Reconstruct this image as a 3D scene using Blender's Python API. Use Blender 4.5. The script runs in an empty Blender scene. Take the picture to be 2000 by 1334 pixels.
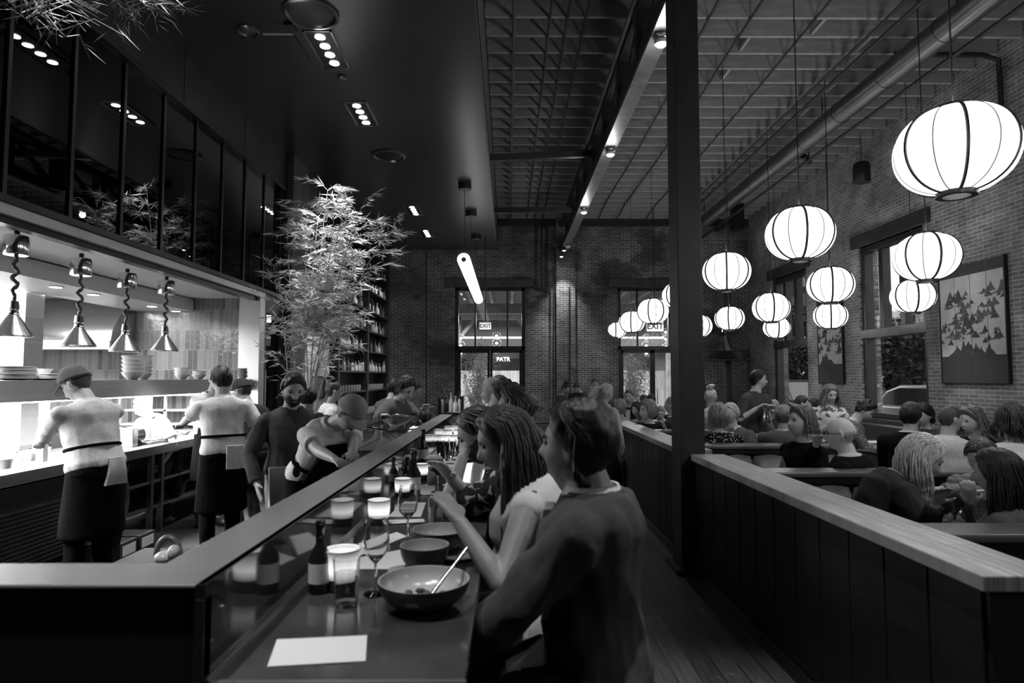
import bpy, math, random
from mathutils import Vector as V, Matrix, noise
R = random.Random(7)
sc = bpy.context.scene
COL = sc.collection
PI = math.pi
H = 1.68; FPX = 1240.0
PITCH = math.atan(71 / FPX); YAW = math.atan(8 / FPX)
# ---------------------------------------------------------------- camera
cam = bpy.data.objects.new('camera', bpy.data.cameras.new('camera'))
COL.objects.link(cam)
cam.location = (0, 0, H)
cam.rotation_euler = (PI / 2 + PITCH, 0, -YAW)
cam.data.sensor_width = 36; cam.data.lens = 36 * FPX / 2000
cam.data.clip_start = .05; cam.data.clip_end = 200
cam.data.dof.use_dof = True; cam.data.dof.focus_distance = 7.0; cam.data.dof.aperture_fstop = 3.2
sc.camera = cam
RM = cam.rotation_euler.to_matrix()
def W(px, py, D):
    d = RM @ V(((px - 1000) / FPX, -(py - 667) / FPX, -1))
    d *= D / d.y
    return V((0, 0, H)) + d
# ---------------------------------------------------------------- materials
MATS = {}
def mat(name, c=.5, rough=.6, metal=0.0, noise_s=0, noise_a=0.0, bump=0.0, bump_s=40, coat=0.0, spec=.5, stretch=None, sheen=0.0):
    """plain or slightly mottled surface: c base grey, noise_a relative variation"""
    if name in MATS: return MATS[name]
    m = bpy.data.materials.new(name); m.use_nodes = True
    nt = m.node_tree; b = nt.nodes['Principled BSDF']
    b.inputs['Base Color'].default_value = (c, c, c, 1)
    b.inputs['Roughness'].default_value = rough
    b.inputs['Metallic'].default_value = metal
    b.inputs['Specular IOR Level'].default_value = spec
    b.inputs['Coat Weight'].default_value = coat
    b.inputs['Coat Roughness'].default_value = .08
    if sheen: b.inputs['Sheen Weight'].default_value = sheen
    if noise_a or bump:
        tc = nt.nodes.new('ShaderNodeTexCoord'); mp = nt.nodes.new('ShaderNodeMapping')
        nt.links.new(tc.outputs['Object'], mp.inputs['Vector'])
        if stretch: mp.inputs['Scale'].default_value = stretch
        if noise_a:
            n = nt.nodes.new('ShaderNodeTexNoise'); n.inputs['Scale'].default_value = noise_s; n.inputs['Detail'].default_value = 6
            nt.links.new(mp.outputs[0], n.inputs['Vector'])
            r = nt.nodes.new('ShaderNodeMapRange'); r.inputs['From Min'].default_value = .3; r.inputs['From Max'].default_value = .7
            r.inputs['To Min'].default_value = c * (1 - noise_a); r.inputs['To Max'].default_value = c * (1 + noise_a)
            nt.links.new(n.outputs['Fac'], r.inputs['Value']); nt.links.new(r.outputs[0], b.inputs['Base Color'])
        if bump:
            n2 = nt.nodes.new('ShaderNodeTexNoise'); n2.inputs['Scale'].default_value = bump_s; n2.inputs['Detail'].default_value = 5
            nt.links.new(mp.outputs[0], n2.inputs['Vector'])
            bp = nt.nodes.new('ShaderNodeBump'); bp.inputs['Strength'].default_value = bump; bp.inputs['Distance'].default_value = .01
            nt.links.new(n2.outputs['Fac'], bp.inputs['Height']); nt.links.new(bp.outputs[0], b.inputs['Normal'])
    MATS[name] = m
    return m
def emis(name, s, c=1.0):
    if name in MATS: return MATS[name]
    m = bpy.data.materials.new(name); m.use_nodes = True
    b = m.node_tree.nodes['Principled BSDF']
    b.inputs['Base Color'].default_value = (c, c, c, 1); b.inputs['Roughness'].default_value = .6
    b.inputs['Emission Color'].default_value = (1, 1, 1, 1); b.inputs['Emission Strength'].default_value = s
    MATS[name] = m
    return m
def glassm(name, rough=0.0, tint=1.0, ior=1.45, thin=True, mixg=.12):
    if name in MATS: return MATS[name]
    m = bpy.data.materials.new(name); m.use_nodes = True
    nt = m.node_tree; nt.nodes.clear()
    o = nt.nodes.new('ShaderNodeOutputMaterial')
    if thin:
        t = nt.nodes.new('ShaderNodeBsdfTransparent'); t.inputs[0].default_value = (tint, tint, tint, 1)
        g = nt.nodes.new('ShaderNodeBsdfGlossy'); g.inputs['Roughness'].default_value = rough
        g.inputs[0].default_value = (.9, .9, .9, 1)
        f = nt.nodes.new('ShaderNodeLayerWeight'); f.inputs['Blend'].default_value = .5
        pw = nt.nodes.new('ShaderNodeMath'); pw.operation = 'POWER'; pw.inputs[1].default_value = 4.0
        ma = nt.nodes.new('ShaderNodeMath'); ma.operation = 'MULTIPLY_ADD'; ma.inputs[1].default_value = .7 * (ior - 1) / .5; ma.inputs[2].default_value = mixg * .5 + .01; ma.use_clamp = True
        mx = nt.nodes.new('ShaderNodeMixShader'); nt.links.new(f.outputs['Facing'], pw.inputs[0])
        nt.links.new(pw.outputs[0], ma.inputs[0]); nt.links.new(ma.outputs[0], mx.inputs[0])
        nt.links.new(t.outputs[0], mx.inputs[1]); nt.links.new(g.outputs[0], mx.inputs[2]); nt.links.new(mx.outputs[0], o.inputs[0])
    else:
        g = nt.nodes.new('ShaderNodeBsdfGlass'); g.inputs['IOR'].default_value = ior; g.inputs['Roughness'].default_value = rough
        g.inputs[0].default_value = (tint, tint, tint, 1); nt.links.new(g.outputs[0], o.inputs[0])
    MATS[name] = m
    return m
def brick(name, axis, c1, c2, mort, offs=0, patch=0.0, pmin=0.0):
    m = bpy.data.materials.new(name); m.use_nodes = True
    nt = m.node_tree; b = nt.nodes['Principled BSDF']; N = nt.nodes.new; L = nt.links.new
    tc = N('ShaderNodeTexCoord'); sp = N('ShaderNodeSeparateXYZ'); cb = N('ShaderNodeCombineXYZ')
    L(tc.outputs['Object'], sp.inputs[0]); L(sp.outputs[axis], cb.inputs[0]); L(sp.outputs[2], cb.inputs[1])
    wn = N('ShaderNodeTexNoise'); wn.inputs['Scale'].default_value = 9; wn.inputs['Detail'].default_value = 3
    L(tc.outputs['Object'], wn.inputs['Vector'])
    wv = N('ShaderNodeVectorMath'); wv.operation = 'MULTIPLY_ADD'; wv.inputs[1].default_value = (.022, .018, 0)
    L(wn.outputs['Color'], wv.inputs[0]); L(cb.outputs[0], wv.inputs[2])
    br = N('ShaderNodeTexBrick'); br.inputs['Scale'].default_value = 1; br.inputs['Brick Width'].default_value = .212; br.inputs['Row Height'].default_value = .0625
    br.inputs['Mortar Size'].default_value = .0052; br.inputs['Mortar Smooth'].default_value = .25; br.inputs['Bias'].default_value = 0
    br.inputs['Color1'].default_value = (c1, c1, c1, 1); br.inputs['Color2'].default_value = (c2, c2, c2, 1); br.inputs['Mortar'].default_value = (mort, mort, mort, 1)
    L(wv.outputs[0], br.inputs['Vector'])
    n = N('ShaderNodeTexNoise'); n.inputs['Scale'].default_value = 1.1; n.inputs['Detail'].default_value = 7; n.inputs['Roughness'].default_value = .65
    L(tc.outputs['Object'], n.inputs['Vector'])
    mr = N('ShaderNodeMapRange'); mr.inputs['From Min'].default_value = .32; mr.inputs['From Max'].default_value = .68; mr.inputs['To Min'].default_value = .45; mr.inputs['To Max'].default_value = 1.5
    L(n.outputs['Fac'], mr.inputs['Value'])
    mu = N('ShaderNodeMix'); mu.data_type = 'RGBA'; mu.blend_type = 'MULTIPLY'; mu.inputs['Factor'].default_value = 1
    L(br.outputs['Color'], mu.inputs['A']); L(mr.outputs[0], mu.inputs['B'])
    last = mu.outputs['Result']
    if patch:   # old black paint lying on the brick in patches
        n3 = N('ShaderNodeTexNoise'); n3.inputs['Scale'].default_value = .38; n3.inputs['Detail'].default_value = 4; n3.inputs['Roughness'].default_value = .6
        mp = N('ShaderNodeMapping'); mp.inputs['Location'].default_value = (offs, 0, offs * .7); mp.inputs['Scale'].default_value = (1, 1, 1.7)
        L(tc.outputs['Object'], mp.inputs[0]); L(mp.outputs[0], n3.inputs['Vector'])
        r3 = N('ShaderNodeMapRange'); r3.inputs['From Min'].default_value = .54; r3.inputs['From Max'].default_value = .575; r3.inputs['To Min'].default_value = pmin; r3.inputs['To Max'].default_value = patch
        L(n3.outputs['Fac'], r3.inputs['Value'])
        mx = N('ShaderNodeMix'); mx.data_type = 'RGBA'; L(r3.outputs[0], mx.inputs['Factor']); L(last, mx.inputs['A']); mx.inputs['B'].default_value = (.012, .012, .012, 1)
        last = mx.outputs['Result']
    L(last, b.inputs['Base Color']); b.inputs['Roughness'].default_value = .85
    bp = N('ShaderNodeBump'); bp.inputs['Strength'].default_value = .7; bp.inputs['Distance'].default_value = .008; bp.invert = True
    L(br.outputs['Fac'], bp.inputs['Height']); L(bp.outputs[0], b.inputs['Normal'])
    MATS[name] = m
    return m
def planks(name, ax_len, ax_wid, width, c, var, rough=.45, bump=.3, seam=.25, wear=0.0):
    """boards running along one axis, each with its own tone"""
    m = bpy.data.materials.new(name); m.use_nodes = True
    nt = m.node_tree; b = nt.nodes['Principled BSDF']; N = nt.nodes.new; L = nt.links.new
    tc = N('ShaderNodeTexCoord'); sp = N('ShaderNodeSeparateXYZ'); cb = N('ShaderNodeCombineXYZ')
    L(tc.outputs['Object'], sp.inputs[0]); L(sp.outputs[ax_len], cb.inputs[0]); L(sp.outputs[ax_wid], cb.inputs[1])
    br = N('ShaderNodeTexBrick'); br.inputs['Scale'].default_value = 1; br.inputs['Brick Width'].default_value = 2.3; br.inputs['Row Height'].default_value = width
    br.inputs['Mortar Size'].default_value = .003; br.inputs['Bias'].default_value = 0
    lo, hi = c * (1 - var), c * (1 + var)
    br.inputs['Color1'].default_value = (lo, lo, lo, 1); br.inputs['Color2'].default_value = (hi, hi, hi, 1); k = c * seam; br.inputs['Mortar'].default_value = (k, k, k, 1)
    L(cb.outputs[0], br.inputs['Vector'])
    mp = N('ShaderNodeMapping'); mp.inputs['Scale'].default_value = (3, 45, 1); L(cb.outputs[0], mp.inputs[0])
    n = N('ShaderNodeTexNoise'); n.inputs['Scale'].default_value = 1; n.inputs['Detail'].default_value = 8; n.inputs['Roughness'].default_value = .7
    L(mp.outputs[0], n.inputs['Vector'])
    mr = N('ShaderNodeMapRange'); mr.inputs['From Min'].default_value = .3; mr.inputs['From Max'].default_value = .7; mr.inputs['To Min'].default_value = .45; mr.inputs['To Max'].default_value = 1.55
    L(n.outputs['Fac'], mr.inputs['Value'])
    mu = N('ShaderNodeMix'); mu.data_type = 'RGBA'; mu.blend_type = 'MULTIPLY'; mu.inputs['Factor'].default_value = 1
    L(br.outputs['Color'], mu.inputs['A']); L(mr.outputs[0], mu.inputs['B']); last = mu.outputs['Result']
    if wear:
        n3 = N('ShaderNodeTexNoise'); n3.inputs['Scale'].default_value = 4; n3.inputs['Detail'].default_value = 9; n3.inputs['Roughness'].default_value = .75
        L(tc.outputs['Object'], n3.inputs['Vector'])
        r3 = N('ShaderNodeMapRange'); r3.inputs['From Min'].default_value = .6; r3.inputs['From Max'].default_value = .66
        L(n3.outputs['Fac'], r3.inputs['Value'])
        mx = N('ShaderNodeMix'); mx.data_type = 'RGBA'; L(r3.outputs[0], mx.inputs['Factor']); L(last, mx.inputs['A']); mx.inputs['B'].default_value = (wear, wear, wear, 1)
        last = mx.outputs['Result']
    L(last, b.inputs['Base Color']); b.inputs['Roughness'].default_value = rough
    bp = N('ShaderNodeBump'); bp.inputs['Strength'].default_value = bump; bp.inputs['Distance'].default_value = .004
    L(n.outputs['Fac'], bp.inputs['Height']); L(bp.outputs[0], b.inputs['Normal'])
    MATS[name] = m
    return m
def tiles(name, axis, w, h, c1, c2, mort, rough=.15):
    m = bpy.data.materials.new(name); m.use_nodes = True
    nt = m.node_tree; b = nt.nodes['Principled BSDF']; N = nt.nodes.new; L = nt.links.new
    tc = N('ShaderNodeTexCoord'); sp = N('ShaderNodeSeparateXYZ'); cb = N('ShaderNodeCombineXYZ')
    L(tc.outputs['Object'], sp.inputs[0]); L(sp.outputs[axis], cb.inputs[0]); L(sp.outputs[2], cb.inputs[1])
    br = N('ShaderNodeTexBrick'); br.inputs['Scale'].default_value = 1; br.inputs['Brick Width'].default_value = w; br.inputs['Row Height'].default_value = h
    br.inputs['Mortar Size'].default_value = .0025; br.inputs['Bias'].default_value = 0; br.offset = .35
    for k, c in (('Color1', c1), ('Color2', c2), ('Mortar', mort)): br.inputs[k].default_value = (c, c, c, 1)
    L(cb.outputs[0], br.inputs['Vector'])
    L(br.outputs['Color'], b.inputs['Base Color']); b.inputs['Roughness'].default_value = rough
    n = N('ShaderNodeTexNoise'); n.inputs['Scale'].default_value = 14; L(tc.outputs['Object'], n.inputs['Vector'])
    bp = N('ShaderNodeBump'); bp.inputs['Strength'].default_value = .35; bp.inputs['Distance'].default_value = .01
    L(n.outputs['Fac'], bp.inputs['Height']); L(bp.outputs[0], b.inputs['Normal'])
    MATS[name] = m
    return m
steel = mat('brushed_steel', .55, .28, 1, 6, .12, .15, 60, stretch=(1, .05, 1))
steel_soft = mat('satin_steel', .5, .38, 1)
chrome = mat('chrome', .75, .12, 1)
black = mat('black_paint', .012, .45)
blackm = mat('black_metal', .018, .35, .3)
darkwood = mat('dark_wood', .035, .5, 0, 5, .5, .2, 30)
white_cer = mat('white_ceramic', .75, .2)
grey_cer = mat('grey_ceramic', .28, .35, 0, 30, .15)
dark_cer = mat('dark_stoneware', .03, .4)
paper = mat('paper', .62, .8)
clear = glassm('clear_glass', 0, .96, 1.3, True, .04)
windowg = glassm('window_glass', 0, .92, 1.3, True, .03)
# ---------------------------------------------------------------- mesh builder
def ortho(d):
    d = d.normalized(); a = V((0, 0, 1)) if abs(d.z) < .95 else V((1, 0, 0))
    s = d.cross(a).normalized(); return s, d.cross(s).normalized()
class MB:
    def __init__(s): s.v = []; s.f = []
    def box(s, x0, x1, y0, y1, z0, z1):
        i = len(s.v)
        s.v += [V((x, y, z)) for z in (z0, z1) for x, y in ((x0, y0), (x1, y0), (x1, y1), (x0, y1))]
        s.f += [tuple(i + k for k in q) for q in ((3, 2, 1, 0), (4, 5, 6, 7), (0, 1, 5, 4), (1, 2, 6, 5), (2, 3, 7, 6), (3, 0, 4, 7))]
        return s
    def obox(s, c, size, m=None):
        i = len(s.v); s.box(-size[0] / 2, size[0] / 2, -size[1] / 2, size[1] / 2, -size[2] / 2, size[2] / 2)
        for k in range(i, len(s.v)):
            p = s.v[k]
            if m is not None: p = m @ p
            s.v[k] = p + V(c)
        return s
    def beam(s, a, b, w, h):
        """box from a to b, w wide (sideways) and h high"""
        a = V(a); b = V(b); d = (b - a).normalized(); up = V((0, 0, 1)) if abs(d.z) < .98 else V((0, 1, 0))
        sd = d.cross(up).normalized(); u = sd.cross(d).normalized(); i = len(s.v)
        for p in (a, b):
            for q in ((-1, -1), (1, -1), (1, 1), (-1, 1)): s.v.append(p + sd * (w / 2 * q[0]) + u * (h / 2 * q[1]))
        s.f += [tuple(i + k for k in q) for q in ((0, 1, 2, 3), (7, 6, 5, 4), (0, 4, 5, 1), (1, 5, 6, 2), (2, 6, 7, 3), (3, 7, 4, 0))]
        return s
    def rings(s, rings, cap=True, close=True):
        i0 = len(s.v); n = len(rings[0])
        for r in rings: s.v += [V(p) for p in r]
        for k in range(len(rings) - 1):
            for j in range(n if close else n - 1):
                a = i0 + k * n + j; b = i0 + k * n + (j + 1) % n
                s.f.append((a, b, b + n, a + n))
        if cap and close:
            s.f.append(tuple(i0 + j for j in range(n))[::-1]); s.f.append(tuple(i0 + (len(rings) - 1) * n + j for j in range(n)))
        return s
    def tube(s, pts, rad, n=10, cap=True, flat=1.0, side=None):
        pts = [V(p) for p in pts]
        if not isinstance(rad, (list, tuple)): rad = [rad] * len(pts)
        rs = []; prev = None
        for k, p in enumerate(pts):
            d = (pts[min(k + 1, len(pts) - 1)] - pts[max(k - 1, 0)])
            if d.length < 1e-9: d = V((0, 0, 1))
            d.normalize()
            if prev is None:
                a, b = ortho(d)
                if side is not None: a = (V(side) - d * d.dot(V(side))).normalized(); b = d.cross(a)
            else:
                a = (prev - d * prev.dot(d))
                a = a.normalized() if a.length > 1e-6 else ortho(d)[0]
                b = d.cross(a)
            prev = a
            rs.append([p + (a * math.cos(2 * PI * j / n) + b * (flat * math.sin(2 * PI * j / n))) * rad[k] for j in range(n)])
        return s.rings(rs, cap)
    def cyl(s, a, b, r0, r1=None, n=16, cap=True): return s.tube([a, b], [r0, r0 if r1 is None else r1], n, cap)
    def lathe(s, c, prof, n=24, cap=True):
        c = V(c)
        return s.rings([[c + V((r * math.cos(2 * PI * j / n), r * math.sin(2 * PI * j / n), z)) for j in range(n)] for r, z in prof], cap)
    def ell(s, c, r, ax=None, n=16, m=10):
        c = V(c)
        if ax is None: ax = (V((1, 0, 0)), V((0, 1, 0)), V((0, 0, 1)))
        rs = []
        for k in range(m + 1):
            t = -PI / 2 + PI * (.02 + .96 * k / m)
            rs.append([c + ax[0] * (r[0] * math.cos(t) * math.cos(2 * PI * j / n)) + ax[1] * (r[1] * math.cos(t) * math.sin(2 * PI * j / n)) + ax[2] * (r[2] * math.sin(t)) for j in range(n)])
        return s.rings(rs)
    def poly(s, pts, flip=False):
        i = len(s.v); s.v += [V(p) for p in pts]; f = tuple(range(i, i + len(pts))); s.f.append(f[::-1] if flip else f); return s
    def prism(s, pts, off):
        i = len(s.v); n = len(pts); off = V(off); s.v += [V(p) for p in pts] + [V(p) + off for p in pts]
        s.f.append(tuple(range(i, i + n))[::-1]); s.f.append(tuple(range(i + n, i + 2 * n)))
        for j in range(n): s.f.append((i + j, i + (j + 1) % n, i + n + (j + 1) % n, i + n + j))
        return s
    def build(s, name, m, parent=None, smooth=False, bevel=0, seg=2, auto=True):
        me = bpy.data.meshes.new(name)
        o0 = parent_loc(parent)
        me.from_pydata([tuple(p - o0) for p in s.v], [], s.f); me.validate(); me.update()
        if m is not None: me.materials.append(m)
        import bmesh
        bm = bmesh.new(); bm.from_mesh(me); bmesh.ops.recalc_face_normals(bm, faces=bm.faces); bm.to_mesh(me); bm.free()
        if smooth:
            me.polygons.foreach_set('use_smooth', [True] * len(me.polygons))
            if auto:
                try: me.set_sharp_from_angle(angle=math.radians(45))
                except Exception: pass
        o = bpy.data.objects.new(name, me); COL.objects.link(o)
        if parent: o.parent = parent
        if bevel:
            b = o.modifiers.new('b', 'BEVEL'); b.width = bevel; b.segments = seg; b.limit_method = 'ANGLE'; b.angle_limit = math.radians(40)
        return o
def parent_loc(p):
    l = V((0, 0, 0))
    while p is not None: l = l + p.location; p = p.parent
    return l
def tag(o, label=None, cat=None, group=None, kind=None):
    if label: o['label'] = label
    if cat: o['category'] = cat
    if group: o['group'] = group
    if kind: o['kind'] = kind
    return o
def thing(name, label, cat, loc=(0, 0, 0), group=None):
    o = bpy.data.objects.new(name, None); COL.objects.link(o); o.location = loc; o.empty_display_size = .1
    return tag(o, label, cat, group)
def struct(o): o['kind'] = 'structure'; return o
def copy_tree(o, loc=None, rz=None, label=None, group=None, scale=None, _p=None):
    c = o.copy(); COL.objects.link(c)
    if _p is not None: c.parent = _p
    if loc is not None: c.location = loc
    if rz is not None: c.rotation_euler = (0, 0, rz)
    if scale is not None: c.scale = (scale,) * 3 if not isinstance(scale, tuple) else scale
    if label: c['label'] = label
    if group: c['group'] = group
    for ch in list(o.children): copy_tree(ch, _p=c)
    return c
class Proto:
    """first use moves the original, later uses copy it"""
    def __init__(s, o): s.o = o; s.used = False
    def put(s, loc, rz=0, label=None, group=None, scale=None):
        if not s.used:
            s.used = True; o = s.o; o.location = loc; o.rotation_euler = (0, 0, rz)
            if scale is not None: o.scale = (scale,) * 3 if not isinstance(scale, tuple) else scale
            if label: o['label'] = label
            if group: o['group'] = group
            return o
        return copy_tree(s.o, loc, rz, label, group, scale if scale is not None else (1, 1, 1))
def text_mesh(body, name, m, loc, size, rot=(PI / 2, 0, 0), depth=.004, parent=None, align='CENTER', mirror=False):
    cu = bpy.data.curves.new(name, 'FONT'); cu.body = body; cu.size = size; cu.extrude = depth; cu.offset = size * .022; cu.align_x = align; cu.align_y = 'CENTER'
    t = bpy.data.objects.new(name, cu); COL.objects.link(t); bpy.context.view_layer.update()
    me = bpy.data.meshes.new_from_object(t.evaluated_get(bpy.context.evaluated_depsgraph_get()))
    bpy.data.objects.remove(t); o = bpy.data.objects.new(name, me); COL.objects.link(o)
    if mirror: me.transform(Matrix.Scale(-1, 4, V((1, 0, 0)))); me.flip_normals()
    me.materials.clear(); me.materials.append(m)
    o.location = V(loc) - parent_loc(parent); o.rotation_euler = rot
    if parent: o.parent = parent
    return o
# ================================================================ SETTING
XL, XR, YF, ZJ, ZS = -3.75, 7.16, 18.7, 6.40, 5.49
wood_floor = planks('aisle_boards', 1, 0, .135, .10, .45, .42, .35, .2, .3)
joistm = mat('joist_wood', .30, .8, 0, 3, .18, .2, 12, stretch=(1, 1, 4))
deckm = planks('deck_boards', 1, 0, .15, .16, .35, .85, .3, .4)
brick_r = brick('brick_east', 1, .15, .25, .52, 3.1, .2)
brick_f = brick('brick_north', 0, .07, .14, .5, 5.2, .6)
f = MB().box(-.5, XR, -3, YF, -.1, 0).build('floor', wood_floor); struct(f)
struct(MB().box(-8, -.5, -3, YF, -.1, 0).build('floor_kitchen', mat('rubber_floor', .012, .55)))
def wall_holes(name, m, axis, pos, th, a0, a1, z0, z1, holes):
    """wall along axis ('x' or 'y') at pos, thickness th outwards, rectangular openings (a,b,za,zb)"""
    mb = MB()
    def b(p, q, za, zb):
        if q - p < 1e-4 or zb - za < 1e-4: return
        if axis == 'x': mb.box(p, q, pos, pos + th, za, zb)
        else: mb.box(pos, pos + th, p, q, za, zb)
    cur = a0
    for (p, q, za, zb) in sorted(holes):
        b(cur, p, z0, z1); b(p, q, z0, za); b(p, q, zb, z1); cur = q
    b(cur, a1, z0, z1)
    return struct(mb.build(name, m))
DA, DB = (-1.57, .51), (3.26, 5.33)
ZT = 4.36
wall_holes('wall_far', brick_f, 'x', YF, .4, -8, XR + .4, 0, 7, [(DA[0], DA[1], 0, ZT), (DB[0], DB[1], 0, ZT)])
W1, W2 = (10.79, 12.81), (15.1, 17.07)
wall_holes('wall_right', brick_r, 'y', XR, .4, -3, YF, 0, 7, [(W1[0], W1[1], .9, 4.32), (W2[0], W2[1], .9, 4.32)])
struct(MB().box(-8, XR, -3.3, -3, 0, 7).build('wall_back', mat('back_wall_paint', .03, .8)))
# brick pier standing proud of the far wall
pier = MB().box(1.42, 1.98, 18.56, YF, 0, 6.6).build('trim_1', brick_f); struct(pier)
# roof deck and joists
struct(MB().box(-8, XR + .4, -3, YF, ZJ + .27, ZJ + .4).build('ceiling', deckm))
jp = tag(MB().box(-.3, XR - .02, -.025, .025, ZJ, ZJ + .27).build('ceiling_joist', joistm), 'long wooden roof joist carrying the boards over the dining room', 'joist', 'exposed roof joists')
JP = Proto(jp)
k = 0; y = 8.07 - .457 * 6
while y < YF - .1:
    JP.put((0, y, 0)); y += .457
ledger = MB().box(-.3, XR, YF - .09, YF - .01, ZJ - .22, ZJ + .26).build('trim_2', mat('ledger_dark', .02, .6)); struct(ledger)
# blocking boards between joists on the right half
bl = tag(MB().box(-.02, .02, -.205, .205, ZJ + .02, ZJ + .24).build('blocking_board', joistm), 'short board nailed crosswise between two roof joists', 'board', 'blocking boards between joists')
BP = Proto(bl)
for px, py in ((1710, 60), (1690, 85), (1640, 135), (1588, 190), (1535, 235), (1500, 270), (1620, 20), (1470, 60), (1430, 110)):
    D = (ZJ + .1 - H) * 1240 / (738 - py); kk = round((D - 8.07 - .23) / .457); D = 8.07 + .2285 + .457 * kk
    BP.put(((px - 992) / 1240 * D, D, 0))
# ---- lowered ceiling over the bar
soff = mat('soffit_paint', .05, .30, 0, 2, .06, .03, 30, spec=.6)
struct(MB().box(-8, -.32, -3, YF, ZS, ZS + .1).build('ceiling_soffit', soff))
struct(MB().box(-.345, -.32, -3, YF, ZS - .012, ZJ + .27).build('trim_3', mat('fascia_grey', .12, .5)))
# ---- left wall: kitchen opening, panels, glass band, alcove
panel_dark = mat('wall_panel_dark', .022, .42, 0, 3, .3, .05, 20)
wl = MB()
wl.box(XL - .3, XL, -3, YF, 4.86, ZS)                     # above the glass band
wl.box(XL - .3, XL, 10.6, 11.45, 0, 4.86)                # solid pier after the kitchen
wl.box(XL - .3, XL, 11.45, 13.05, 2.75, 4.86)
wl.box(XL - .3, XL, 13.05, YF, 0, 4.86)
wl.box(XL - .3, XL, -3, 3.0, 0, 4.86)
wl.box(XL - .3, XL, 9.75, 10.6, 0, .9); wl.box(XL - .3, XL, 9.75, 9.86, .9, 2.7); wl.box(XL - .3, XL, 10.5, 10.6, .9, 2.7)
struct(wl.build('wall_left', panel_dark))
bm_ = MB()
for y in (11.0, 12.3, 14.2, 7.2, 8.9): bm_.box(XL, XL + .006, y, y + .012, 4.9, ZS)
struct(bm_.build('trim_4', mat('seam', .05, .5)))
glb = glassm('dark_mirror_glass', .0, .04, 1.5, True, .16)
gl = MB()
for i in range(10):
    y0 = 3.28 + .72 * i; gl.box(XL - .06, XL - .05, y0 + .02, y0 + .70, 3.03, 4.80)
mw = thing('window_1', 'tall dark glass band above the kitchen opening', 'window', (XL, 7, 3)); struct(mw)
gl.build('pane', glb, mw)
struct(MB().box(XL - .32, XL - .2, 3.0, 10.6, 3.0, 4.86).build('wall_void', mat('void', .006, .6)))
mu = MB()
for i in range(11):
    y = 3.28 + .72 * i
    MB().box(XL - .1, XL - .03, y - .022, y + .022, 3.0, 4.86).build('mullion', blackm, mw, bevel=.004)
mu.box(XL - .1, XL + .035, 3.0, 10.6, 4.80, 4.87); mu.box(XL - .1, XL + .04, 3.0, 10.6, 2.98, 3.04)
mu.build('frame', blackm, mw, bevel=.004)
hd = thing('trim_5', None, None, (XL, 7, 2.9)); struct(hd)
MB().box(XL - .14, XL + .02, 3.0, 9.75, 2.90, 2.98).build('steel_header', steel_soft, hd, bevel=.004)
MB().box(XL - .13, XL - .03, 3.0, 9.75, 2.84, 2.90).build('track', blackm, hd)
# jamb at the end of the opening
struct(MB().box(XL - .3, XL + .015, 9.55, 9.75, 0, 2.98).build('trim_6', steel_soft, bevel=.004))
struct(MB().box(XL - .29, XL, 9.75, 10.6, 2.7, 3.0).build('trim_7', panel_dark))
w3 = thing('window_2', None, None, (XL, 10.2, 1.8)); struct(w3)
MB().box(XL - .06, XL - .05, 9.9, 10.5, .93, 2.7).build('pane', glb, w3)
MB().box(XL - .3, XL - .25, 9.86, 10.5, .9, 2.7).build('backing', mat('void'), w3)
# pier panels between kitchen and alcove (taller, proud)
struct(MB().box(XL, XL + .12, 10.62, 11.4, 0, ZS).build('trim_8', mat('pier_panel', .05, .45, 0, 3, .3), bevel=.01))
struct(MB().box(XL, XL + .05, 12.98, 13.08, 0, 5.4).build('trim_9', darkwood))
# alcove
al = MB(); al.box(-5.4, -5.3, 11.2, 14.4, 0, 2.8); al.box(-5.4, XL - .3, 13.3, 13.4, 0, 2.8); al.box(-5.4, XL - .3, 11.2, 11.45, 0, 2.8); al.box(-5.4, XL - .3, 11.2, 14.4, 2.75, 2.85)
struct(al.build('wall_alcove', mat('white_paint', .6, .7)))
# kitchen swing door standing open, facing the room
dr = thing('door_1', None, None, (-3.98, 12.9, 0)); struct(dr)
leaf = MB(); leaf.box(-4.46, -3.62, 12.86, 12.9, .02, 2.52); leaf.build('door_leaf', mat('door_white', .42, .35, .4), dr, bevel=.006)
def rrect(cx, cz, w, h, r, n=5):
    p = []
    for (sx, sz, a0) in ((1, 1, 0), (-1, 1, 90), (-1, -1, 180), (1, -1, 270)):
        for i in range(n + 1):
            a = math.radians(a0 + 90 * i / n); p.append((cx + sx * (w / 2 - r) + r * math.cos(a), cz + sz * (h / 2 - r) + r * math.sin(a)))
    return p
P0 = W(619, 757, 12.85)
fr = MB(); oo = rrect(P0.x, P0.z, .31, .46, .08); fr.prism([V((x, 12.86, z)) for x, z in oo], (0, -.03, 0)); fr.build('window_frame', blackm, dr)
fg = MB(); oo = rrect(P0.x, P0.z, .25, .40, .06); fg.prism([V((x, 12.829, z)) for x, z in oo], (0, -.004, 0)); fg.build('window_pane', mat('grey_wire_glass', .1, .15, 0, 30, .5), dr)
MB().box(-3.63, -3.6, 12.84, 12.92, 0, 2.55).build('edge_strip', chrome, dr)
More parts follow.
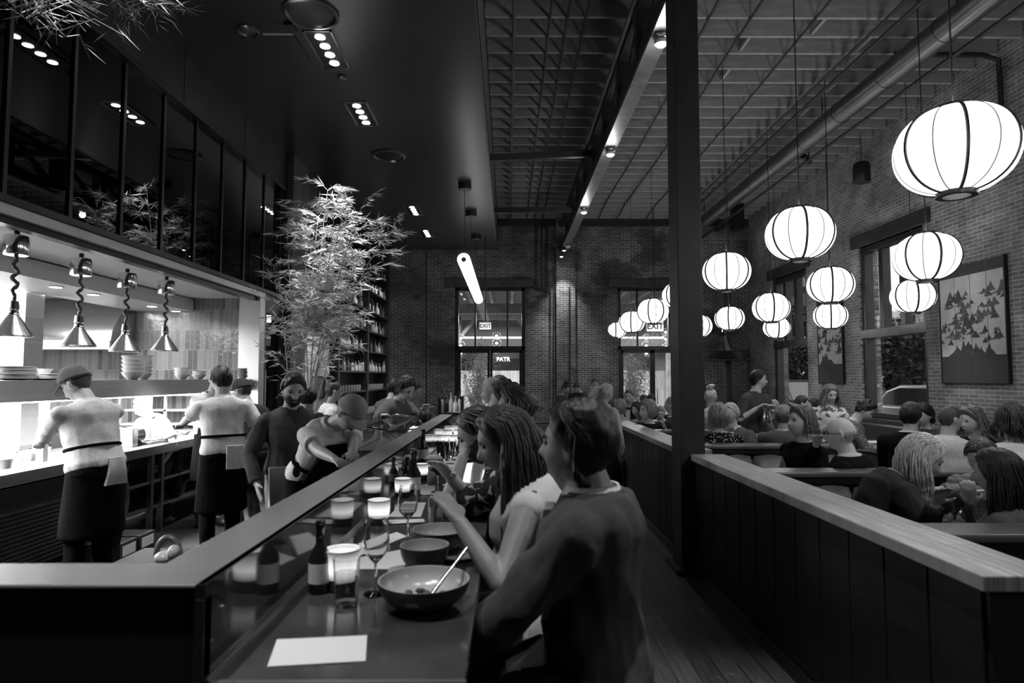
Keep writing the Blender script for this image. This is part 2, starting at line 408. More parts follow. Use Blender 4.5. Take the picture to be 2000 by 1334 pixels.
# ---- windows in the far wall (glazed doors with transoms)
def far_door(nm, x0, x1, label=None):
    t = thing(nm, None, None, (x0, YF, 0)); struct(t)
    y0, y1 = YF + .12, YF + .24
    m = MB(); m.box(x0, x0 + .1, y0, y1, 0, ZT); m.box(x1 - .1, x1, y0, y1, 0, ZT); m.box(x0, x1, y0, y1, ZT - .1, ZT); m.box(x0, x1, y0, y1, 2.5, 2.62)
    w = x1 - x0
    for q in (.30, .80): m.box(x0 + w * q * .92, x0 + w * q * .92 + .05, y0, y1, 2.6, ZT)
    m.build('frame', blackm, t, bevel=.006)
    for a, b in ((x0 + .1, x0 + w / 2 - .005), (x0 + w / 2 + .005, x1 - .1)):
        l = MB(); l.box(a, a + .07, y0 + .02, y1 - .02, 0.02, 2.5); l.box(b - .07, b, y0 + .02, y1 - .02, .02, 2.5); l.box(a, b, y0 + .02, y1 - .02, .02, .3); l.box(a, b, y0 + .02, y1 - .02, 2.42, 2.5)
        d = l.build('door_leaf', blackm, t); MB().box(a + .07, b - .07, y0 + .05, y0 + .06, .3, 2.42).build('pane', windowg, d)
        MB().tube([(b - .12 if a < x0 + .2 else a + .12, y0 - .02, z) for z in (.9, 1.0, 1.25, 1.35)], .012, 8).build('pull_handle', chrome, d)
    MB().box(x0 + .1, x1 - .1, y0 + .05, y0 + .06, 2.62, ZT - .1).build('transom_pane', windowg, t)
    struct(MB().box(x0 - .28, x1 + .28, YF - .05, YF + .1, ZT, ZT + .26).build('trim_lintel', darkwood, bevel=.01))
far_door('door_2', *DA); far_door('door_3', *DB)
# ---- windows in the right wall
brown = mat('stained_frame', .022, .35, 0, 4, .5, .2, 30)
def side_window(nm, a, b):
    t = thing(nm, None, None, (XR, a, .9)); struct(t)
    x0, x1 = XR + .1, XR + .22; m = MB(); w = b - a
    m.box(x0 - .06, x1, a, a + .12, .9, 4.32); m.box(x0 - .06, x1, b - .14, b, .9, 4.32); m.box(x0 - .05, x1, a, b, 4.2, 4.32); m.box(x0 - .05, x1, a, b, .9, 1.0)
    m.build('frame', brown, t, bevel=.008)
    MB().box(x0 - .1, x1, a, b, 2.46, 2.64).build('transom_bar', mat('bar_wood', .06, .25, 0, 4, .4), t, bevel=.008)
    mm = MB()
    for q in (.36, .68): mm.box(x0 - .04, x1, a + w * q - .07, a + w * q + .07, 2.64, 4.2)
    mm.build('mullions', brown, t, bevel=.006)
    MB().box(x0 + .05, x0 + .06, a + .1, b - .1, 1.0, 2.46).build('lower_pane', windowg, t)
    MB().box(x0 + .05, x0 + .06, a + .1, b - .1, 2.64, 4.2).build('upper_pane', windowg, t)
    struct(MB().box(XR - .06, XR + .1, a - .22, b + .2, 4.32, 4.58).build('trim_lintel', darkwood, bevel=.01))
    struct(MB().box(XR - .12, XR + .1, a - .05, b + .05, .82, .9).build('trim_sill', darkwood, bevel=.01))
side_window('window_3', *W1); side_window('window_4', *W2)
struct(MB().box(XR - .5, XR, 8.0, YF - .1, 0, .82).build('trim_ledge', mat('ledge_dark', .02, .5)))
# conduits on walls
cond = mat('conduit', .012, .5)
for i, (px, y0, y1) in enumerate(((1047, 433, 562), (1058, 433, 566), (1068, 433, 566))):
    a = W(px, y0, 18.62); b = W(px, y1, 18.62)
    t = thing('conduit', ['black conduit nearest the glazed door, running down the far wall from the roof', 'black conduit in the middle of three down the far wall', 'black conduit nearest the brick pier, running down the far wall'][i], 'pipe', b)
    MB().cyl(a, b, .022, n=8).build('tube', cond, t); MB().obox(b, (.14, .09, .12)).build('junction_box', cond, t)
for px, y0, y1, lab in ((833, 488, 790, 'thin black conduit down the far brick wall beside the bar shelves'), (1081, 520, 860, 'thin black conduit at the edge of the spotlit brick pier'), (1112, 560, 790, 'thin black conduit on the brick pier edge towards the dining room'), (1421, 540, 800, 'square black post standing before the far wall under the hood')):
    D = 18.5 if px != 1421 else 17.6
    a = W(px, y0, D); b = W(px, y1, D)
    if px != 1421: b.z = 0
    else: b.z = 0
    tag(MB().cyl(a, b, .02 if px != 1421 else .1, n=8).build('conduit' if px != 1421 else 'black_post', cond), lab, 'pipe' if px != 1421 else 'post')
# hood-shaped bell
c = W(1412, 700, 17.3); t = thing('bell_hood', 'large dark bell-shaped metal hood on its black stand before the far wall', 'hood', c)
MB().lathe(c, [(.02, .72), (.10, .62), (.14, .45), (.24, .2), (.42, .03), (.46, 0)], 8).build('hood', mat('aged_metal', .05, .3, .8), t)
MB().box(c.x - .75, c.x + .75, c.y - .35, c.y + .3, c.z - .07, c.z - .02).build('shelf_plate', blackm, t)
MB().box(c.x - .7, c.x - .6, c.y - .3, c.y - .2, 0, c.z - .07).box(c.x + .6, c.x + .7, c.y - .3, c.y - .2, 0, c.z - .07).build('stand', blackm, t)
MB().tube([c + V((-.0, 0, .72)), c + V((0, 0, 1.2))], .02, 6).build('chain', chrome, t)

# ================================================================ STEELWORK
colm = mat('steel_column', .02, .5, 0, 6, .3, .1, 50)
cs = thing('steel_column', 'massive dark steel column standing in the wood partition beside the aisle', 'column', (1.6, 5.7, 0)); cs['kind'] = 'structure'
MB().box(1.50, 1.715, 5.55, 5.85, 0, 5.45).build('shaft', colm, cs, bevel=.006)
MB().box(1.44, 1.775, 5.5, 5.9, 0, .04).build('base_plate', colm, cs)
XT, ZB, ZTOP = 1.66, 5.40, 6.33
tr = thing('roof_truss', 'long dark timber truss running over the aisle from the camera to the far wall', 'truss', (XT, 10, ZB)); tr['kind'] = 'structure'
chordm = mat('truss_chord_light', .16, .45, .2, 6, .3)
MB().box(XT - .1, XT + .1, -1, YF, ZB, ZB + .05).build('bottom_plate', chordm, tr)
MB().box(XT - .1, XT - .03, -1, YF, ZB + .05, ZB + .22).box(XT + .03, XT + .1, -1, YF, ZB + .05, ZB + .22).build('bottom_chord', colm, tr)
MB().box(XT - .1, XT + .1, -1, YF, ZTOP - .2, ZTOP).build('top_chord', colm, tr)
MB().box(XT - .16, XT - .12, 6.0, 12.0, ZTOP - .16, ZTOP - .1).build('light_cable_tray', mat('galvanised', .45, .4, .8), tr)
for i in range(10):
    y = 4.78 + 1.35 * i
    MB().box(XT - .11, XT + .11, y - .09, y + .09, ZB + .1, ZTOP - .1).build('post', colm, tr)
    if i < 9: MB().beam((XT, y + .1, ZTOP - .15), (XT, y + 1.25, ZB + .15), .1, .13).build('brace', colm, tr)
# cross bracing from truss to soffit
for i, (a, b) in enumerate((((955, 298, 8.9), (1145, 266, 10.2)), ((955, 338, 13.4), (1140, 384, 13.9)))):
    A = V((-.34, 11.2 + i * 3.6, 5.62)); B = V((XT - .12, 11.6 + i * 3.0, 5.85 - .25 * i))
    tag(MB().beam(A, B, .1, .12).build('tie_beam', colm), ['dark tie beam bracing the truss, nearer of the pair', 'dark tie beam bracing the truss, farther and lower of the pair'][i], 'beam')
# jelly jar lights under the chord
up = thing('puck_light', 'round glass light under the truss chord', 'light')
MB().lathe((0, 0, 0), [(.03, 0), (.075, -.01), (.075, -.05), (.06, -.06)], 20).build('housing', chrome, up)
MB().lathe((0, 0, 0), [(.055, -.061), (.075, -.075), (.07, -.11), (.045, -.13), (.01, -.135)], 20).build('glass_lens', mat('frosted', .7, .2), up)
UP = Proto(up)
for D, lab in ((6.68, 'biggest round glass light under the truss chord, closest to the steel column top'), (10.1, 'second round glass light along the truss chord'), (13.7, 'third round glass light along the truss chord'), (17.4, 'smallest round glass light, at the far wall end of the truss chord')):
    UP.put((XT, D, ZB), 0, lab, 'round lights under the truss')
for D, dx, lab in ((17.9, .02, 'lit spot lamp at the end of the truss, upper of two'), (18.2, -.03, 'lit spot lamp at the end of the truss, lower of two')):
    c = V((XT + dx - .08, D, ZB - .1 - (D - 17.9) * .4)); t = thing('spot_lamp', lab, 'spotlight', c, 'spot lamps at the truss end')
    MB().cyl(c + V((0, 0, .1)), c, .04, .05).build('body', blackm, t); MB().lathe(c, [(.04, -.001), (.035, -.01)], 12).build('lens', emis('spot_lens', 30), t)
# big duct
ducm = mat('duct_metal', .16, .35, .9, 3, .2)
D0, D1 = 2.0, 18.6
xd, zd = 5.28, 1.68 + 4.20
dt = thing('air_duct', 'long round metal air duct slung under the joists near the brick wall', 'duct', (xd, 10, zd))
MB().cyl((xd, D0, zd), (xd, D1, zd), .165, n=28).build('pipe', ducm, dt, smooth=True)
for k in range(14): MB().cyl((xd, 2.6 + k * 1.2, zd), (xd, 2.64 + k * 1.2, zd), .172, n=28).build('band', ducm, dt, smooth=True)
for k in range(5): MB().cyl((xd, 4 + k * 3.2, zd + .16), (xd, 4 + k * 3.2, ZJ), .008, n=6).build('hanger', blackm, dt)
def pipe(name, lab, pts, r, m=cond, cat='pipe'):
    return tag(MB().tube(pts, r, 8).build(name, m, smooth=True), lab, cat)
pipe('sprinkler_pipe', 'thin sprinkler pipe parallel to the big duct, on its brick wall side', [(5.75, 3, zd - .05), (5.75, 18.5, zd - .05)], .03)
pipe('cable_run', 'black cable run close above the big duct', [(4.9, 3, zd + .25), (4.9, 18.5, zd + .25)], .03)
pipe('cable_run', 'second black cable run above the duct, closer to the lanterns', [(4.75, 3, zd + .30), (4.75, 18.5, zd + .30)], .02)
for i, x in enumerate((.55, .78, 1.02)):
    pipe('conduit', ['conduit under the joists closest to the bar ceiling', 'conduit under the joists, middle one of three beside the truss', 'conduit under the joists closest to the truss'][i], [(x, 2, ZJ - .018), (x, 18.5, ZJ - .018)], .018)
pipe('sprinkler_pipe', 'straight sprinkler pipe under the joists between bar ceiling and truss', [(.08, 2, ZJ - .024), (.08, 18.5, ZJ - .024)], .024, mat('pipe_grey', .06, .5))
for i, (x, z) in enumerate(((2.65, ZJ - .03), (3.2, ZJ - .03), (4.05, ZJ - .03))):
    pts = [(x + .03 * math.sin(k * 1.3), 2.5 + k * 1.6, z + .02 * math.cos(k * 2.1)) for k in range(11)]
    pipe('power_cable', ['power cable clipped under the joists, nearest the truss', 'power cable feeding the row of big lanterns along the booths', 'power cable under the joists between the two lantern rows'][i], pts, .016)
pipe('conduit', 'bent conduit coming off the joists and down the brick wall by the big lantern', [(5.6, 8.9, ZJ - .05), (XR - .3, 8.9, ZJ - .05), (XR - .06, 8.9, ZJ - .12), (XR - .05, 8.9, ZJ - .4), (XR - .05, 8.9, 4.6)], .035)
# hanging loudspeaker
c = W(1683, 338, 12.0); t = thing('pendant_speaker', 'black cylindrical loudspeaker hanging on a cord before the brick wall', 'loudspeaker', c)
MB().lathe(c, [(.02, .22), (.13, .2), (.155, .15), (.155, -.17), (.14, -.19)], 24).build('cabinet', blackm, t, smooth=True); MB().cyl(c + V((0, 0, .2)), (c.x, c.y, ZJ), .007, n=6).build('cord', black, t)
# track spot on wall, small camera shapes
c = W(1440, 425, 17.0); t = thing('wall_projector', 'boxy dark unit fixed high in the brick corner behind the duct', 'speaker', c)
MB().obox(c, (.28, .3, .7)).build('box', blackm, t, bevel=.01); MB().beam(c + V((0, 0, -.1)), c + V((-.6, .1, -.35)), .08, .08).build('arm', blackm, t)
MB().cyl(c + V((0, 0, .35)), (c.x, c.y, ZJ), .03, n=8).build('drop_rod', blackm, t)
c = W(1580, 317, 13.0); t = thing('spot_lamp', 'small black spotlight on a bar beneath the joists beyond the duct', 'spotlight', c)
MB().cyl(c, c + V((-.16, -.1, .1)), .07, .06).build('head', blackm, t); MB().cyl(c + V((0, 0, .05)), (c.x, c.y, ZJ), .012, n=6).build('rod', blackm, t)
MB().cyl(c + V((-.05, 0, .1)), c + V((-.9, 0, .12)), .012, n=6).build('bar', blackm, t)
# ================================================================ SOFFIT FITTINGS
sp_em = emis('downlight_lamp', 14)
def trough(D, px, lab, L=.85):
    x = (px - 992) / 1240 * D; t = thing('recessed_light', lab, 'ceiling light', (x, D, ZS), 'recessed downlight troughs over the bar')
    z = ZS
    m = MB(); w = .16
    m.box(x - w, x - w + .02, D - L / 2, D + L / 2, z - .012, z - .001); m.box(x + w - .02, x + w, D - L / 2, D + L / 2, z - .012, z - .001)
    m.box(x - w, x + w, D - L / 2, D - L / 2 + .02, z - .012, z - .001); m.box(x - w, x + w, D + L / 2 - .02, D + L / 2, z - .012, z - .001)
    m.build('frame', chrome, t)
    MB().box(x - w + .02, x + w - .02, D - L / 2 + .02, D + L / 2 - .02, z - .006, z - .002).build('tray', mat('tray_dark', .05, .25, .8), t)
    for k in range(4):
        yy = D - L / 2 + .13 + k * (L - .26) / 3
        MB().lathe((x, yy, z - .006), [(.055, 0), (.058, -.006), (.02, -.008)], 16).build('lamp', sp_em, t)
trough(7.2, 630, 'biggest recessed trough of four lit lamps, beside the round vent')
trough(9.0, 700, 'recessed trough of four lit lamps, between the small sensor and the round vent')
trough(14.3, 806, 'recessed light trough far along the bar ceiling, nearer of the two small ones')
trough(16.6, 832, 'smallest recessed light trough, close to the far brick wall')
def vent(px, py, r, lab, dark=.02):
    D = (ZS - H) * 1240 / (738 - py); x = (px - 992) / 1240 * D; t = thing('round_vent', lab, 'vent', (x, D, ZS))
    MB().lathe((x, D, ZS), [(r, -.001), (r * 1.0, -.02), (r * .88, -.03), (r * .82, -.01), (r * .8, -.004)], 36).build('rim', mat('vent_rim', .15, .3, .6), t, smooth=True)
    MB().lathe((x, D, ZS), [(r * .8, -.005), (r * .75, -.012), (.02, -.02)], 36).build('cone', mat('vent_' + str(dark), dark, .5), t, smooth=True)
vent(595, 5, .29, 'large round ceiling vent at the top of the picture', .06)
vent(755, 297, .29, 'round dark ceiling vent over the middle of the bar', .01)
vent(470, 40, .12, 'flush round ceiling speaker beside the slot diffuser', .07)
D = (ZS - H) * 1240 / (738 - 135); x = (660 - 992) / 1240 * D
t = thing('smoke_sensor', 'tiny round sensor on the bar ceiling between the light troughs', 'sensor', (x, D, ZS)); MB().lathe((x, D, ZS), [(.05, -.001), (.05, -.03), (.02, -.045)], 14).build('cap', mat('sensor', .06, .3), t)
a = W(514, 51, 6.85); b = W(572, 53, 6.85)
tag(MB().box(a.x, b.x, 6.83, 6.86, ZS - .012, ZS - .002).build('slot_diffuser', mat('slot_white', .8, .4)), 'thin white slot in the bar ceiling near the big vent', 'slot')
tag(MB().box(b.x, b.x + .02, 6.9, 7.4, ZS - .01, ZS - .002).build('slot_diffuser', black), 'short dark slot in the bar ceiling beside the light trough', 'slot')
c = W(568, 37, 6.7); tag(MB().box(c.x - .05, c.x + .05, 6.62, 6.78, ZS - .03, ZS - .002).build('exit_lamp', mat('lamp_box', .02, .3)), 'little dark square lamp between slot and big vent', 'lamp')
for px, py in ((585, 393), (700, 413), (735, 455), (615, 372)):
    D = (ZS - H) * 1240 / (738 - py); x = (px - 992) / 1240 * D
    t = thing('round_downlight', 'small lit round downlight in the dark ceiling near the bamboo', 'ceiling light', (x, D, ZS), 'small round downlights by the bamboo')
    MB().lathe((x, D, ZS), [(.09, -.001), (.09, -.008), (.07, -.01)], 16).build('trim_ring', blackm, t); MB().lathe((x, D, ZS), [(.068, -.009), (.03, -.011)], 16).build('lamp', emis('dl', 3), t)
# ---- long tube pendant
xt, zt = -.85, 3.95
tp = thing('tube_pendant', 'long glowing white paper tube pendant hanging over the bar', 'pendant lamp', (xt, 15, zt))
tubem = emis('tube_glow', 1.3, .8)
n = 28; rr = []
Y0, Y1 = 12.1, 18.3
m = MB(); steps = 96
for k in range(steps + 1):
    y = Y0 + (Y1 - Y0) * k / steps; r = .128 * (1 - .035 * abs(math.sin(k * PI / 4)) ** 8)
    rr.append([V((xt + r * math.cos(2 * PI * j / n), y, zt + r * math.sin(2 * PI * j / n))) for j in range(n)])
m.rings(rr).build('paper_tube', tubem, tp, smooth=True)
MB().cyl((xt, Y0 - .012, zt), (xt, Y0, zt), .045, n=20).build('end_knob', mat('knob_grey', .15, .5), tp)
for k in range(1, 6): MB().cyl((xt, Y0 + k * 1.03, zt), (xt, Y0 + k * 1.03 + .02, zt), .131, n=28).build('hoop', mat('hoop', .5, .6), tp, smooth=True)
for k, (px, py, D) in enumerate(((907, 348, 12.3), (919, 409, 14.4), (928, 455, 16.8))):
    MB().lathe((xt, D, ZS), [(.13, -.001), (.13, -.11), (.12, -.12)], 24).build('canopy', black, tp); MB().cyl((xt, D, zt + .12), (xt, D, ZS - .1), .006, n=6).build('cord', black, tp)
# ================================================================ LANTERNS
lanm = emis('lantern_paper', 2.0, .85)
NR = 12
def lantern(name_i, cx, cy, w, X, lab, group, rot=0):
    D = X * 1240 / (cx - 992); c = W(cx, cy, D); r = w / 1240 * D / 2 * .98; hh = r * .775
    t = thing('paper_lantern', lab, 'lantern', c, group)
    n = 48; m = 22; rs = []
    for k in range(m + 1):
        a = -PI / 2 * .86 + PI * .86 * k / m; z = hh * math.sin(a) / math.sin(PI / 2 * .86); ro = r * math.cos(a) ** .8
        ring = []
        for j in range(n):
            ph = 2 * PI * j / n + rot; dent = 1 - .03 * (abs(math.cos((ph - rot) * NR / 2)) ** 6)
            ring.append(c + V((ro * dent * math.cos(ph), ro * dent * math.sin(ph), z)))
        rs.append(ring)
    MB().rings(rs, cap=False).build('shade', lanm, t, smooth=True, auto=False)
    for q in range(NR):
        ph = rot + 2 * PI * q / NR; pts = []
        for k in range(m + 1):
            a = -PI / 2 * .86 + PI * .86 * k / m; z = hh * math.sin(a) / math.sin(PI / 2 * .86); ro = r * math.cos(a) ** .8 * (.985 if q % 2 == 0 else .972)
            pts.append(c + V((ro * math.cos(ph), ro * math.sin(ph), z)))
        MB().tube(pts, (.0085 + .0007 * D) if q % 2 == 0 else .004 + .0003 * D, 5).build('rib', black if q % 2 == 0 else mat('rib_grey', .25, .5), t)
    rc = r * math.cos(PI / 2 * .86) ** .8
    for s, nm in ((1, 'top_ring'), (-1, 'bottom_ring')):
        MB().lathe(c + V((0, 0, s * hh)), [(rc * .75, -.03), (rc * 1.12, -.03), (rc * 1.12, .02), (rc * .75, .02)] + [(rc * .75, -.03)], 28, cap=False).build(nm, black, t)
    MB().cyl(c + V((-rc, 0, hh)), c + V((rc, 0, hh)), .006, n=6).cyl(c + V((0, 0, hh)), (c.x, c.y, ZJ), .006, n=6).build('cord', black, t)
    return c, r
gA, gB, gC = 'paper lanterns in the row along the booths', 'paper lanterns in the middle row', 'paper lanterns in the row by the brick wall'
LAN = [(1865, 295, 222, 3.2, 'biggest glowing paper lantern, in front of the brick wall', gA, .1), (1562, 457, 132, 3.2, 'second biggest glowing paper lantern, hanging between the column and the tall window', gA, .3),
    (1419, 531, 94, 3.2, 'glowing paper lantern partly cut off by the steel column', gA, .2), (1325, 577, 64, 3.2, 'glowing paper lantern half hidden behind the steel column', gA, .5), (1275, 608, 62, 3.2, 'glowing paper lantern just above the EXIT sign', gA, .0),
    (1234, 629, 52, 3.2, 'glowing paper lantern second from the end of its row, before the far glazed door', gA, .25), (1202, 645, 42, 3.2, 'smallest glowing paper lantern at the far end of the booth row', gA, .4),
    (1810, 502, 120, 4.9, 'large glowing paper lantern in front of the brown side window', gB, .35), (1622, 557, 89, 4.9, 'glowing paper lantern above a smaller one, before the narrow scroll painting', gB, .15), (1506, 601, 72, 4.9, 'glowing paper lantern overlapping a smaller one by the far side window', gB, .3),
    (1425, 622, 58, 4.9, 'glowing paper lantern above the dark bell-shaped hood', gB, .1), (1363, 637, 56, 4.9, 'glowing paper lantern of which only a sliver shows beside the column', gB, .1),
    (1783, 579, 82, 6.3, 'small glowing paper lantern just under the large one at the brown window', gC, .2), (1622, 617, 64, 6.3, 'small glowing paper lantern right over the narrow scroll painting', gC, .1), (1517, 640, 52, 6.3, 'small glowing paper lantern below and behind another at the far side window', gC, .3)]
for i, a in enumerate(LAN): lantern(i, *a)
# ================================================================ PAINTINGS
def painting(nm, lab, ya, yb, z0, z1, n, seed):
    rr = random.Random(seed); t = thing(nm, lab, 'painting', (XR, ya, z0)); w = (yb - ya) / n
    silk = mat('silk_grey', .5, .75, 0, 3, .18); band = mat('silk_dark', .045, .8, 0, 40, .2)
    ink = mat('ink_dark', .05, .8, 0, 14, .5); ink2 = mat('ink_mid', .11, .8, 0, 14, .4)
    for k in range(n):
        y0, y1 = ya + k * w + .006, ya + (k + 1) * w - .006
        MB().box(XR - .05, XR - .005, y0, y1, z0, z1).build('panel', silk, t, bevel=.003)
        MB().box(XR - .054, XR - .05, y0, y1, z0, z0 + .42).build('lower_border', band, t); MB().box(XR - .054, XR - .05, y0, y1, z1 - .17, z1).build('upper_border', band, t)
    for q in (ya - .02, yb): MB().box(XR - .06, XR, q, q + .02, z0 - .01, z1 + .01).build('side_rail', black, t)
    # misty peaks: ragged little hills at random places
    md, ml = MB(), MB()
    def hill(y, z, wd, ht, mb):
        pts = []; nn = 13
        for i in range(nn + 1):
            u = -1 + 2 * i / nn; env = max(0, 1 - abs(u) ** .75); pts.append((y + u * wd, z + ht * env * (.8 + .35 * rr.random())))
        for i in range(nn, -1, -1):
            u = -1 + 2 * i / nn; pts.append((y + u * wd * (1 + .2 * rr.random()), z - .014 * rr.random()))
        pts = [(min(max(a, ya + .01), yb - .01), b) for a, b in pts]
        i0 = len(mb.v); mb.v += [V((XR - .0515 - .0015 * rr.random(), a, b)) for a, b in pts]; N2 = nn + 1
        for i in range(nn): mb.f.append((i0 + i, i0 + i + 1, i0 + 2 * N2 - 2 - i, i0 + 2 * N2 - 1 - i))
    for _ in range(int(20 * n)):
        y = rr.uniform(ya, yb); q = rr.random(); z = z0 + .6 + q * (z1 - z0 - 1.05); s = rr.uniform(.4, 1.3)
        hill(y, z, .075 * s, .13 * s * rr.uniform(.5, 1.5), md if rr.random() < .55 else ml)
        if rr.random() < .5: hill(y + .08 * s, z - .02, .11 * s, .03, ml)
    for _ in range(3 * n): hill(rr.uniform(ya + .3, yb - .2), z0 + .42, rr.uniform(.08, .2), rr.uniform(.1, .32), md)
    tag(md.build('ink_peaks', ink, t), kind='stuff'); tag(ml.build('ink_mist_hills', ink2, t), kind='stuff')
painting('scroll_painting', 'wide four-panel ink landscape painting on the brick wall', 8.99, 10.35, 1.6, 3.44, 4, 3)
painting('scroll_painting', 'narrow two-panel ink landscape painting between the two side windows', 13.45, 14.48, 1.56, 3.44, 2, 9)
# ================================================================ OUTDOORS
pave = mat('pavement', .22, .9, 0, 1, .3)
struct(MB().box(-30, 60, YF + .4, 70, -.12, -.02).box(XR + .4, 60, -20, YF + .4, -.12, -.02).build('ground', pave))
leafm = mat('leaf_dark', .07, .7, 0, 5, .6)
leafb = mat('bamboo_leaf_outside', .42, .6, 0, 4, .4)
bark = mat('bark', .06, .9)
def tree(nm, lab, c, h, r, nleaf, seed, lm=leafm, leaf=.16, trunk=.09, ch=None, group=None):
    rr = random.Random(seed); t = thing(nm, lab, 'tree' if nm != 'bamboo_plant' else 'plant', c, group); c = V(c)
    top = c + V((0, 0, h * .55)); m = MB(); m.tube([c, c + V((.05, .02, h * .3)), top], [trunk, trunk * .8, trunk * .5], 8)
    for _ in range(9):
        a = rr.uniform(0, 6.28); e = top + V((math.cos(a) * r * .7, math.sin(a) * r * .7, rr.uniform(.1, .4) * h)); s0 = c + V((0, 0, h * rr.uniform(.25, .5)))
        m.tube([s0, (s0 + e) / 2 + V((0, 0, .1)), e], [trunk * .45, trunk * .3, trunk * .12], 5)
    m.build('trunk', bark, t)
    lv = MB(); ch = ch or h * .32
    for _ in range(nleaf):
        a = rr.uniform(0, 6.28); q = rr.random() ** .4; z = rr.uniform(-1, 1); k = math.sqrt(max(0, 1 - z * z)) * q
        blob = 1 + .25 * math.sin(3 * a + seed) * math.cos(4 * z)
        p = c + V((math.cos(a) * k * r * blob, math.sin(a) * k * r * blob, h * .64 + z * ch * 1.05))
        d = V((rr.uniform(-1, 1), rr.uniform(-1, 1), rr.uniform(-.8, .5))).normalized(); s = d.cross(V((rr.uniform(-1, 1), rr.uniform(-1, 1), 1))).normalized() * leaf * .3
        L = leaf * rr.uniform(.6, 1.3); lv.poly([p, p + d * L * .5 + s, p + d * L, p + d * L * .5 - s])
    lv.build('foliage', lm, t)
    return t
# street side (right)
tree('street_tree', 'leafy dark street tree seen through the brown side window, at its far part', (16.6, 24.5, 0), 4.4, 2.0, 5200, 4, leaf=.26)
tree('street_tree', 'dark tree seen through the brown side window, before the white building', (11.6, 17.8, 0), 3.5, 1.2, 5200, 5, leaf=.2, trunk=.1)
tree('street_tree', 'broad dark tree seen through the far narrow side window', (11.4, 25.4, 0), 4.6, 1.9, 6000, 6, leaf=.24)
tree('street_tree', 'distant dark tree standing beyond the parked cars', (24, 33, 0), 5, 3, 4200, 8, leaf=.4)
tree('street_tree', 'distant tree behind the van, its top above the transom', (17, 43, 0), 5.8, 3.0, 3600, 11, leaf=.4)
wb = thing('white_building', 'white building with dark curved openings across the street', 'building', (17.5, 30.2, 0))
MB().box(15.5, 18.9, 27.6, 32, 0, 4.6).build('wall', mat('white_wall_out', .8, .7), wb)
for k in range(3):
    m = MB(); m.box(15.6 + k * 1.15, 15.95 + k * 1.15, 27.5, 27.6, 1.2, 4.1); m.build('banner_post', mat('grey_out', .25, .6), wb)
MB().box(15.4, 19, 27.4, 27.6, 4.1, 4.25).build('cornice', mat('grey_out'), wb)
hb = thing('low_wall', 'long low dark wall beyond the parked car outside', 'wall', (14, 21, 0))
MB().box(12.6, 30, 21.6, 21.9, 0, 1.35).build('blocks', mat('low_wall', .12, .9, 0, 2, .3), hb); MB().box(12.6, 30, 21.55, 21.95, 1.35, 1.47).build('coping', mat('coping', .05, .9), hb)
ps = thing('parking_sign', 'small light sign on a pole outside the brown window', 'sign', (11.5, 16.6, 0))
MB().cyl((11.5, 16.6, 0), (11.5, 16.6, 2.3), .035, n=8).build('pole', mat('pole_light', .5, .5), ps); MB().box(11.38, 11.62, 16.56, 16.59, 2.0, 2.35).build('plate', mat('plate_light', .6, .5), ps)
def car(lab, c, L, hh, m, rot, gm):
    t = thing('car', lab, 'car', (0, 0, 0)); w = .86
    def sec(pts, wy): return [V((x, -wy, z)) for x, z in pts], [V((x, wy, z)) for x, z in pts]
    prof = [(-L / 2, .35), (-L / 2 + .02, .75), (-L / 2 + .15, .9), (-L / 4, .98), (L / 4, .98), (L / 2 - .1, .82), (L / 2, .6), (L / 2, .35)]
    mb = MB(); mb.prism([V((x, -w, z)) for x, z in prof], (0, 2 * w, 0)); mb.build('body', m, t, bevel=.06, seg=3)
    cab = [(-L * .36, .95), (-L * .24, hh - .08), (-L * .12, hh), (L * .08, hh), (L * .2, hh - .15), (L * .32, .95)]
    mb = MB(); mb.prism([V((x, -w + .1, z)) for x, z in cab], (0, 2 * w - .2, 0)); mb.build('roof_cabin', m, t, bevel=.06, seg=3)
    gl = [(-L * .31, .99), (-L * .225, hh - .14), (-L * .12, hh - .08), (L * .07, hh - .08), (L * .17, hh - .18), (L * .27, .99)]
    mb = MB(); mb.prism([V((x, -w + .085, z)) for x, z in gl], (0, 2 * w - .17, 0)); mb.build('side_glass', gm, t)
    for x in (-L * .32, L * .32):
        for y in (-w, w): MB().cyl((x, y - .1, .33), (x, y + .1, .33), .33, n=20).build('wheel', mat('tyre', .02, .8), t)
    t.location = c; t.rotation_euler = (0, 0, rot); return t
silver = mat('car_silver', .45, .3, .5); cg = mat('car_glass', .03, .08)
car('silver car parked outside the brown side window', (10.6, 15.6, 0), 4.5, 1.5, silver, PI / 2 + .05, cg)
car('shiny grey car parked outside the far narrow window', (9.6, 21.3, 0), 4.4, 1.62, mat('car_grey', .25, .15, .6), PI / 2, cg)
# patio side (far)
wp = mat('patio_wood', .3, .7, 0, 3, .3)
pt = thing('patio_roof', 'timber patio roof with rafters outside the glazed doors', 'roof', (2, 23, 3)); 
MB().box(-6, 10, 19.4, 26.5, 4.75, 4.85).build('boards', mat('patio_boards', .12, .8), pt)
for k in range(22): MB().box(-5.9 + k * .75, -5.8 + k * .75, 19.4, 26.4, 4.5, 4.75).build('rafter', wp, pt)
MB().box(-9, 13, 27.0, 27.2, 3.45, 6.6).build('gable_wall', mat('gable', .10, .8), pt)
for k in range(8): MB().box(-4 + k * 1.5, -3.1 + k * 1.5, 26.96, 27.0, 4.35, 4.75).build('clerestory_pane', emis('clerestory', .8), pt)  # panes emit their own daylight, the wall behind is solid
MB().box(-6, 10, 26.3, 26.5, 4.1, 4.5).build('beam', wp, pt); MB().box(-6, 10, 22.3, 22.5, 3.95, 4.3).build('beam', wp, pt)
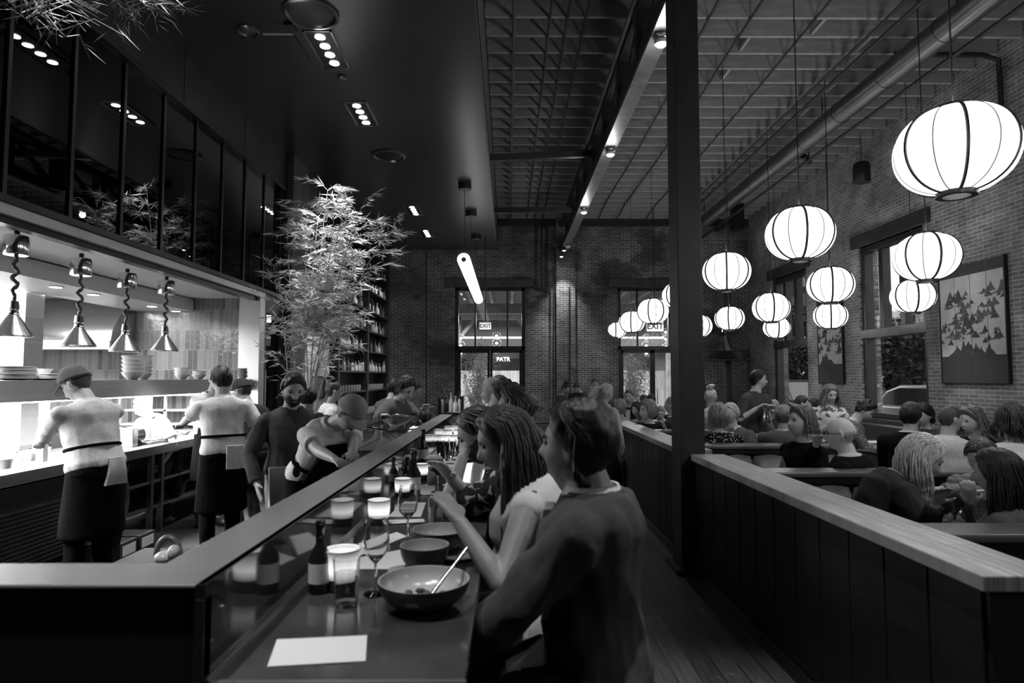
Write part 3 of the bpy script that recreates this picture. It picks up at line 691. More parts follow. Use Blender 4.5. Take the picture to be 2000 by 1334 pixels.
for x in (-2.15, 1.0, 3.3, 6.6): 
    q = MB(); q.box(x, x + .2, 26.3, 26.5, 0, 4.2); q.build('post', wp, pt)
    MB().beam((x + .1, 26.4, 3.3), (x + .8 if x > 0 else x + .8, 26.4, 4.15), .12, .14).build('brace', wp, pt); MB().beam((x + .1, 26.4, 3.3), (x - .6, 26.4, 4.15), .12, .14).build('brace', wp, pt)
fb = thing('shop_building', 'pale shop building with a PATR sign across the patio', 'building', (0, 34, 0))
MB().box(-9, 14, 34, 40, 0, 3.6).build('wall', mat('shop_wall', .35, .8), fb); MB().box(-9, 14, 33.6, 34, 3.0, 3.75).build('fascia', mat('shop_fascia', .38, .6), fb)
for k in range(9): MB().box(-8 + k * 2.4, -6.6 + k * 2.4, 33.94, 34, .2, 2.7).build('shop_window', mat('shop_glass', .06, .15), fb)
c = W(983, 702, 33.5); text_mesh('PATR', 'sign_letters', emis('sign_glow', 1.4), (c.x, 33.55, c.z), .30, parent=fb, depth=.03)
hp = thing('patio_fence', 'vertical board fence behind the patio bamboo', 'fence', (-1, 28, 0)); MB().box(-6, 8, 28.4, 28.5, 0, 2.0).build('boards', planks('fence_boards', 2, 0, .14, .55, .3), hp)
def bamboo_out(lab, c, h, r, seed):
    rr = random.Random(seed); t = thing('bamboo_plant', lab, 'plant', c, 'bamboo clumps on the patio'); c = V(c); m = MB(); lv = MB()
    MB().lathe(c, [(.28, 0), (.36, .5), (.33, .5), (.3, .42), (.02, .42)], 20).build('planter', mat('planter', .15, .6), t)
    for _ in range(16):
        a = rr.uniform(0, 6.28); e = c + V((math.cos(a) * r * rr.random(), math.sin(a) * r * rr.random() * .7, h * rr.uniform(.6, 1))); m.tube([c + V((0, 0, .4)), (c + e) / 2 + V((0, 0, .2)), e], [.014, .011, .004], 5)
        for _ in range(150):
            q = rr.uniform(.15, 1); p = c + V((0, 0, .4)) + (e - c) * q + V((rr.gauss(0, .14), rr.gauss(0, .14), rr.gauss(0, .1)))
            d = V((rr.uniform(-1, 1), rr.uniform(-1, 1), rr.uniform(-1, .3))).normalized(); s = d.cross(V((0, 1, .3))).normalized() * .013; L = rr.uniform(.08, .16)
            lv.poly([p, p + d * L * .4 + s, p + d * L, p + d * L * .4 - s])
    m.build('canes', wp, t); lv.build('leaves', leafb, t)
bamboo_out('bright leafy bamboo on the patio behind the glazed doors by the bar', (-1.05, 21.4, 0), 2.75, .75, 1)
bamboo_out('bright leafy bamboo on the patio behind the glazed doors by the lanterns', (4.15, 21.4, 0), 2.75, .75, 2)
# patio tables + exit signs
pl = thing('glass_globe_cluster', 'cluster of clear glass globe lamps hanging behind the transom', 'lamp')
for i, (z, r) in enumerate(((0, .17), (-.3, .19), (-.62, .16))):
    g = MB(); g.ell((0, 0, z), (r, r, r * .8), n=18, m=10); o = g.build('globe', glassm('globe_glass', 0, .95, 1.4, True, .12), pl, smooth=True)
    MB().ell((0, 0, z - .02), (.06, .06, .045), n=10, m=6).build('bulb', emis('bulb', 5), pl)
MB().cyl((0, 0, .1), (0, 0, .9), .008, n=6).build('cord', black, pl)
PG = Proto(pl)
for (px, py, D, lab) in ((970, 655, 20.6, 'cluster of clear glass globe lamps behind the transom, right by the EXIT sign'), (900, 660, 20.9, 'cluster of clear glass globe lamps at the transom edge nearest the tube pendant'), (1262, 660, 20.6, 'cluster of glass globe lamps behind the far transom under the lanterns'), (1300, 648, 21.4, 'cluster of glass globe lamps behind the transom next to the steel column')):
    PG.put(W(px, py, D), 0, lab, 'globe lamps on the patio', .8)
def exit_sign(px, py, D, lab, w=.46, mir=False):
    c = W(px, py, D); t = thing('exit_sign', lab, 'sign', c)
    MB().obox(c, (w, .06, w * .62)).build('housing', mat('sign_box', .02, .4), t, bevel=.006); MB().obox(c + V((0, -.033, 0)), (w * .92, .004, w * .54)).build('face', emis('sign_face', .55), t)
    text_mesh('EXIT', 'letters', mat('sign_letter', .02, .5), (c.x, c.y - .037, c.z), w * .44, parent=t, depth=.002, mirror=mir)
    MB().cyl(c + V((0, 0, w * .3)), (c.x, c.y, ZJ), .014, n=8).build('stem', blackm, t)
exit_sign(948, 637, 17.0, 'hanging EXIT sign on a long stem before the glazed doors by the bar', .34)
exit_sign(1279, 638, 17.4, 'hanging EXIT sign partly covered by a paper lantern', .5)
# ================================================================ KITCHEN
tile_g = tiles('tile_grey', 0, .075, .30, .10, .30, .45, .18)
tile_w = tiles('tile_white', 0, .075, .30, .35, .6, .7, .12)
tile_wy = tiles('tile_white_side', 1, .075, .30, .35, .6, .7, .12)
kw = mat('kitchen_white', .82, .5)
struct(MB().box(-7.5, XL - .15, 9.6, 9.75, 0, 2.9).build('wall_kitchen_end', tile_g))
struct(MB().box(-7.5, -7.3, 2.0, 9.6, 0, 2.9).build('wall_kitchen_back', tile_wy))
struct(MB().box(-7.5, XL - .3, 1.9, 2.0, 0, 2.9).build('wall_kitchen_near', mat('void')))
struct(MB().box(-7.5, XL - .14, 1.9, 9.75, 2.88, 3.0).build('ceiling_kitchen', kw))
struct(MB().box(-7.3, -5.62, 7.4, 7.7, 0, 2.86).build('wall_kitchen_pier', tile_w))
struct(MB().box(-5.6, -4.75, 4.5, 9.58, 2.68, 2.86).build('ceiling_kitchen_drop', mat('drop_panel', .7, .4)))
for (px, py) in ((107, 526), (181, 546), (296, 577), (343, 588)):
    D = (2.68 - H) * 1240 / (738 - py) * 1.18; D = -4.95 * 1240 / (px - 992); x = -4.95
    t = thing('kitchen_downlight', 'round lit downlight in the dropped kitchen ceiling panel', 'ceiling light', (x, D, 2.68), 'kitchen ceiling downlights')
    MB().lathe((x, D, 2.68), [(.075, -.001), (.075, -.01), (.06, -.012)], 18).build('trim_ring', white_cer, t); MB().lathe((x, D, 2.668), [(.06, -.001), (.02, -.003)], 18).build('lamp', emis('kdl', 8), t)
# exhaust hood across the end of the cook line
hc = thing('exhaust_hood', 'big curved stainless exhaust hood at the end of the kitchen', 'hood', (-6.4, 9, 2.1))
prof = []
for k in range(13):
    a = k / 12; prof.append((9.0 + .55 * a ** 1.8, 2.2 + .66 * a))
m = MB(); rs = []
for x in (-7.28, -5.62): rs.append([V((x, y, z)) for y, z in prof] + [V((x, 9.58, 2.86)), V((x, 9.58, 2.2))])
m.rings(rs).build('canopy', mat('hood_steel', .5, .22, 1, 2, .1), hc, smooth=True)
MB().box(-7.28, -5.62, 8.98, 9.02, 2.08, 2.21).build('lip', mat('lip_bright', .8, .25, .6), hc, bevel=.005)
# pass shelf + counter
sh = thing('pass_shelf', 'long stainless pass shelf over the kitchen counter holding plates', 'shelf', (-4.0, 7, 1.6))
MB().box(-4.22, -3.80, 3.1, 9.5, 1.49, 1.66).build('shelf_box', steel, sh, bevel=.006)
for (px) in (96, 297, 390):
    D = 4.0 * 1240 / (992 - px); MB().box(-4.03, -3.98, D - .03, D + .03, .96, 1.49).build('post', mat('post_light', .7, .3, .3), sh)
for y in (5.0, 8.6): MB().box(-4.2, -4.15, y, y + .05, .96, 1.49).build('post', steel, sh)
MB().box(-4.15, -3.9, 3.4, 9.4, 1.475, 1.49).build('lamp_strip', emis('strip_glow', 6), sh)
kc = thing('kitchen_counter', 'long stainless prep counter under the pass shelf with open shelves below', 'counter', (-4.15, 7, 0))
MB().box(-4.62, -3.75, 3.1, 9.5, .86, .96).build('countertop', steel, kc, bevel=.008)
MB().box(-4.60, -4.55, 3.1, 9.5, .1, .86).build('back_panel', mat('black_panel', .012, .5), kc)
for D in (3.3, 4.6, 6.85, 7.05, 8.1, 9.3): MB().box(-3.84, -3.79, D, D + .05, 0, .86).build('leg', mat('leg_steel', .25, .3, 1), kc)
MB().box(-4.5, -3.80, 3.3, 4.6, .12, .84).box(-4.5, -3.80, 4.7, 6.0, .12, .84).build('fridge_body', mat('fridge_dark', .018, .35, .3), kc, bevel=.01)
for a, b in ((3.34, 4.56), (4.74, 5.96)):
    g = MB()
    for k in range(14): g.box(-3.80, -3.785, a, b, .18 + k * .035, .198 + k * .035)
    g.build('grille', mat('grille', .03, .4), kc)
MB().box(-4.5, -3.8, 6.0, 9.4, .55, .575).box(-4.5, -3.8, 6.0, 9.4, .28, .30).build('lower_shelves', mat('shelf_steel', .22, .35, 1), kc, bevel=.003)
# clear bins and pots on the low shelves
binm = mat('plastic_bin', .4, .35)
def bin_(c, r, h, lab, m=binm, handle=False):
    t = thing('storage_bucket', lab, 'bucket', c, None)
    MB().lathe(c, [(r * .82, 0), (r, h), (r * 1.08, h), (r * 1.08, h + .02), (r * .95, h + .02), (r * .78, .02), (.01, .02)], 20).build('bucket', m, t, smooth=True)
    return t
bin_((-4.0, 6.25, .575), .09, .16, 'light plastic bucket on the upper counter shelf, beside the chef with the hanging towel')
bin_((-4.0, 6.55, .575), .075, .2, 'tall white container on the upper counter shelf next to the double leg', white_cer)
bin_((-3.95, 6.12, .30), .11, .2, 'larger plastic bucket on the bottom counter shelf')
bin_((-4.05, 7.7, .30), .2, .14, 'wide dark pan on the bottom shelf behind the second chef', mat('pan_dark', .05, .3, .8))
bin_((-4.05, 8.6, .575), .17, .12, 'shallow dark pot on the upper shelf between the two standing cooks', mat('pan_dark'))
for i, (y, s) in enumerate(((5.9, 'Crock'), (6.2, 'S'))):
    t = thing('cardboard_box', ['dark box with a white printed label on the kitchen floor', 'dark box with an oval mark on the kitchen floor'][i], 'box', (-3.6, y, 0))
    MB().box(-3.75, -3.45, y - .13, y + .13, 0, .2).build('box_body', mat('box_dark', .03, .6), t, bevel=.004); MB().box(-3.449, -3.446, y - .1, y + .1, .08, .17).build('label', white_cer, t)
# cook line behind the pass: range, stacks, rear shelf
ck = thing('cook_line', 'brightly lit stainless cook line behind the pass', 'counter', (-6.3, 7, 0))
MB().box(-6.9, -5.75, 3.0, 7.2, 0, .9).build('range', steel, ck, bevel=.01); MB().box(-6.9, -6.8, 3.0, 7.2, .9, 1.3).build('splashback', white_cer, ck)
MB().box(-7.2, -5.0, 8.9, 9.55, 0, .9).build('end_bench', steel, ck, bevel=.01)
rk = thing('plate_rack', 'white wire shelving with dishes on the kitchen end wall', 'rack', (-4.6, 9.4, 1))
for z in (1.0, 1.2, 1.42): MB().box(-5.6, -4.3, 9.2, 9.55, z, z + .025).build('rack_shelf', mat('rack_white', .7, .4), rk)
for x in (-5.6, -4.95, -4.32): MB().box(x, x + .03, 9.2, 9.24, .9, 1.47).build('upright', mat('rack_white'), rk)
# heat lamps
hl = thing('heat_lamp', 'heat lamp', 'lamp')
MB().lathe((0, 0, 0), [(.145, 0), (.15, .012), (.045, .17), (.04, .18)], 40).build('cone_shade', mat('lamp_spun_steel', .55, .25, 1), hl, smooth=True)
MB().lathe((0, 0, .17), [(.038, 0), (.042, .02), (.034, .05), (.042, .06), (.034, .12), (.02, .13)], 20).build('socket', chrome, hl, smooth=True)
pts = [(.022 * math.sin(k * .9) * math.sin(k * PI / 24), .02 * math.cos(k * .9) * math.sin(k * PI / 24), .3 + k * .0155) for k in range(25)]
m = MB(); m.tube(pts, [.017 if k % 2 else .013 for k in range(25)], 8); m.build('coiled_cord', mat('cord_grey', .06, .35), hl, smooth=True)
MB().lathe((0, 0, .67), [(.085, 0), (.09, .01), (.09, .15), (.085, .16)], 28).build('canister', chrome, hl, smooth=True)
MB().cyl((0, 0, .83), (0, 0, .88), .02, n=8).build('mount', blackm, hl)
MB().lathe((0, 0, .02), [(.05, .0), (.055, .03), (.03, .09)], 14).build('bulb', emis('heat_bulb', 45), hl)
HL = Proto(hl)
for px, lab, dz in ((27, 'heat lamp closest to the camera, cut by the picture edge', .02), (155, 'second heat lamp along the pass, with a kinked cord', -.02), (246, 'third heat lamp along the pass, hanging lowest', -.04), (323, 'farthest heat lamp along the pass', 0)):
    D = 4.02 * 1240 / (992 - px); HL.put((-4.02, D, 1.99 + dz), px * .01, lab, 'heat lamps over the pass')
# dishes on the pass shelf
pm = MB().lathe((0, 0, 0), [(.06, 0), (.135, .012), (.14, .016), (.138, .02), (.06, .008), (.01, .008)], 28); plate0 = pm.build('dinner_plate', white_cer, None, smooth=True); tag(plate0, 'x', 'plate')
PL = Proto(plate0)
bm0 = MB().lathe((0, 0, 0), [(.035, 0), (.04, .006), (.07, .04), (.078, .06), (.074, .06), (.062, .035), (.03, .012), (.005, .01)], 24).build('bowl', white_cer, None, smooth=True); tag(bm0, 'x', 'bowl'); BW = Proto(bm0)
gb0 = MB().lathe((0, 0, 0), [(.035, 0), (.04, .006), (.07, .04), (.078, .06), (.074, .06), (.062, .035), (.03, .012), (.005, .01)], 24).build('bowl', grey_cer, None, smooth=True); tag(gb0, 'x', 'bowl'); GB = Proto(gb0)
def on_shelf(px, X=-3.98): return V((X, -X * 1240 / (992 - px), 1.66))
def stack(P, c, n, dz, lab, group, s=1, jit=.004):
    for k in range(n): P.put(c + V((R.uniform(-jit, jit), R.uniform(-jit, jit), k * dz)), R.random() * 6, lab, group, s)
stack(PL, on_shelf(36), 9, .0115, 'white plate in the tall neat stack on the pass shelf by the first heat lamp', 'first plate stack', 1.05)
stack(PL, on_shelf(92), 4, .012, 'white plate in the low stack on the pass shelf, under an upturned bowl', 'low plate stack', 1.05)
t = BW.put(on_shelf(92) + V((0, 0, .05)), 0, 'white bowl on the low plate stack, next to the cap of the first chef', None, .8)
stack(BW, on_shelf(262, -3.95), 5, .043, 'white bowl in the wide bright stack in the middle of the pass shelf', 'middle bowl stack', 1.35)
stack(BW, on_shelf(283, -4.1), 6, .040, 'white bowl in the taller shaded stack behind the wide one', 'shaded bowl stack', 1.2)
stack(BW, on_shelf(358, -3.95), 3, .038, 'white bowl in the uneven stack near the second heat lamp pair', 'uneven bowl stack', 1.1)
stack(BW, on_shelf(392, -3.95), 2, .04, 'white bowl in the short stack just before the second chef', 'short bowl stack', 1.1)
stack(GB, on_shelf(476, -3.98), 4, .034, 'grey bowl in the stack behind the dark-haired cook', 'grey bowl stack', 1.0)
stack(GB, on_shelf(497, -3.98), 5, .036, 'grey bowl in the taller stack near the shelf end', 'tall grey bowl stack', 1.05)
stack(GB, on_shelf(512, -3.98), 2, .026, 'grey bowl in the lowest stack at the shelf end', 'last grey bowl stack', .9)
# counter-top things
def on_counter(px, X=-4.05, z=.96): return V((X, -X * 1240 / (992 - px), z))
stack(PL, on_counter(305, -4.2), 6, .013, 'small plate in the counter stack behind the first chef', 'counter plates A', .8)
stack(PL, on_counter(338, -4.2), 5, .013, 'small plate in the second counter stack, nearer the second chef', 'counter plates B', .8)
stack(BW, on_counter(368, -4.1), 1, .02, 'single white bowl on the prep counter beside the second chef', None, .8)
c = on_counter(262, -4.0); t = thing('metal_insert', 'round dark steamer on the prep counter just behind the first chef', 'steamer', c)
MB().cyl(c + V((0, -.1, .11)), c + V((0, .12, .11)), .1, n=24).build('drum', mat('drum_dark', .03, .25, .5), t, smooth=True); MB().box(c.x - .1, c.x + .1, c.y - .12, c.y - .02, c.z, c.z + .2).build('housing', steel, t, bevel=.01)
c = on_counter(292, -4.0); t = thing('food_tray', 'shallow tray of garnish on the prep counter', 'tray', c); MB().box(c.x - .15, c.x + .15, c.y - .2, c.y + .2, c.z, c.z + .03).build('tray', steel, t, bevel=.005)
m = MB()
for _ in range(60): m.ell(c + V((R.uniform(-.12, .12), R.uniform(-.17, .17), .04)), (.02, .015, .012), n=6, m=4)
tag(m.build('garnish', mat('garnish', .35, .7), t), kind='stuff')
for i, (px, X, z) in enumerate(((15, -4.05, .96), (66, -4.2, .96), (90, -4.3, .96))):
    c = on_counter(px, X, z); t = thing('insert_pan', ['small round pan of food on the counter edge by the hands of the first chef', 'metal insert pan behind the hands of the first chef', 'second metal insert pan, closest to the white post'][i], 'pan', c)
    MB().lathe(c, [(.07, 0), (.085, .07), (.09, .075), (.08, .07), (.07, .04), (.01, .04)], 20).build('pan', chrome if i else binm, t, smooth=True)
    MB().ell(c + V((0, 0, .06)), (.07, .07, .03), n=12, m=6).build('food', mat('food_light', .4, .8, 0, 60, .4, .5, 60), t)
# ticket strips under the shelf
for px in (20, 45, 205):
    c = on_shelf(px, -3.8)
tag(MB().box(-3.83, -3.80, 8.2, 8.4, 1.30, 1.48).build('order_ticket', paper), 'white order ticket hanging below the pass shelf', 'ticket')
# ================================================================ BACK BAR SHELVES
sb = thing('back_bar_shelving', 'tall dark bottle shelving reaching the ceiling at the far end of the bar', 'shelving', (-3.6, 15.8, 0))
X0, X1 = XL, -3.50
YB = (13.12, 15.85, 18.55)
for i, y in enumerate(YB): MB().box(X0, X1 + .02, y - .07, y + .07, 0, 5.45).build('upright', darkwood, sb, bevel=.006)
SZ = (.95, 1.38, 1.84, 2.36, 2.88, 3.40, 3.92, 4.44, 4.96)
for z in SZ: MB().box(X0, X1, YB[0], YB[2], z - .04, z).build('shelf', darkwood, sb, bevel=.003)
MB().box(X0, X0 + .02, YB[0], YB[2], .9, 5.4).build('back_panel', mat('mirror_dark', .02, .2, .3), sb)
bt = [mat('bottle_clear', .65, .08, .1), mat('bottle_dark', .03, .08), mat('bottle_mid', .16, .1), mat('bottle_label', .7, .6)]
def bottle_proto(kind):
    shp = [[(.034, 0), (.036, .01), (.036, .17), (.014, .215), (.013, .285), (.015, .288), (.015, .30)], [(.043, 0), (.045, .01), (.045, .13), (.015, .16), (.014, .22), (.018, .225), (.018, .25)], [(.03, 0), (.031, .2), (.012, .26), (.012, .31), (.014, .33)]][kind % 3]
    return MB().lathe((0, 0, 0), shp, 10)
BPs = []
for k in range(6):
    m = bottle_proto(k); mm = m.build('liquor_bottle', bt[(0, 0, 1, 2, 0, 1)[k]], None, smooth=True)
    # label band as a second material on the same glass body
    me = mm.data; me.materials.append(bt[3]); 
    for p in me.polygons:
        zc = p.center.z; rr_ = math.hypot(p.center.x, p.center.y)
        if len(p.vertices) == 4 and .03 < zc < .12 and rr_ > .02: p.material_index = 1 if k % 2 == 0 else 0
    tag(mm, 'x', 'bottle'); BPs.append(Proto(mm))
names = {2: 'the third lowest bottle shelf', 3: 'the fourth lowest shelf', 4: 'the fifth lowest shelf', 5: 'the sixth lowest shelf', 6: 'the shelf behind the bamboo tips', 7: 'the shelf second from the ceiling', 8: 'the topmost shelf'}
for si in (2, 3, 4, 5, 6, 7, 8):
    for b in (0, 1):
        n = (15 if b == 0 else 13) if si < 6 else 7
        for k in range(n):
            y = YB[b] + .16 + (YB[b + 1] - YB[b] - .3) * (k + R.uniform(-.25, .25)) / (n - 1) ; y = min(max(y, YB[b] + .14), YB[b + 1] - .14)
            BPs[R.randrange(6)].put((X1 - .08 - R.uniform(0, .06), y, SZ[si]), R.random() * 6, 'liquor bottle on %s, %s bay' % (names[si], ('white door', 'brick wall')[b]), 'bottles on %s, bay %d' % (names[si], b + 1), R.uniform(.9, 1.15))
gl0 = MB().lathe((0, 0, 0), [(.03, 0), (.036, .11), (.034, .11), (.028, .01), (.002, .01)], 12).build('bar_glass', mat('glass_lit', .5, .1, .2), None, smooth=True); tag(gl0, 'x', 'glass'); GG = Proto(gl0)
for b in (0, 1):
    for k in range(16):
        GG.put((X1 - .06 - .09 * (k % 2), YB[b] + .3 + k * .13, SZ[1]), 0, 'upturned bar glass on the lowest lit shelf, %s bay' % ('white door', 'brick wall')[b], 'bar glasses bay %d' % (b + 1), 1.25)
bb = thing('back_bar_counter', 'dark back bar counter with cabinet doors under the bottle shelves', 'counter', (-3.4, 16, 0))
MB().box(-3.46, -3.0, 13.3, 18.4, .9, .96).build('counter_top', mat('zinc_top', .25, .35, .6), bb, bevel=.006); MB().box(-3.46, -3.05, 13.3, 18.4, 0, .9).build('cabinet', darkwood, bb)
for k in range(6):
    d = MB().box(-3.05, -3.03, 13.4 + k * .83, 14.18 + k * .83, .12, .86).build('cabinet_door', mat('cab_door', .04, .35), bb); MB().cyl((-3.01, 14.1 + k * .83, .55), (-3.01, 14.1 + k * .83, .75), .01, n=6).build('handle', chrome, d)
# bottle display box at the far end of the bar
c = W(881, 806, 9.5); t = thing('bottle_caddy', 'open black-framed crate of wine bottles standing on the bar', 'crate', c)
w_ = 48 / 1240 * 9.5; x0, x1 = c.x - w_ / 2, c.x + w_ / 2
MB().box(x0, x1, 9.4, 9.62, c.z - .03, c.z).box(x0, x0 + .02, 9.4, 9.62, c.z, c.z + .25).box(x1 - .02, x1, 9.4, 9.62, c.z, c.z + .25).box(x0, x1, 9.6, 9.62, c.z, c.z + .1).build('crate_frame', blackm, t)
for k in range(5):
    BPs[(2, 5, 0, 4, 2)[k]].put((x0 + .05 + k * (w_ - .1) / 4, 9.5, c.z), k, ('label bottle closest to the bartender in the crate', 'second bottle in the crate, all dark', 'middle bottle of the five in the crate', 'fourth bottle in the crate with a tall pale label', 'last bottle in the crate, beside the glazed door')[k], 'bottles in the crate', 1.0)
# tall bamboo inside
leafi = mat('bamboo_leaf', .62, .5); canem = mat('bamboo_cane', .30, .5)
def bamboo(lab, base, stems, seed, nleaf=1.0, name='bamboo_tree'):
    lw = .0075 if name == 'bamboo_tree' else .0042
    rr = random.Random(seed); t = thing(name, lab, 'plant', base); m = MB(); lv = MB()
    if name == 'bamboo_tree': MB().lathe(base, [(.26, 0), (.30, .75), (.33, .8), (.30, .8), (.26, .72), (.02, .7)], 24).build('planter_pot', mat('pot_dark', .04, .4), t, smooth=True)
    def leafc(p, d, k):
        for _ in range(k):
            dd = (d + V((rr.gauss(0, .45), rr.gauss(0, .45), rr.gauss(-.15, .3)))).normalized(); s = dd.cross(V((rr.uniform(-1, 1), rr.uniform(-1, 1), .3))).normalized() * lw; L = rr.uniform(.09, .19)
            q = p + d * rr.uniform(-.05, .05); lv.poly([q, q + dd * L * .35 + s, q + dd * L, q + dd * L * .35 - s])
    for (tip, bend, r0, dens) in stems:
        b0 = V(base) + V((rr.uniform(-.1, .1), rr.uniform(-.1, .1), .7 if name == 'bamboo_tree' else 0)); tip = V(tip); mid = (b0 + tip) / 2 + V(bend); pts = []
        for k in range(15):
            u = k / 14; pts.append(b0 * (1 - u) ** 2 + mid * (2 * u * (1 - u)) + tip * u * u)
        m.tube(pts, [r0 * (1 - .8 * k / 14) for k in range(15)], 6)
        for k in range(4 if name == 'bamboo_tree' else 1, 15):
            u = k / 14
            for _ in range(3 if u > .42 else 1):
                a = rr.uniform(0, 6.28); out = V((math.cos(a), math.sin(a), rr.uniform(.0, .7))).normalized(); L = rr.uniform(.25, .75) * (1.1 - .5 * u) * (1 if u > .4 else .55)
                s0 = pts[k]; e = s0 + out * L; mm_ = (s0 + e) / 2 + V((0, 0, .08)); tw = [s0, mm_, e + V((0, 0, -.04))]
                m.tube(tw, [.004, .003, .0015], 4)
                nl = int(dens * nleaf * (15 if u > .4 else 3))
                for j in range(nl):
                    v = rr.uniform(.25, 1.05); p = s0 * (1 - v) + e * v + V((0, 0, .16 * v * (1 - v))); leafc(p, (out * .8 + V((.25, 0, -.2))).normalized(), 1)
    m.build('canes', canem, t, smooth=True); lv.build('leaves', leafi, t)
BB = W(595, 745, 8.9); BB.z = 0
bamboo('tall spotlit bamboo rising behind the bearded man between kitchen and bottle shelves', BB, [
    (W(640, 372, 8.8), (-.05, 0, .3), .016, 1.3), (W(700, 420, 8.5), (0, 0, .5), .014, 1.2), (W(600, 400, 9.2), (-.1, 0, .2), .012, .9), (W(770, 445, 8.3), (-.1, -.1, .75), .012, .8),
    (W(560, 440, 9.0), (-.05, .1, .2), .01, .7), (W(700, 500, 9.3), (-.05, .1, .4), .011, 1.0), (W(655, 400, 8.4), (.05, 0, .4), .013, 1.3), (W(548, 545, 8.8), (-.05, 0, .1), .009, .7), (W(660, 560, 9.2), (0, 0, .1), .009, .9), (W(620, 440, 9.0), (0, 0, .4), .012, 1.2), (W(690, 460, 8.8), (0, 0, .5), .012, 1.3)], 5, 1.35)
hb_ = W(215, -70, 4.6)
bamboo('pale bamboo branch dipping into the top of the picture over the kitchen', hb_, [(W(262, 42, 4.6), (0, 0, .05), .008, .8), (W(290, 20, 4.5), (0, 0, .05), .007, .7)], 11, .5, 'bamboo_branch')
hb2 = W(-60, -70, 3.9)
bamboo('pale bamboo branch crossing the first dark glass panel at the top corner', hb2, [(W(128, 72, 4.0), (0, 0, .06), .006, .35), (W(60, 48, 3.95), (0, 0, .06), .006, .3)], 17, .5, 'bamboo_branch')

# ================================================================ BAR COUNTER
HC = .61; ZC = 1.07; XG, XE = -.612, -.086; YN = 1.315; YQ = 7.35; ZG = 1.262
bc = thing('bar_counter', 'long L-shaped chef bar counter with steel-capped glossy upstand', 'counter', (-.35, 4.3, 0))
top = mat('bar_top', .045, .11, 0, 4, .5, .03, 12, spec=.6)
MB().box(XG, XE, YN, YQ, ZC - .045, ZC).build('countertop', top, bc, bevel=.005)
MB().box(XG + .03, XE + .002, YN - .008, YN + .006, ZC - .045, ZC + .002).build('edge_strip', steel_soft, bc)
MB().box(-.52, -.44, YN + .03, YQ, 0, ZC - .045).build('front_panel', mat('bar_front', .02, .5), bc)
MB().box(XG - .02, XG, YN, YQ, ZC - .045, ZG).build('upstand', mat('upstand_gloss', .03, .06, 0, spec=.9, coat=.5), bc)
MB().box(XG, XG + .012, YN, YQ, ZC, ZC + .006).build('bead', steel_soft, bc)
cap = MB(); zc0, zc1 = ZG - .008, ZG
cap.prism([V(p) for p in ((XG, YN, zc0), (XG, YQ, zc0), (-.775, YQ, zc0), (-.775, YN + .155, zc0), (-3.2, YN + .155, zc0), (-3.2, YN, zc0))], (0, 0, .008))
cap.build('steel_cap', mat('cap_steel', .72, .27, .85, 3, .08, .04, 40, stretch=(.1, 1, 1)), bc, bevel=.004)
MB().box(-3.2, XG - .02, YN + .01, YN + .03, 0, zc0).build('end_panel', mat('end_black', .012, .55), bc)
MB().box(XG - .02, XG + .0, YN - .002, YN + .03, 0, ZG - .03).build('corner_trim', mat('corner_dark', .06, .3, .5), bc)
MB().box(-.775, -.76, YN + .15, YQ, 0, zc0).build('inner_panel', steel_soft, bc)
MB().box(-3.2, -.77, YN + .14, YN + .155, 0, zc0).build('inner_panel', steel_soft, bc)
MB().box(XG, -.1, YQ, YQ + .06, 0, ZG).build('return_upstand', mat('upstand_gloss'), bc); MB().box(XG - .1, -.1, YQ - .02, YQ + .14, ZG, ZG + .02).build('return_cap', mat('return_cap', .05, .3), bc, bevel=.003)
# service counter on the bartender side of the bar
sc_ = thing('service_counter', 'steel service counter on the staff side of the bar', 'counter', (-1.1, 5.6, 0))
MB().box(-1.06, -.79, 3.6, 9.9, .86, .90).build('worktop', steel_soft, sc_, bevel=.005); MB().box(-1.35, -1.05, 4.95, 6.65, .86, .90).build('case_stand', steel_soft, sc_, bevel=.005); MB().box(-1.05, -1.02, 3.6, 9.9, .08, .86).build('front', mat('service_front', .02, .5), sc_)
MB().box(-2.7, -.5, 9.2, 9.9, 0, .98).build('cross_cabinet', mat('service_front'), sc_); MB().box(-2.75, -.5, 9.15, 9.95, .98, 1.02).build('cross_top', mat('cross_top', .08, .4), sc_, bevel=.005)
# glass display case
dc = thing('glass_display_case', 'curved glass display case with chrome rail standing behind the upstand', 'display case', (-1.05, 5.6, .9))
A = V((-1.32, 5.0, .9)); gm = glassm('case_glass', 0, .9, 1.5, True, .15)
yA, yB = 5.0, 6.6; z0 = .9
MB().box(-1.33, -.80, yA, yB, z0, z0 + .09).build('base', steel, dc, bevel=.006)
pr = [(-1.30, z0 + .10), (-1.30, z0 + .34), (-1.24, z0 + .385), (-1.14, z0 + .40), (-.95, z0 + .37), (-.83, z0 + .26), (-.80, z0 + .1)]
m = MB()
for i in range(len(pr) - 1):
    (xa, za), (xb, zb) = pr[i], pr[i + 1]; m.poly([(xa, yA, za), (xa, yB, za), (xb, yB, zb), (xb, yA, zb)])
m.build('curved_glass', gm, dc, smooth=True)
MB().poly([(x, yA + .01, z) for x, z in pr]).build('end_glass', gm, dc); MB().poly([(x, yB - .01, z) for x, z in pr]).build('end_glass', gm, dc)
for y in (yA, yB): MB().tube([(x, y, z) for x, z in pr], .011, 8).build('chrome_frame', chrome, dc, smooth=True)
for x, z in (pr[2], pr[4]): MB().tube([(x, yA, z), (x, yB, z)], .012, 8).build('rail', chrome, dc, smooth=True)
MB().box(-1.28, -.84, yA + .05, yB - .05, z0 + .2, z0 + .21).build('inner_tray', steel, dc)
m = MB()
for k in range(12): m.box(-1.25, -.9, yA + .1 + k * .045, yA + .12 + k * .045, z0 + .1, z0 + .19)
m.build('ice_rack', mat('rack_light', .5, .4), dc)
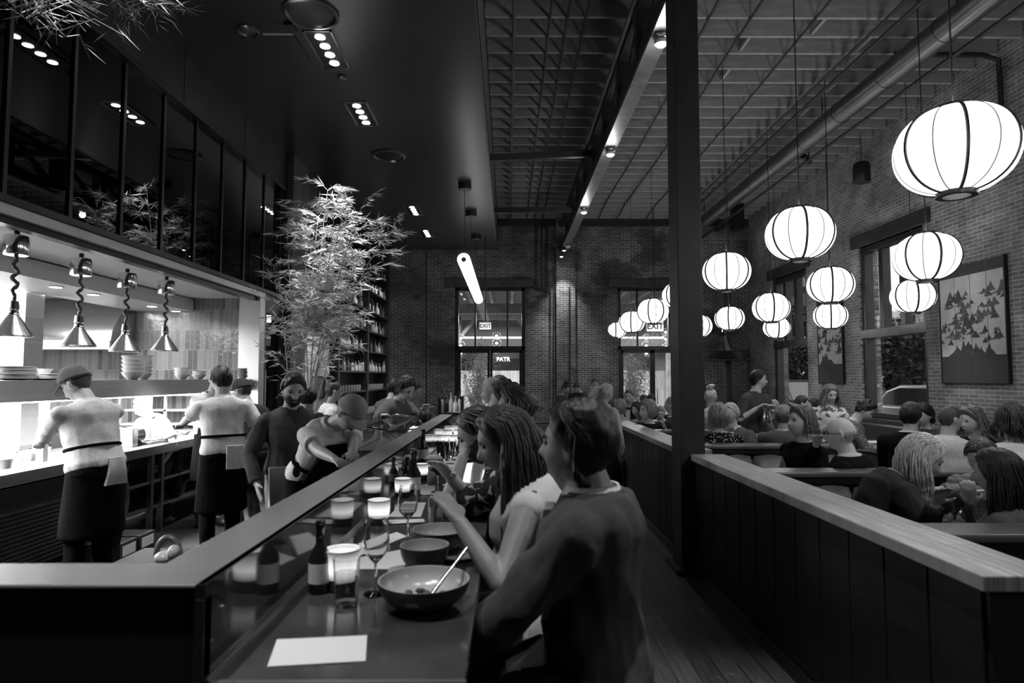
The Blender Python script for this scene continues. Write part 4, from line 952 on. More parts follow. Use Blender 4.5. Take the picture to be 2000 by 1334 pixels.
# prep board and bowls by the bending cook
t = thing('cutting_board', 'white cutting board in front of the bending cook in a cap', 'board', (-1.0, 4.1, .9)); MB().box(-1.10, -.80, 3.85, 4.5, .9, 1.03).build('board', white_cer, t, bevel=.006)
t = BW.put(V((-.95, 3.72, .90)), 0, 'steel mixing bowl beneath the hands of the bending cook', None, 1.7)
# coil of hose and white cloth beyond the near cap
t = thing('hose_loop', 'grey looped hose standing up behind the steel cap corner', 'hose', (-1.75, 3.0, .9))
c = W(328, 1085, 3.05); MB().tube([c + V((.055 * math.cos(a), 0, .085 * math.sin(a))) for a in [PI * k / 10 for k in range(11)]], .014, 8).build('loop', mat('hose_grey', .14, .4), t, smooth=True)
MB().box(c.x - .25, c.x + .45, 2.8, 3.3, c.z - .5, c.z - .03).build('bin', mat('service_front'), t)
c = W(322, 1088, 2.95); tag(MB().ell(c, (.045, .05, .03), n=12, m=6).ell(c + V((.04, 0, .02)), (.025, .04, .035), n=10, m=6).build('cloth', white_cer, smooth=True), 'crumpled white cloth below the hose loop', 'cloth')
# ================================================================ PARTITION, BOOTHS, TABLES
capm = planks('cap_wood', 1, 0, .3, .36, .2, .4, .25, .6)
pt_ = thing('partition', 'long low dark wood partition with pale worn wooden cap along the aisle', 'partition', (1.73, 6, 0))
partm = mat('partition_dark', .009, .6, 0, 2, .4, .5, 26, stretch=(1, 1, .6))
def pseg(y0, y1):
    MB().box(1.62, 1.84, y0, y1, 0, .965).build('core', partm, pt_)
    k = y0 + .02
    while k < y1 - .1:
        MB().box(1.604, 1.62, k, min(k + .27, y1), .09, .965).build('panel_board', partm, pt_, bevel=.004); k += .283
    MB().box(1.59, 1.62, y0, y1, 0, .085).build('skirting', mat('skirting_dark', .02, .4), pt_, bevel=.004)
pseg(2.17, 5.48); pseg(5.92, 10.2)
for y0, y1 in ((2.15, 5.54), (5.86, 10.2)): MB().box(1.585, 1.875, y0, y1, .965, 1.02).build('cap_board', capm, pt_, bevel=.006)
leather = mat('booth_leather', .2, .33, 0, 8, .25, .12, 25)
ledge = mat('ledge_wood', .12, .25, 0, 4, .3)
LEDG = [2.94 + 1.865 * k for k in range(7)]
def booth_divider(i, y, xe):
    """double-sided seat: ledge on top, channelled leather on both faces"""
    nm = ('nearest to the camera', 'behind the blonde woman', 'behind the curly-haired woman and the bald man', 'under the laughing woman in black', 'beyond the laughing woman', 'before the far standing guests', 'last before the brick wall')[i]
    t = thing('booth_bench', 'double booth bench with tufted leather back, %s' % nm, 'bench', (2.6, y, 0), 'booth benches along the partition')
    x0 = 1.88
    MB().box(x0, xe, y - .06, y + .12, .0, .90).build('core', mat('booth_core', .015, .5), t)
    MB().box(x0, xe + .01, y - .09, y + .15, .945, .985).build('ledge_top', ledge, t, bevel=.012)
    MB().box(x0, xe, y - .07, y + .13, .90, .945).build('ledge_band', mat('band_black', .01, .4), t)
    n = max(2, round((xe - x0) / .34)); w = (xe - x0) / n
    for side in (-1, 1):
        if i == 0 and side == -1: continue
        yy = y - .06 if side < 0 else y + .12
        for k in range(n):
            cx = x0 + w * (k + .5); rs = []
            for j in range(9):
                u = j / 8; z = .46 + .43 * u; bul = .095 * (math.sin(PI * min(1, .15 + u * .95)) ** .45 if u < .98 else .3)
                ring = []
                for q in range(13):
                    s = -1 + 2 * q / 12; ring.append(V((cx + s * w * .495 * (1 if u < .85 else 1 - .12 * ((u - .85) / .15) ** 2), yy + side * bul * (1 - abs(s) ** 4) ** .5 * 1.0, z + (0 if u < .85 else -.02 * s * s))))
                ring += [V((cx + w * .49, yy, z)), V((cx - w * .49, yy, z))]
                rs.append(ring)
            MB().rings(rs).build('back_cushion', leather, t, smooth=True)
        ys = (yy - .46, yy + .0) if side < 0 else (yy, yy + .46)
        MB().box(x0, xe, ys[0], ys[1], .32, .47).build('seat', leather, t, bevel=.04, seg=3); MB().box(x0 + .02, xe - .02, ys[0] + .03, ys[1], 0, .32).build('seat_base', mat('booth_core'), t)
for i, y in enumerate(LEDG): booth_divider(i, y, (3.75, 3.55, 3.5, 3.4, 3.3, 3.2, 3.1)[i])
# side cushion along the partition with the rounded corner
for i in range(1, 5):
    y0, y1 = LEDG[i - 1] + .62, LEDG[i] - .14
    t = thing('corner_cushion', 'rounded leather corner cushion against the partition, %s' % ('between the two nearest ledges', 'between the second and third ledge', 'between the third and fourth ledge', 'between the fourth and fifth ledge')[i - 1], 'cushion', (1.95, y1, .5))
    MB().tube([(1.93, y1 - .75, .44), (1.93, y1 - .75, .80), (1.93, y1 - .74, .84)], [.05, .05, .03], 8).build('bolster', leather, t, smooth=True)
    rs = []
    for j in range(9):
        u = j / 8; z = .46 + .46 * u; r = .30 * (1 if u < .75 else math.sqrt(max(.05, 1 - ((u - .75) / .26) ** 2)))
        rs.append([V((1.885 + (r * .62) * max(0, math.cos(a)), y1 - .26 + r * .9 * math.sin(a), z)) for a in [(-PI / 2 + PI * q / 12) for q in range(13)]])
    MB().rings(rs).build('curved_back', leather, t, smooth=True)
ttop = mat('table_top', .07, .22, 0, 5, .4)
def booth_table(i, y, x0, x1):
    lab = ('dark booth table of the leaning blonde woman', 'dark booth table of the bald man and the curly-haired woman', 'booth table of the woman in polka dots', 'booth table in front of the laughing woman', 'booth table beyond the laughing woman', 'farthest booth table before the brick wall')[i]
    t = thing('booth_table', lab, 'table', ((x0 + x1) / 2, y, 0), 'booth tables')
    MB().box(x0, x1, y - .29, y + .29, .72, .75).build('table_top', ttop, t, bevel=.01)
    MB().cyl(((x0 + x1) / 2, y, .02), ((x0 + x1) / 2, y, .72), .04, n=12).build('pedestal', blackm, t); MB().box((x0 + x1) / 2 - .3, (x0 + x1) / 2 + .3, y - .22, y + .22, 0, .03).build('foot_plate', blackm, t, bevel=.01)
    return t
for i in range(6): booth_table(i, (LEDG[i] + LEDG[i + 1]) / 2 + .03, 2.12, (3.6, 3.45, 3.4, 3.3, 3.2, 3.1)[i])
def round_tab(lab, c, r=.38, sq=True):
    t = thing('dining_table', lab, 'table', c); x, y = c[0], c[1]
    (MB().box(x - r, x + r, y - r * .8, y + r * .8, .72, .75) if sq else MB().lathe((x, y, .72), [(r, 0), (r, .03)], 32)).build('table_top', ttop, t, bevel=.006)
    MB().cyl((x, y, .02), (x, y, .72), .03, n=12).build('pedestal', blackm, t); MB().lathe((x, y, 0), [(.22, 0), (.22, .015), (.05, .03)], 20).build('foot', blackm, t)
TABS = [(5.15, 9.35, 'window-side table where a person leans over papers'), (4.95, 7.2, 'table between the dark-suited man and his companion'), (5.35, 6.6, 'table between the man in the white shirt and the curly-haired guest'), (4.6, 5.2, 'table by the woman in the white top'), (4.0, 9.6, 'small table by the standing waiter'), (4.6, 11.6, 'table near the floral dress woman'), (.9, 13.6, 'table in front of the far standing guests')]
for x, y, lab in TABS: round_tab(lab, (x, y, 0))
# chairs
def chair_proto():
    t = thing('dining_chair', 'x', 'chair'); lm = blackm
    MB().box(-.21, .21, -.21, .21, .43, .48).build('seat', leather, t, bevel=.02, seg=3)
    for sx in (-1, 1):
        MB().tube([(sx * .18, .18, .44), (sx * .2, .2, 0)], [.016, .011], 8).build('leg', lm, t)
        MB().tube([(sx * .18, -.18, .44), (sx * .2, -.24, 0)], [.016, .011], 8).build('leg', lm, t)
    rs = []
    pts = []
    for k in range(13):
        a = -1.25 + 2.5 * k / 12; pts.append((.27 * math.sin(a), -.23 + .16 * (1 - math.cos(a)), .80 - .06 * abs(math.sin(a)) ** 2))
    MB().tube(pts, .02, 8).build('top_rail', darkwood, t, smooth=True)
    m = MB(); n = len(pts)
    m.rings([[V(p) + V((0, .0, -.26 * (1 - u)) ) for p in pts] + [V(p) + V((0, .02, -.26 * (1 - u))) for p in pts[::-1]] for u in (0, .5, 1)])
    m.build('curved_back', darkwood, t, smooth=True)
    MB().tube([(.24, -.12, .56), (.2, -.1, .45)], .012, 6).tube([(-.24, -.12, .56), (-.2, -.1, .45)], .012, 6).build('back_support', lm, t)
    return t
CH = Proto(chair_proto())
# ================================================================ PEOPLE
def sstep(a, b, x):
    x = max(0.0, min(1.0, (x - a) / (b - a))); return x * x * (3 - 2 * x)
def gs(x, s): return math.exp(-(x / s) ** 2)
def head_pt(a, t, feat=True, g=1.0):
    """a: azimuth from the nose, t: elevation; returns (forward, right, up) for a .235 m tall head"""
    ct = math.cos(t); x = ct * math.cos(a) * .097; y = ct * math.sin(a) * .077; z = math.sin(t) * .118
    if z < 0:
        k = -z / .118
        y *= 1 - .26 * k ** 1.4
        if x < 0: x *= 1 - .55 * k; 
        else: x = x * (1 + .05 * k) + .006 * k
    else:
        x *= 1 + .04 * (z / .118); 
        if x < 0: x *= 1.06
    if math.cos(a) > .1 and feat:
        w = sstep(.1, .5, math.cos(a)); ay = abs(y); d = 0
        nz = sstep(.025, -.03, z) * sstep(-.046, -.032, z); d += .027 * nz * gs(y, .0125 + .003 * nz)
        d += .004 * gs(z - .034, .014) * gs(ay - .028, .026) - .010 * gs(z - .012, .013) * gs(ay - .031, .016)
        d += .003 * gs(z + .024, .02) * gs(ay - .042, .02) + .007 * gs(z + .054, .006) * gs(y, .021) + .006 * gs(z + .066, .006) * gs(y, .018)
        d -= .004 * gs(z + .0605, .003) * gs(y, .02) + .004 * gs(z + .08, .006) * gs(y, .02); d += .007 * gs(z + .098, .015) * gs(y, .02)
        x += d * w
    return x, y, z
def bake(objs_mb, name, m, parent, vox, it=3, fac=.5, disp=None):
    """union of the shapes in one continuous skin"""
    me = bpy.data.meshes.new(name); o0 = parent_loc(parent)
    me.from_pydata([tuple(p - o0) for p in objs_mb.v], [], objs_mb.f); me.update()
    import bmesh
    bm = bmesh.new(); bm.from_mesh(me); bmesh.ops.recalc_face_normals(bm, faces=bm.faces); bm.to_mesh(me); bm.free()
    o = bpy.data.objects.new(name, me); COL.objects.link(o)
    r = o.modifiers.new('r', 'REMESH'); r.mode = 'VOXEL'; r.voxel_size = vox
    if it: s = o.modifiers.new('s', 'SMOOTH'); s.factor = fac; s.iterations = it
    dg = bpy.context.evaluated_depsgraph_get(); nm = bpy.data.meshes.new_from_object(o.evaluated_get(dg))
    bpy.data.objects.remove(o); bpy.data.meshes.remove(me)
    nm.name = name; nm.materials.clear(); nm.materials.append(m)
    nm.polygons.foreach_set('use_smooth', [True] * len(nm.polygons))
    if disp:
        amp, fr, st = disp; nv = [v.normal.copy() for v in nm.vertices]
        for v, n in zip(nm.vertices, nv):
            p = V((v.co.x * st[0], v.co.y * st[1], v.co.z * st[2])) * fr
            q = 1 - abs(noise.noise(p)) * 2.2; q2 = noise.noise(p * 2.3 + V((5, 1, 2)))
            v.co += n * amp * (q * .7 + q2 * .5 - .3)
    o = bpy.data.objects.new(name, nm); COL.objects.link(o); o.parent = parent
    return o
SK = {}
def skin(c): return mat('skin_%d' % int(c * 100), c, .5, 0, 30, .06)
def cloth(c, rough=.85, pat=None):
    nm = 'cloth_%d_%s' % (int(c * 1000), pat or '')
    if nm in MATS: return MATS[nm]
    m = mat(nm, c, rough, 0, 60, .12, .25, 18, spec=.2 if c > .02 else .05)
    if pat:
        nt = m.node_tree; b = nt.nodes['Principled BSDF']; N = nt.nodes.new; L = nt.links.new; tc = N('ShaderNodeTexCoord')
        for l in list(b.inputs['Base Color'].links): nt.links.remove(l)
        mx = N('ShaderNodeMix'); mx.data_type = 'RGBA'; mx.inputs['A'].default_value = (c, c, c, 1)
        if pat == 'dots':
            v = N('ShaderNodeTexVoronoi'); v.inputs['Scale'].default_value = 44; cmp = N('ShaderNodeMath'); cmp.operation = 'LESS_THAN'; cmp.inputs[1].default_value = .27; out = v.outputs['Distance']; c2 = .7
        elif pat == 'floral':
            v = N('ShaderNodeTexNoise'); v.inputs['Scale'].default_value = 17; v.inputs['Detail'].default_value = 4; cmp = N('ShaderNodeMath'); cmp.operation = 'GREATER_THAN'; cmp.inputs[1].default_value = .585; out = v.outputs['Fac']; c2 = .12
        elif pat == 'sprig':
            v = N('ShaderNodeTexVoronoi'); v.inputs['Scale'].default_value = 15; cmp = N('ShaderNodeMath'); cmp.operation = 'LESS_THAN'; cmp.inputs[1].default_value = .15; out = v.outputs['Distance']; c2 = .1
        elif pat == 'darkfloral':
            v = N('ShaderNodeTexNoise'); v.inputs['Scale'].default_value = 30; v.inputs['Detail'].default_value = 5; cmp = N('ShaderNodeMath'); cmp.operation = 'GREATER_THAN'; cmp.inputs[1].default_value = .56; out = v.outputs['Fac']; c2 = .3
        elif pat == 'plaid':
            v = N('ShaderNodeTexWave'); v.inputs['Scale'].default_value = 9; v.bands_direction = 'Z'; v2 = N('ShaderNodeTexWave'); v2.inputs['Scale'].default_value = 9; L(tc.outputs['Object'], v2.inputs['Vector'])
            ad = N('ShaderNodeMath'); ad.operation = 'ADD'; L(v.outputs['Fac'], ad.inputs[0]); L(v2.outputs['Fac'], ad.inputs[1]); cmp = N('ShaderNodeMath'); cmp.operation = 'MULTIPLY'; cmp.inputs[1].default_value = .5; out = ad.outputs[0]; c2 = .3
        L(tc.outputs['Object'], v.inputs['Vector']); L(out, cmp.inputs[0]); L(cmp.outputs[0], mx.inputs['Factor']); mx.inputs['B'].default_value = (c2, c2, c2, 1); L(mx.outputs['Result'], b.inputs['Base Color'])
    return m
def hairm(c):
    nm = 'hair_%d' % int(c * 1000)
    if nm in MATS: return MATS[nm]
    return mat(nm, c, .42, 0, 34, .5, .3, 90, stretch=(3, 3, .4), spec=.5)
def ik(a, b, l1, l2, pole):
    d = b - a; L = d.length; mx = (l1 + l2) * .995
    if L > mx: b = a + d * (mx / L); d = b - a; L = mx
    L = max(L, abs(l1 - l2) + .02)
    u = d.normalized(); x = (L * L + l1 * l1 - l2 * l2) / (2 * L); h = math.sqrt(max(0, l1 * l1 - x * x))
    p = pole - u * pole.dot(u); p = p.normalized() if p.length > 1e-5 else ortho(u)[0]
    return a + u * x + p * h, b
def person(lab, head, yaw, hy=0, hp=0, hr=0, pose='sit', lean=4, side=0, s=1.0, fem=False, hands=(None, None), skin_c=.42, hair=('short', .03), top=('shirt', .3, None),
           legs=.03, vox=.011, extras=(), wr=.006, group=None, neck=.0, elbow=None, tors=0, face=False, curl=.6, hsc=1.0, fat=1.0, pelvis_drop=None, rnd=1, hwid=1.0, nv=0.0):
    C = W(*head) if len(head) == 3 and abs(head[0]) > 12 else V(head)
    ca, sa = math.cos(math.radians(yaw)), math.sin(math.radians(yaw)); F = V((ca, sa, 0)); Rt = V((sa, -ca, 0)); U = V((0, 0, 1))
    rr = random.Random(rnd * 77 + int(head[0] * 10))
    # head frame
    a2 = math.radians(yaw + hy); hf = V((math.cos(a2), math.sin(a2), 0)); hrt = V((math.sin(a2), -math.cos(a2), 0))
    q = math.radians(hp); hf2 = hf * math.cos(q) - U * math.sin(q); hu = hf * math.sin(q) + U * math.cos(q); q = math.radians(hr)
    hu2 = hu * math.cos(q) + hrt * math.sin(q); hr2 = hrt * math.cos(q) - hu * math.sin(q); hf, hrt, hu = hf2, hr2, hu2
    hs = s * hsc; sw = (.168 if fem else .192) * s * fat
    l = math.radians(lean); sd = math.radians(side)
    T = (U * math.cos(l) + F * math.sin(l)); T = (T * math.cos(sd) + Rt * math.sin(sd)).normalized(); TF = (F - T * F.dot(T)).normalized(); TR = TF.cross(T).normalized()
    if TR.dot(Rt) < 0: TR = -TR
    q = math.radians(tors); TRs = TR * math.cos(q) + TF * math.sin(q)
    N = C - hu * (.120 - nv) * s - hf * (.026 + neck) * s - T * .035 * s
    SL = .50 * s; P = N - T * SL
    if pelvis_drop: P = V((P.x, P.y, pelvis_drop))
    root = thing('person', lab, 'person', V((P.x, P.y, 0)), group)
    def spine(u): return P + (N - P) * u
    def trings(mb, prof, add=0.0, n=20, hem=None):
        rs = []
        for (u, w, d, fo) in prof:
            c = spine(u) + TF * (fo * s); w = w * s * fat * ((.88 if u > .5 else 1.0) if fem else 1) + add; d = d * s * fat + add
            if fem and .55 < u < .8: d += .02 * s
            mix = sstep(.3, .8, u); rt = (TR * (1 - mix) + TRs * mix).normalized(); ff = T.cross(rt) * -1
            if ff.dot(TF) < 0: ff = -ff
            rs.append([c + rt * (w * math.copysign(abs(math.cos(2 * PI * j / n)) ** .8, math.cos(2 * PI * j / n))) + ff * (d * math.sin(2 * PI * j / n)) for j in range(n)])
        mb.rings(rs)
    PROF = [(-.2, .12, .10, 0), (-.08, .165, .118, -.01), (.02, .168, .12, -.008), (.2, .145, .108, 0), (.4, .145, .108, .006), (.62, .165, .12, .012), (.76, .180, .118, .0), (.85, .180, .105, -.008), (.905, .160, .092, -.013), (.95, .124, .08, -.015), (.985, .09, .069, -.013), (1.015, .068, .062, -.008)]
    B = MB()
    trings(B, PROF)
    B.tube([N - T * .03, N + (C - N) * .35, C - hu * .05 * hs], [.072 * s, .060 * s, .062 * s] if not fem else [.06 * s, .05 * s, .052 * s], 12)
    sh = [N - T * .088 * s - TRs * sw, N - T * .088 * s + TRs * sw]
    la, lf = .285 * s, .255 * s
    arms = []
    for k in (0, 1):
        sg = -1 if k == 0 else 1; h = hands[k]
        if h is None: h = ('l', .34, .10, -.36) if pose == 'sit' else ('l', .04, .26, -.55)
        if h[0] == 'l': wq = N + F * h[1] * s + Rt * (sg * h[2] * s) + U * h[3] * s
        else: wq = W(*h) if abs(h[0]) > 12 else V(h)
        pole = (elbow[k] if elbow and elbow[k] is not None else (-U * .9 + Rt * sg * .55 - F * .35)); pole = V(pole)
        e, wq = ik(sh[k], wq, la, lf, pole)
        arms.append((sh[k], e, wq))
        B.ell(sh[k], (.052 * s,) * 3, n=10, m=6)
        B.tube([sh[k] + (sh[k] - e).normalized() * .0, sh[k] * .6 + e * .4, e], [.052 * s, .047 * s, .038 * s], 10)
        B.ell(e, (.038 * s,) * 3, n=8, m=6)
        B.tube([e, e * .7 + wq * .3, wq], [.038 * s, .039 * s, .026 * s], 10)
        # hand with five fingers
        d = (wq - e).normalized(); d = (d + V((0, 0, -.12))).normalized() if pose == 'sit' else d
        pn = (-U - d * (-U).dot(d)); pn = pn.normalized() if pn.length > .2 else (Rt * -sg - d * (Rt * -sg).dot(d)).normalized()
        if d.z < -.7: pn = (Rt * -sg - d * (Rt * -sg).dot(d)).normalized()
        w = d.cross(pn).normalized(); 
        if w.dot(Rt * -sg) < 0: w = -w   # towards the thumb side
        B.rings([[wq + d * x + w * (ww * math.cos(2 * PI * j / 12)) + pn * (tt * math.sin(2 * PI * j / 12)) for j in range(12)] for x, ww, tt in ((-.01, .024, .019), (.03 * s, .036, .017), (.07 * s, .042, .015), (.088 * s, .038, .011))])
        for i, (off, ln) in enumerate(((.033, .068), (.0115, .078), (-.0105, .072), (-.032, .056))):
            b0 = wq + d * .08 * s + w * off * s; cd = d; pts = [b0]; spr = w * (off * 1.6)
            for jn, fr in enumerate((.45, .3, .25)):
                cu = curl * (.35, .7, 1.05)[jn]; cd = (d * math.cos(cu) + pn * math.sin(cu) + spr).normalized(); pts.append(pts[-1] + cd * ln * fr * s)
            B.tube(pts, [.0095 * s, .009 * s, .0083 * s, .0068 * s], 8)
        th0 = wq + d * .022 * s + w * .03 * s; th1 = th0 + (d * .6 + w * .75 + pn * .3).normalized() * .04 * s; th2 = th1 + (d * .9 + w * .25 + pn * .35).normalized() * .032 * s
        B.tube([th0 - w * .012, th0, th1, th2], [.013 * s, .0125 * s, .0105 * s, .008 * s], 8)
    # legs
    hipw = .09 * s; lt, lc = .43 * s, .42 * s; lg = []
    for sg in (-1, 1):
        hp_ = P + TR * (sg * hipw) - U * .02
        if pose == 'sit':
            kn = hp_ + (F * 1.0 + Rt * sg * .14 - U * .05).normalized() * lt; an = V((kn.x, kn.y, 0)) - F * .05; an.z = max(.09, kn.z - lc * 1.02)
        elif pose == 'stool':
            kn = hp_ + (F * 1.0 + Rt * sg * .12 - U * .28).normalized() * lt * .97; an = kn - F * .08; an = V((an.x, an.y, max(.3, kn.z - lc)))
        else:
            an = V((P.x, P.y, .085)) + Rt * sg * .11 * s + F * (.02 - .2 * math.sin(l) * 0); kn, an = ik(hp_, an, max(lt, (hp_ - an).length * .506), max(lc, (hp_ - an).length * .5), F)
        lg.append((hp_, kn, an))
        B.tube([hp_, hp_ * .5 + kn * .5, kn], [.085 * s, .076 * s, .055 * s], 12); B.ell(kn, (.056 * s,) * 3, n=10, m=6)
        B.tube([kn, kn * .65 + an * .35, an], [.054 * s, .056 * s, .036 * s], 10)
        B.ell(an + F * .06 * s - U * .045 * s, (.13 * s, .045 * s, .04 * s), (F, Rt, U), 12, 8)
    # head
    nn, mm = (56, 44) if vox < .009 else (36, 30)
    B.rings([[C + (hf * p[0] + hrt * p[1] * hwid + hu * p[2]) * hs for p in [head_pt(2 * PI * j / nn, -PI / 2 + PI * (.01 + .98 * k / mm)) for j in range(nn)]] for k in range(mm + 1)])
    for sg in (-1, 1): B.ell(C + (hf * -.008 + hrt * (sg * .079 * hwid) + hu * -.004) * hs, (.019 * hs, .009 * hs, .031 * hs), ((hf * .95 - hrt * sg * .3).normalized(), hrt, hu), 10, 8)
    body = bake(B, 'body', skin(skin_c), root, vox, 2 if vox < .009 else 1, .4)
    # ---------------------------------------------------- clothes
    kind, cc, pat = top; cm = cloth(cc, .85, pat); add = {'jacket': .026, 'shirt': .018, 'tee': .016, 'dress': .014, 'sweater': .022}[kind] * s
    Sx = MB(); prof = [p for p in PROF if p[0] >= (-.1 if kind != 'dress' else -.25)]
    if kind in ('jacket', 'sweater'): prof = [(-.2, .175, .13, -.005)] + [p for p in PROF if p[0] > -.1]
    if kind in ('shirt', 'tee') : prof = [(-.02, .168, .122, -.008), (.06, .178, .13, -.004), (.16, .168, .125, 0), (.34, .155, .115, .004)] + [p for p in PROF if p[0] > .5]
    prof = [p for p in prof if p[0] < 1.0]
    trings(Sx, prof, add)
    for k in (0, 1):
        a, e, wq = arms[k]; Sx.ell(a, (.049 * s + add * .6,) * 3, n=12, m=8)
        ra = add * (1.0 if kind != 'tee' else 1.1)
        if kind == 'tee' or kind == 'dress' and 'sleeveless' not in extras: Sx.tube([a, a * .35 + e * .65], [.046 * s + ra, .053 * s + ra], 12)
        elif kind == 'dress': pass
        elif 'rolled' in extras: Sx.tube([a, a * .5 + e * .5, e, e * .75 + wq * .25], [.053 * s + ra, .05 * s + ra, .046 * s + ra, .046 * s + ra], 12)
        else:
            Sx.tube([a - (e - a) * .05, a * .5 + e * .5, e], [.046 * s + ra, .049 * s + ra, .042 * s + ra], 12); Sx.ell(e, (.044 * s + ra * .9,) * 3, n=10, m=6); Sx.tube([e, e * .5 + wq * .5, e * .06 + wq * .94], [.043 * s + ra * .9, .039 * s + ra * .8, .032 * s + ra * .7], 12)
    if 'puff' in extras:
        for k in (0, 1): Sx.ell(arms[k][0] * .75 + arms[k][1] * .25, (.085 * s,) * 3, n=12, m=8)
    bake(Sx, {'jacket': 'jacket', 'shirt': 'shirt', 'tee': 'short_sleeve_shirt', 'dress': 'dress', 'sweater': 'sweater'}[kind], cm, root, max(vox, .008), int(5 * (.011 / max(vox, .008)) ** 2) + 1, .5, (wr, 7.5, (1, 1, .55)))
    # collar
    def ring_pts(c, ax, r1, r2, fwd, rt, n=24, a0=-PI, a1=PI): return [c + fwd * (r1 * math.cos(a0 + (a1 - a0) * j / n)) + rt * (r2 * math.sin(a0 + (a1 - a0) * j / n)) for j in range(n + 1)]
    if 'collar' in extras or 'inner' in extras:
        c_c = .6 if 'inner' in extras else cc * 1.15
        top_c = N + T * .012 * s; pts = ring_pts(top_c + TF * .002, T, .082 * s, .086 * s, TF, TR, 24, math.radians(35), math.radians(325)); low = ring_pts(top_c - T * .045 * s, T, .102 * s, .118 * s, TF, TR, 24, math.radians(22), math.radians(338))
        inn = [p + (N - p) * .08 for p in pts]
        m = MB(); m.rings([[low[j], pts[j], inn[j], low[j] + (N - low[j]) * .1] for j in range(25)], cap=True)
        m.build('collar', cloth(c_c), root, smooth=True)
    if kind == 'jacket' and 'inner' in extras:
        pts = ring_pts(N + T * .0 * s, T, .096 * s, .102 * s, TF, TR, 24, math.radians(50), math.radians(310)); low = ring_pts(N - T * .055 * s, T, .122 * s, .142 * s, TF, TR, 24, math.radians(40), math.radians(320))
        MB().rings([[low[j], pts[j], pts[j] + (N - pts[j]) * .1, low[j] + (N - low[j]) * .12] for j in range(25)]).build('jacket_collar', cm, root, smooth=True)
    if 'inner' in extras:   # light shirt showing in the jacket opening
        a = N + TF * .105 * s - T * .05 * s; m = MB(); hh = .3 * s
        m.prism([a - TR * .055 * s, a + TR * .055 * s, a + TF * .055 * s - T * hh], TF * .03 * s); m.build('shirt_front', cloth(.6), root, bevel=.004)
        for sg in (-1, 1):
            b0 = N + TR * sg * .075 * s + TF * .02 * s; b1 = N + TR * sg * .06 * s + TF * .125 * s - T * .1 * s; b2 = N + TF * .165 * s - T * .33 * s
            MB().rings([[b + TR * sg * .03 * s * f_, b + TR * sg * .0 + TF * .012, b + TR * sg * .012] for b, f_ in ((b0, .6), (b1, 1.6), (b2, .3))]).build('lapel', cm, root)
    if 'tie' in extras:
        a = N + TF * .12 * s - T * .05 * s; MB().prism([a - TR * .015, a + TR * .015, a + TR * .03 - T * .3, a - T * .34, a - TR * .03 - T * .3], TF * .03).build('tie', cloth(.05), root)
    # trousers or skirt
    Tx = MB()
    if 'skirt' in extras or kind == 'dress':
        ks = [(P + T * .08 * s, .15 * s, .12 * s), (P - U * .06, .19 * s, .16 * s)]
        if pose == 'stand': Tx.rings([[c + Rt * (w * math.cos(2 * PI * j / 20)) + F * (d * math.sin(2 * PI * j / 20)) for j in range(20)] for c, w, d in ((P + T * .12 * s, .15 * s, .12 * s), (P - U * .1, .2 * s, .17 * s), (V((P.x, P.y, .55)), .26 * s, .24 * s))])
        else:
            for (a, b, c) in lg: Tx.tube([a, (a + b) / 2, b], [.11 * s, .11 * s, .1 * s], 12)
            Tx.ell(P, (.19 * s, .15 * s, .13 * s), (TR, TF, T), 14, 8)
        bake(Tx, 'skirt', cm, root, max(vox, .012), 3, .5, (wr, 8, (1, 1, .4)))
    else:
        trings(Tx, [(-.2, .135, .115, 0), (-.08, .168, .12, -.01), (.06, .165, .118, -.006)], .012)
        for (a, b, c) in lg:
            Tx.tube([a, (a + b) / 2, b], [.097 * s, .09 * s, .072 * s], 12); Tx.ell(b, (.072 * s,) * 3, n=10, m=6); Tx.tube([b, (b + c) / 2, c + U * .02], [.07 * s, .066 * s, .06 * s], 12)
        bake(Tx, 'trousers', cloth(legs), root, max(vox, .012), 3, .5, (wr, 7, (1, 1, .5)))
    sm_ = MB()
    for (a, b, c) in lg:
        q = MB(); q.ell(c + F * .06 * s - U * .045 * s, (.138 * s, .053 * s, .046 * s), (F, Rt, U), 14, 8); q.build('shoe', mat('shoe_dark', .02, .4), root, smooth=True)
    # ---------------------------------------------------- hair
    hk, hc = hair[0], hair[1]; hm = hairm(hc)
    def hline(a):
        x = abs(math.degrees(math.atan2(math.sin(a), math.cos(a))))
        kp = [(0, .082), (35, .074), (55, .048), (72, .015), (88, -.005), (102, -.02), (125, -.062), (180, -.075)]
        if hk in ('long', 'bob'): kp = [(0, .078), (30, .07), (48, .04), (62, -.01), (80, -.06), (180, -.1)]
        for i in range(len(kp) - 1):
            if kp[i][0] <= x <= kp[i + 1][0]: u = (x - kp[i][0]) / (kp[i + 1][0] - kp[i][0]); return kp[i][1] * (1 - u) + kp[i + 1][1] * u
        return kp[-1][1]
    th = {'short': .013, 'crop': .006, 'medium': .026, 'long': .018, 'bob': .034, 'curly': .045, 'ponytail': .011, 'bun': .012, 'bald': .008, 'quiff': .024, 'thin': .008, 'none': 0, 'swept': .026}[hk]
    vol = hair[2] if len(hair) > 2 else 1; th *= vol
    def shell(thf, name, material, nn=56, mm=44, ns=.0, nf=30):
        rs = []
        for k in range(mm + 1):
            row = []
            for j in range(nn):
                a = 2 * PI * j / nn; t = -PI / 2 + PI * (.01 + .98 * k / mm); x, y, z = head_pt(a, t, False); o = thf(a, x, y, z)
                if ns and o > 0:
                    if nf < 30: o += ns * (1.3 * noise.noise(V((x * 46 + rnd, y * 58, z * 9))) + .8 * noise.noise(V((x * 134, y * 169, z * 14))))
                    else: o += ns * noise.noise(V((x, y, z * .8)) * nf + V((rnd, 0, 0)))
                f = 1 + o / .095; row.append(C + (hf * x * f + hrt * y * f * hwid + hu * z * f) * hs)
            rs.append(row)
        return MB().rings(rs).build(name, material, root, smooth=True, auto=False)
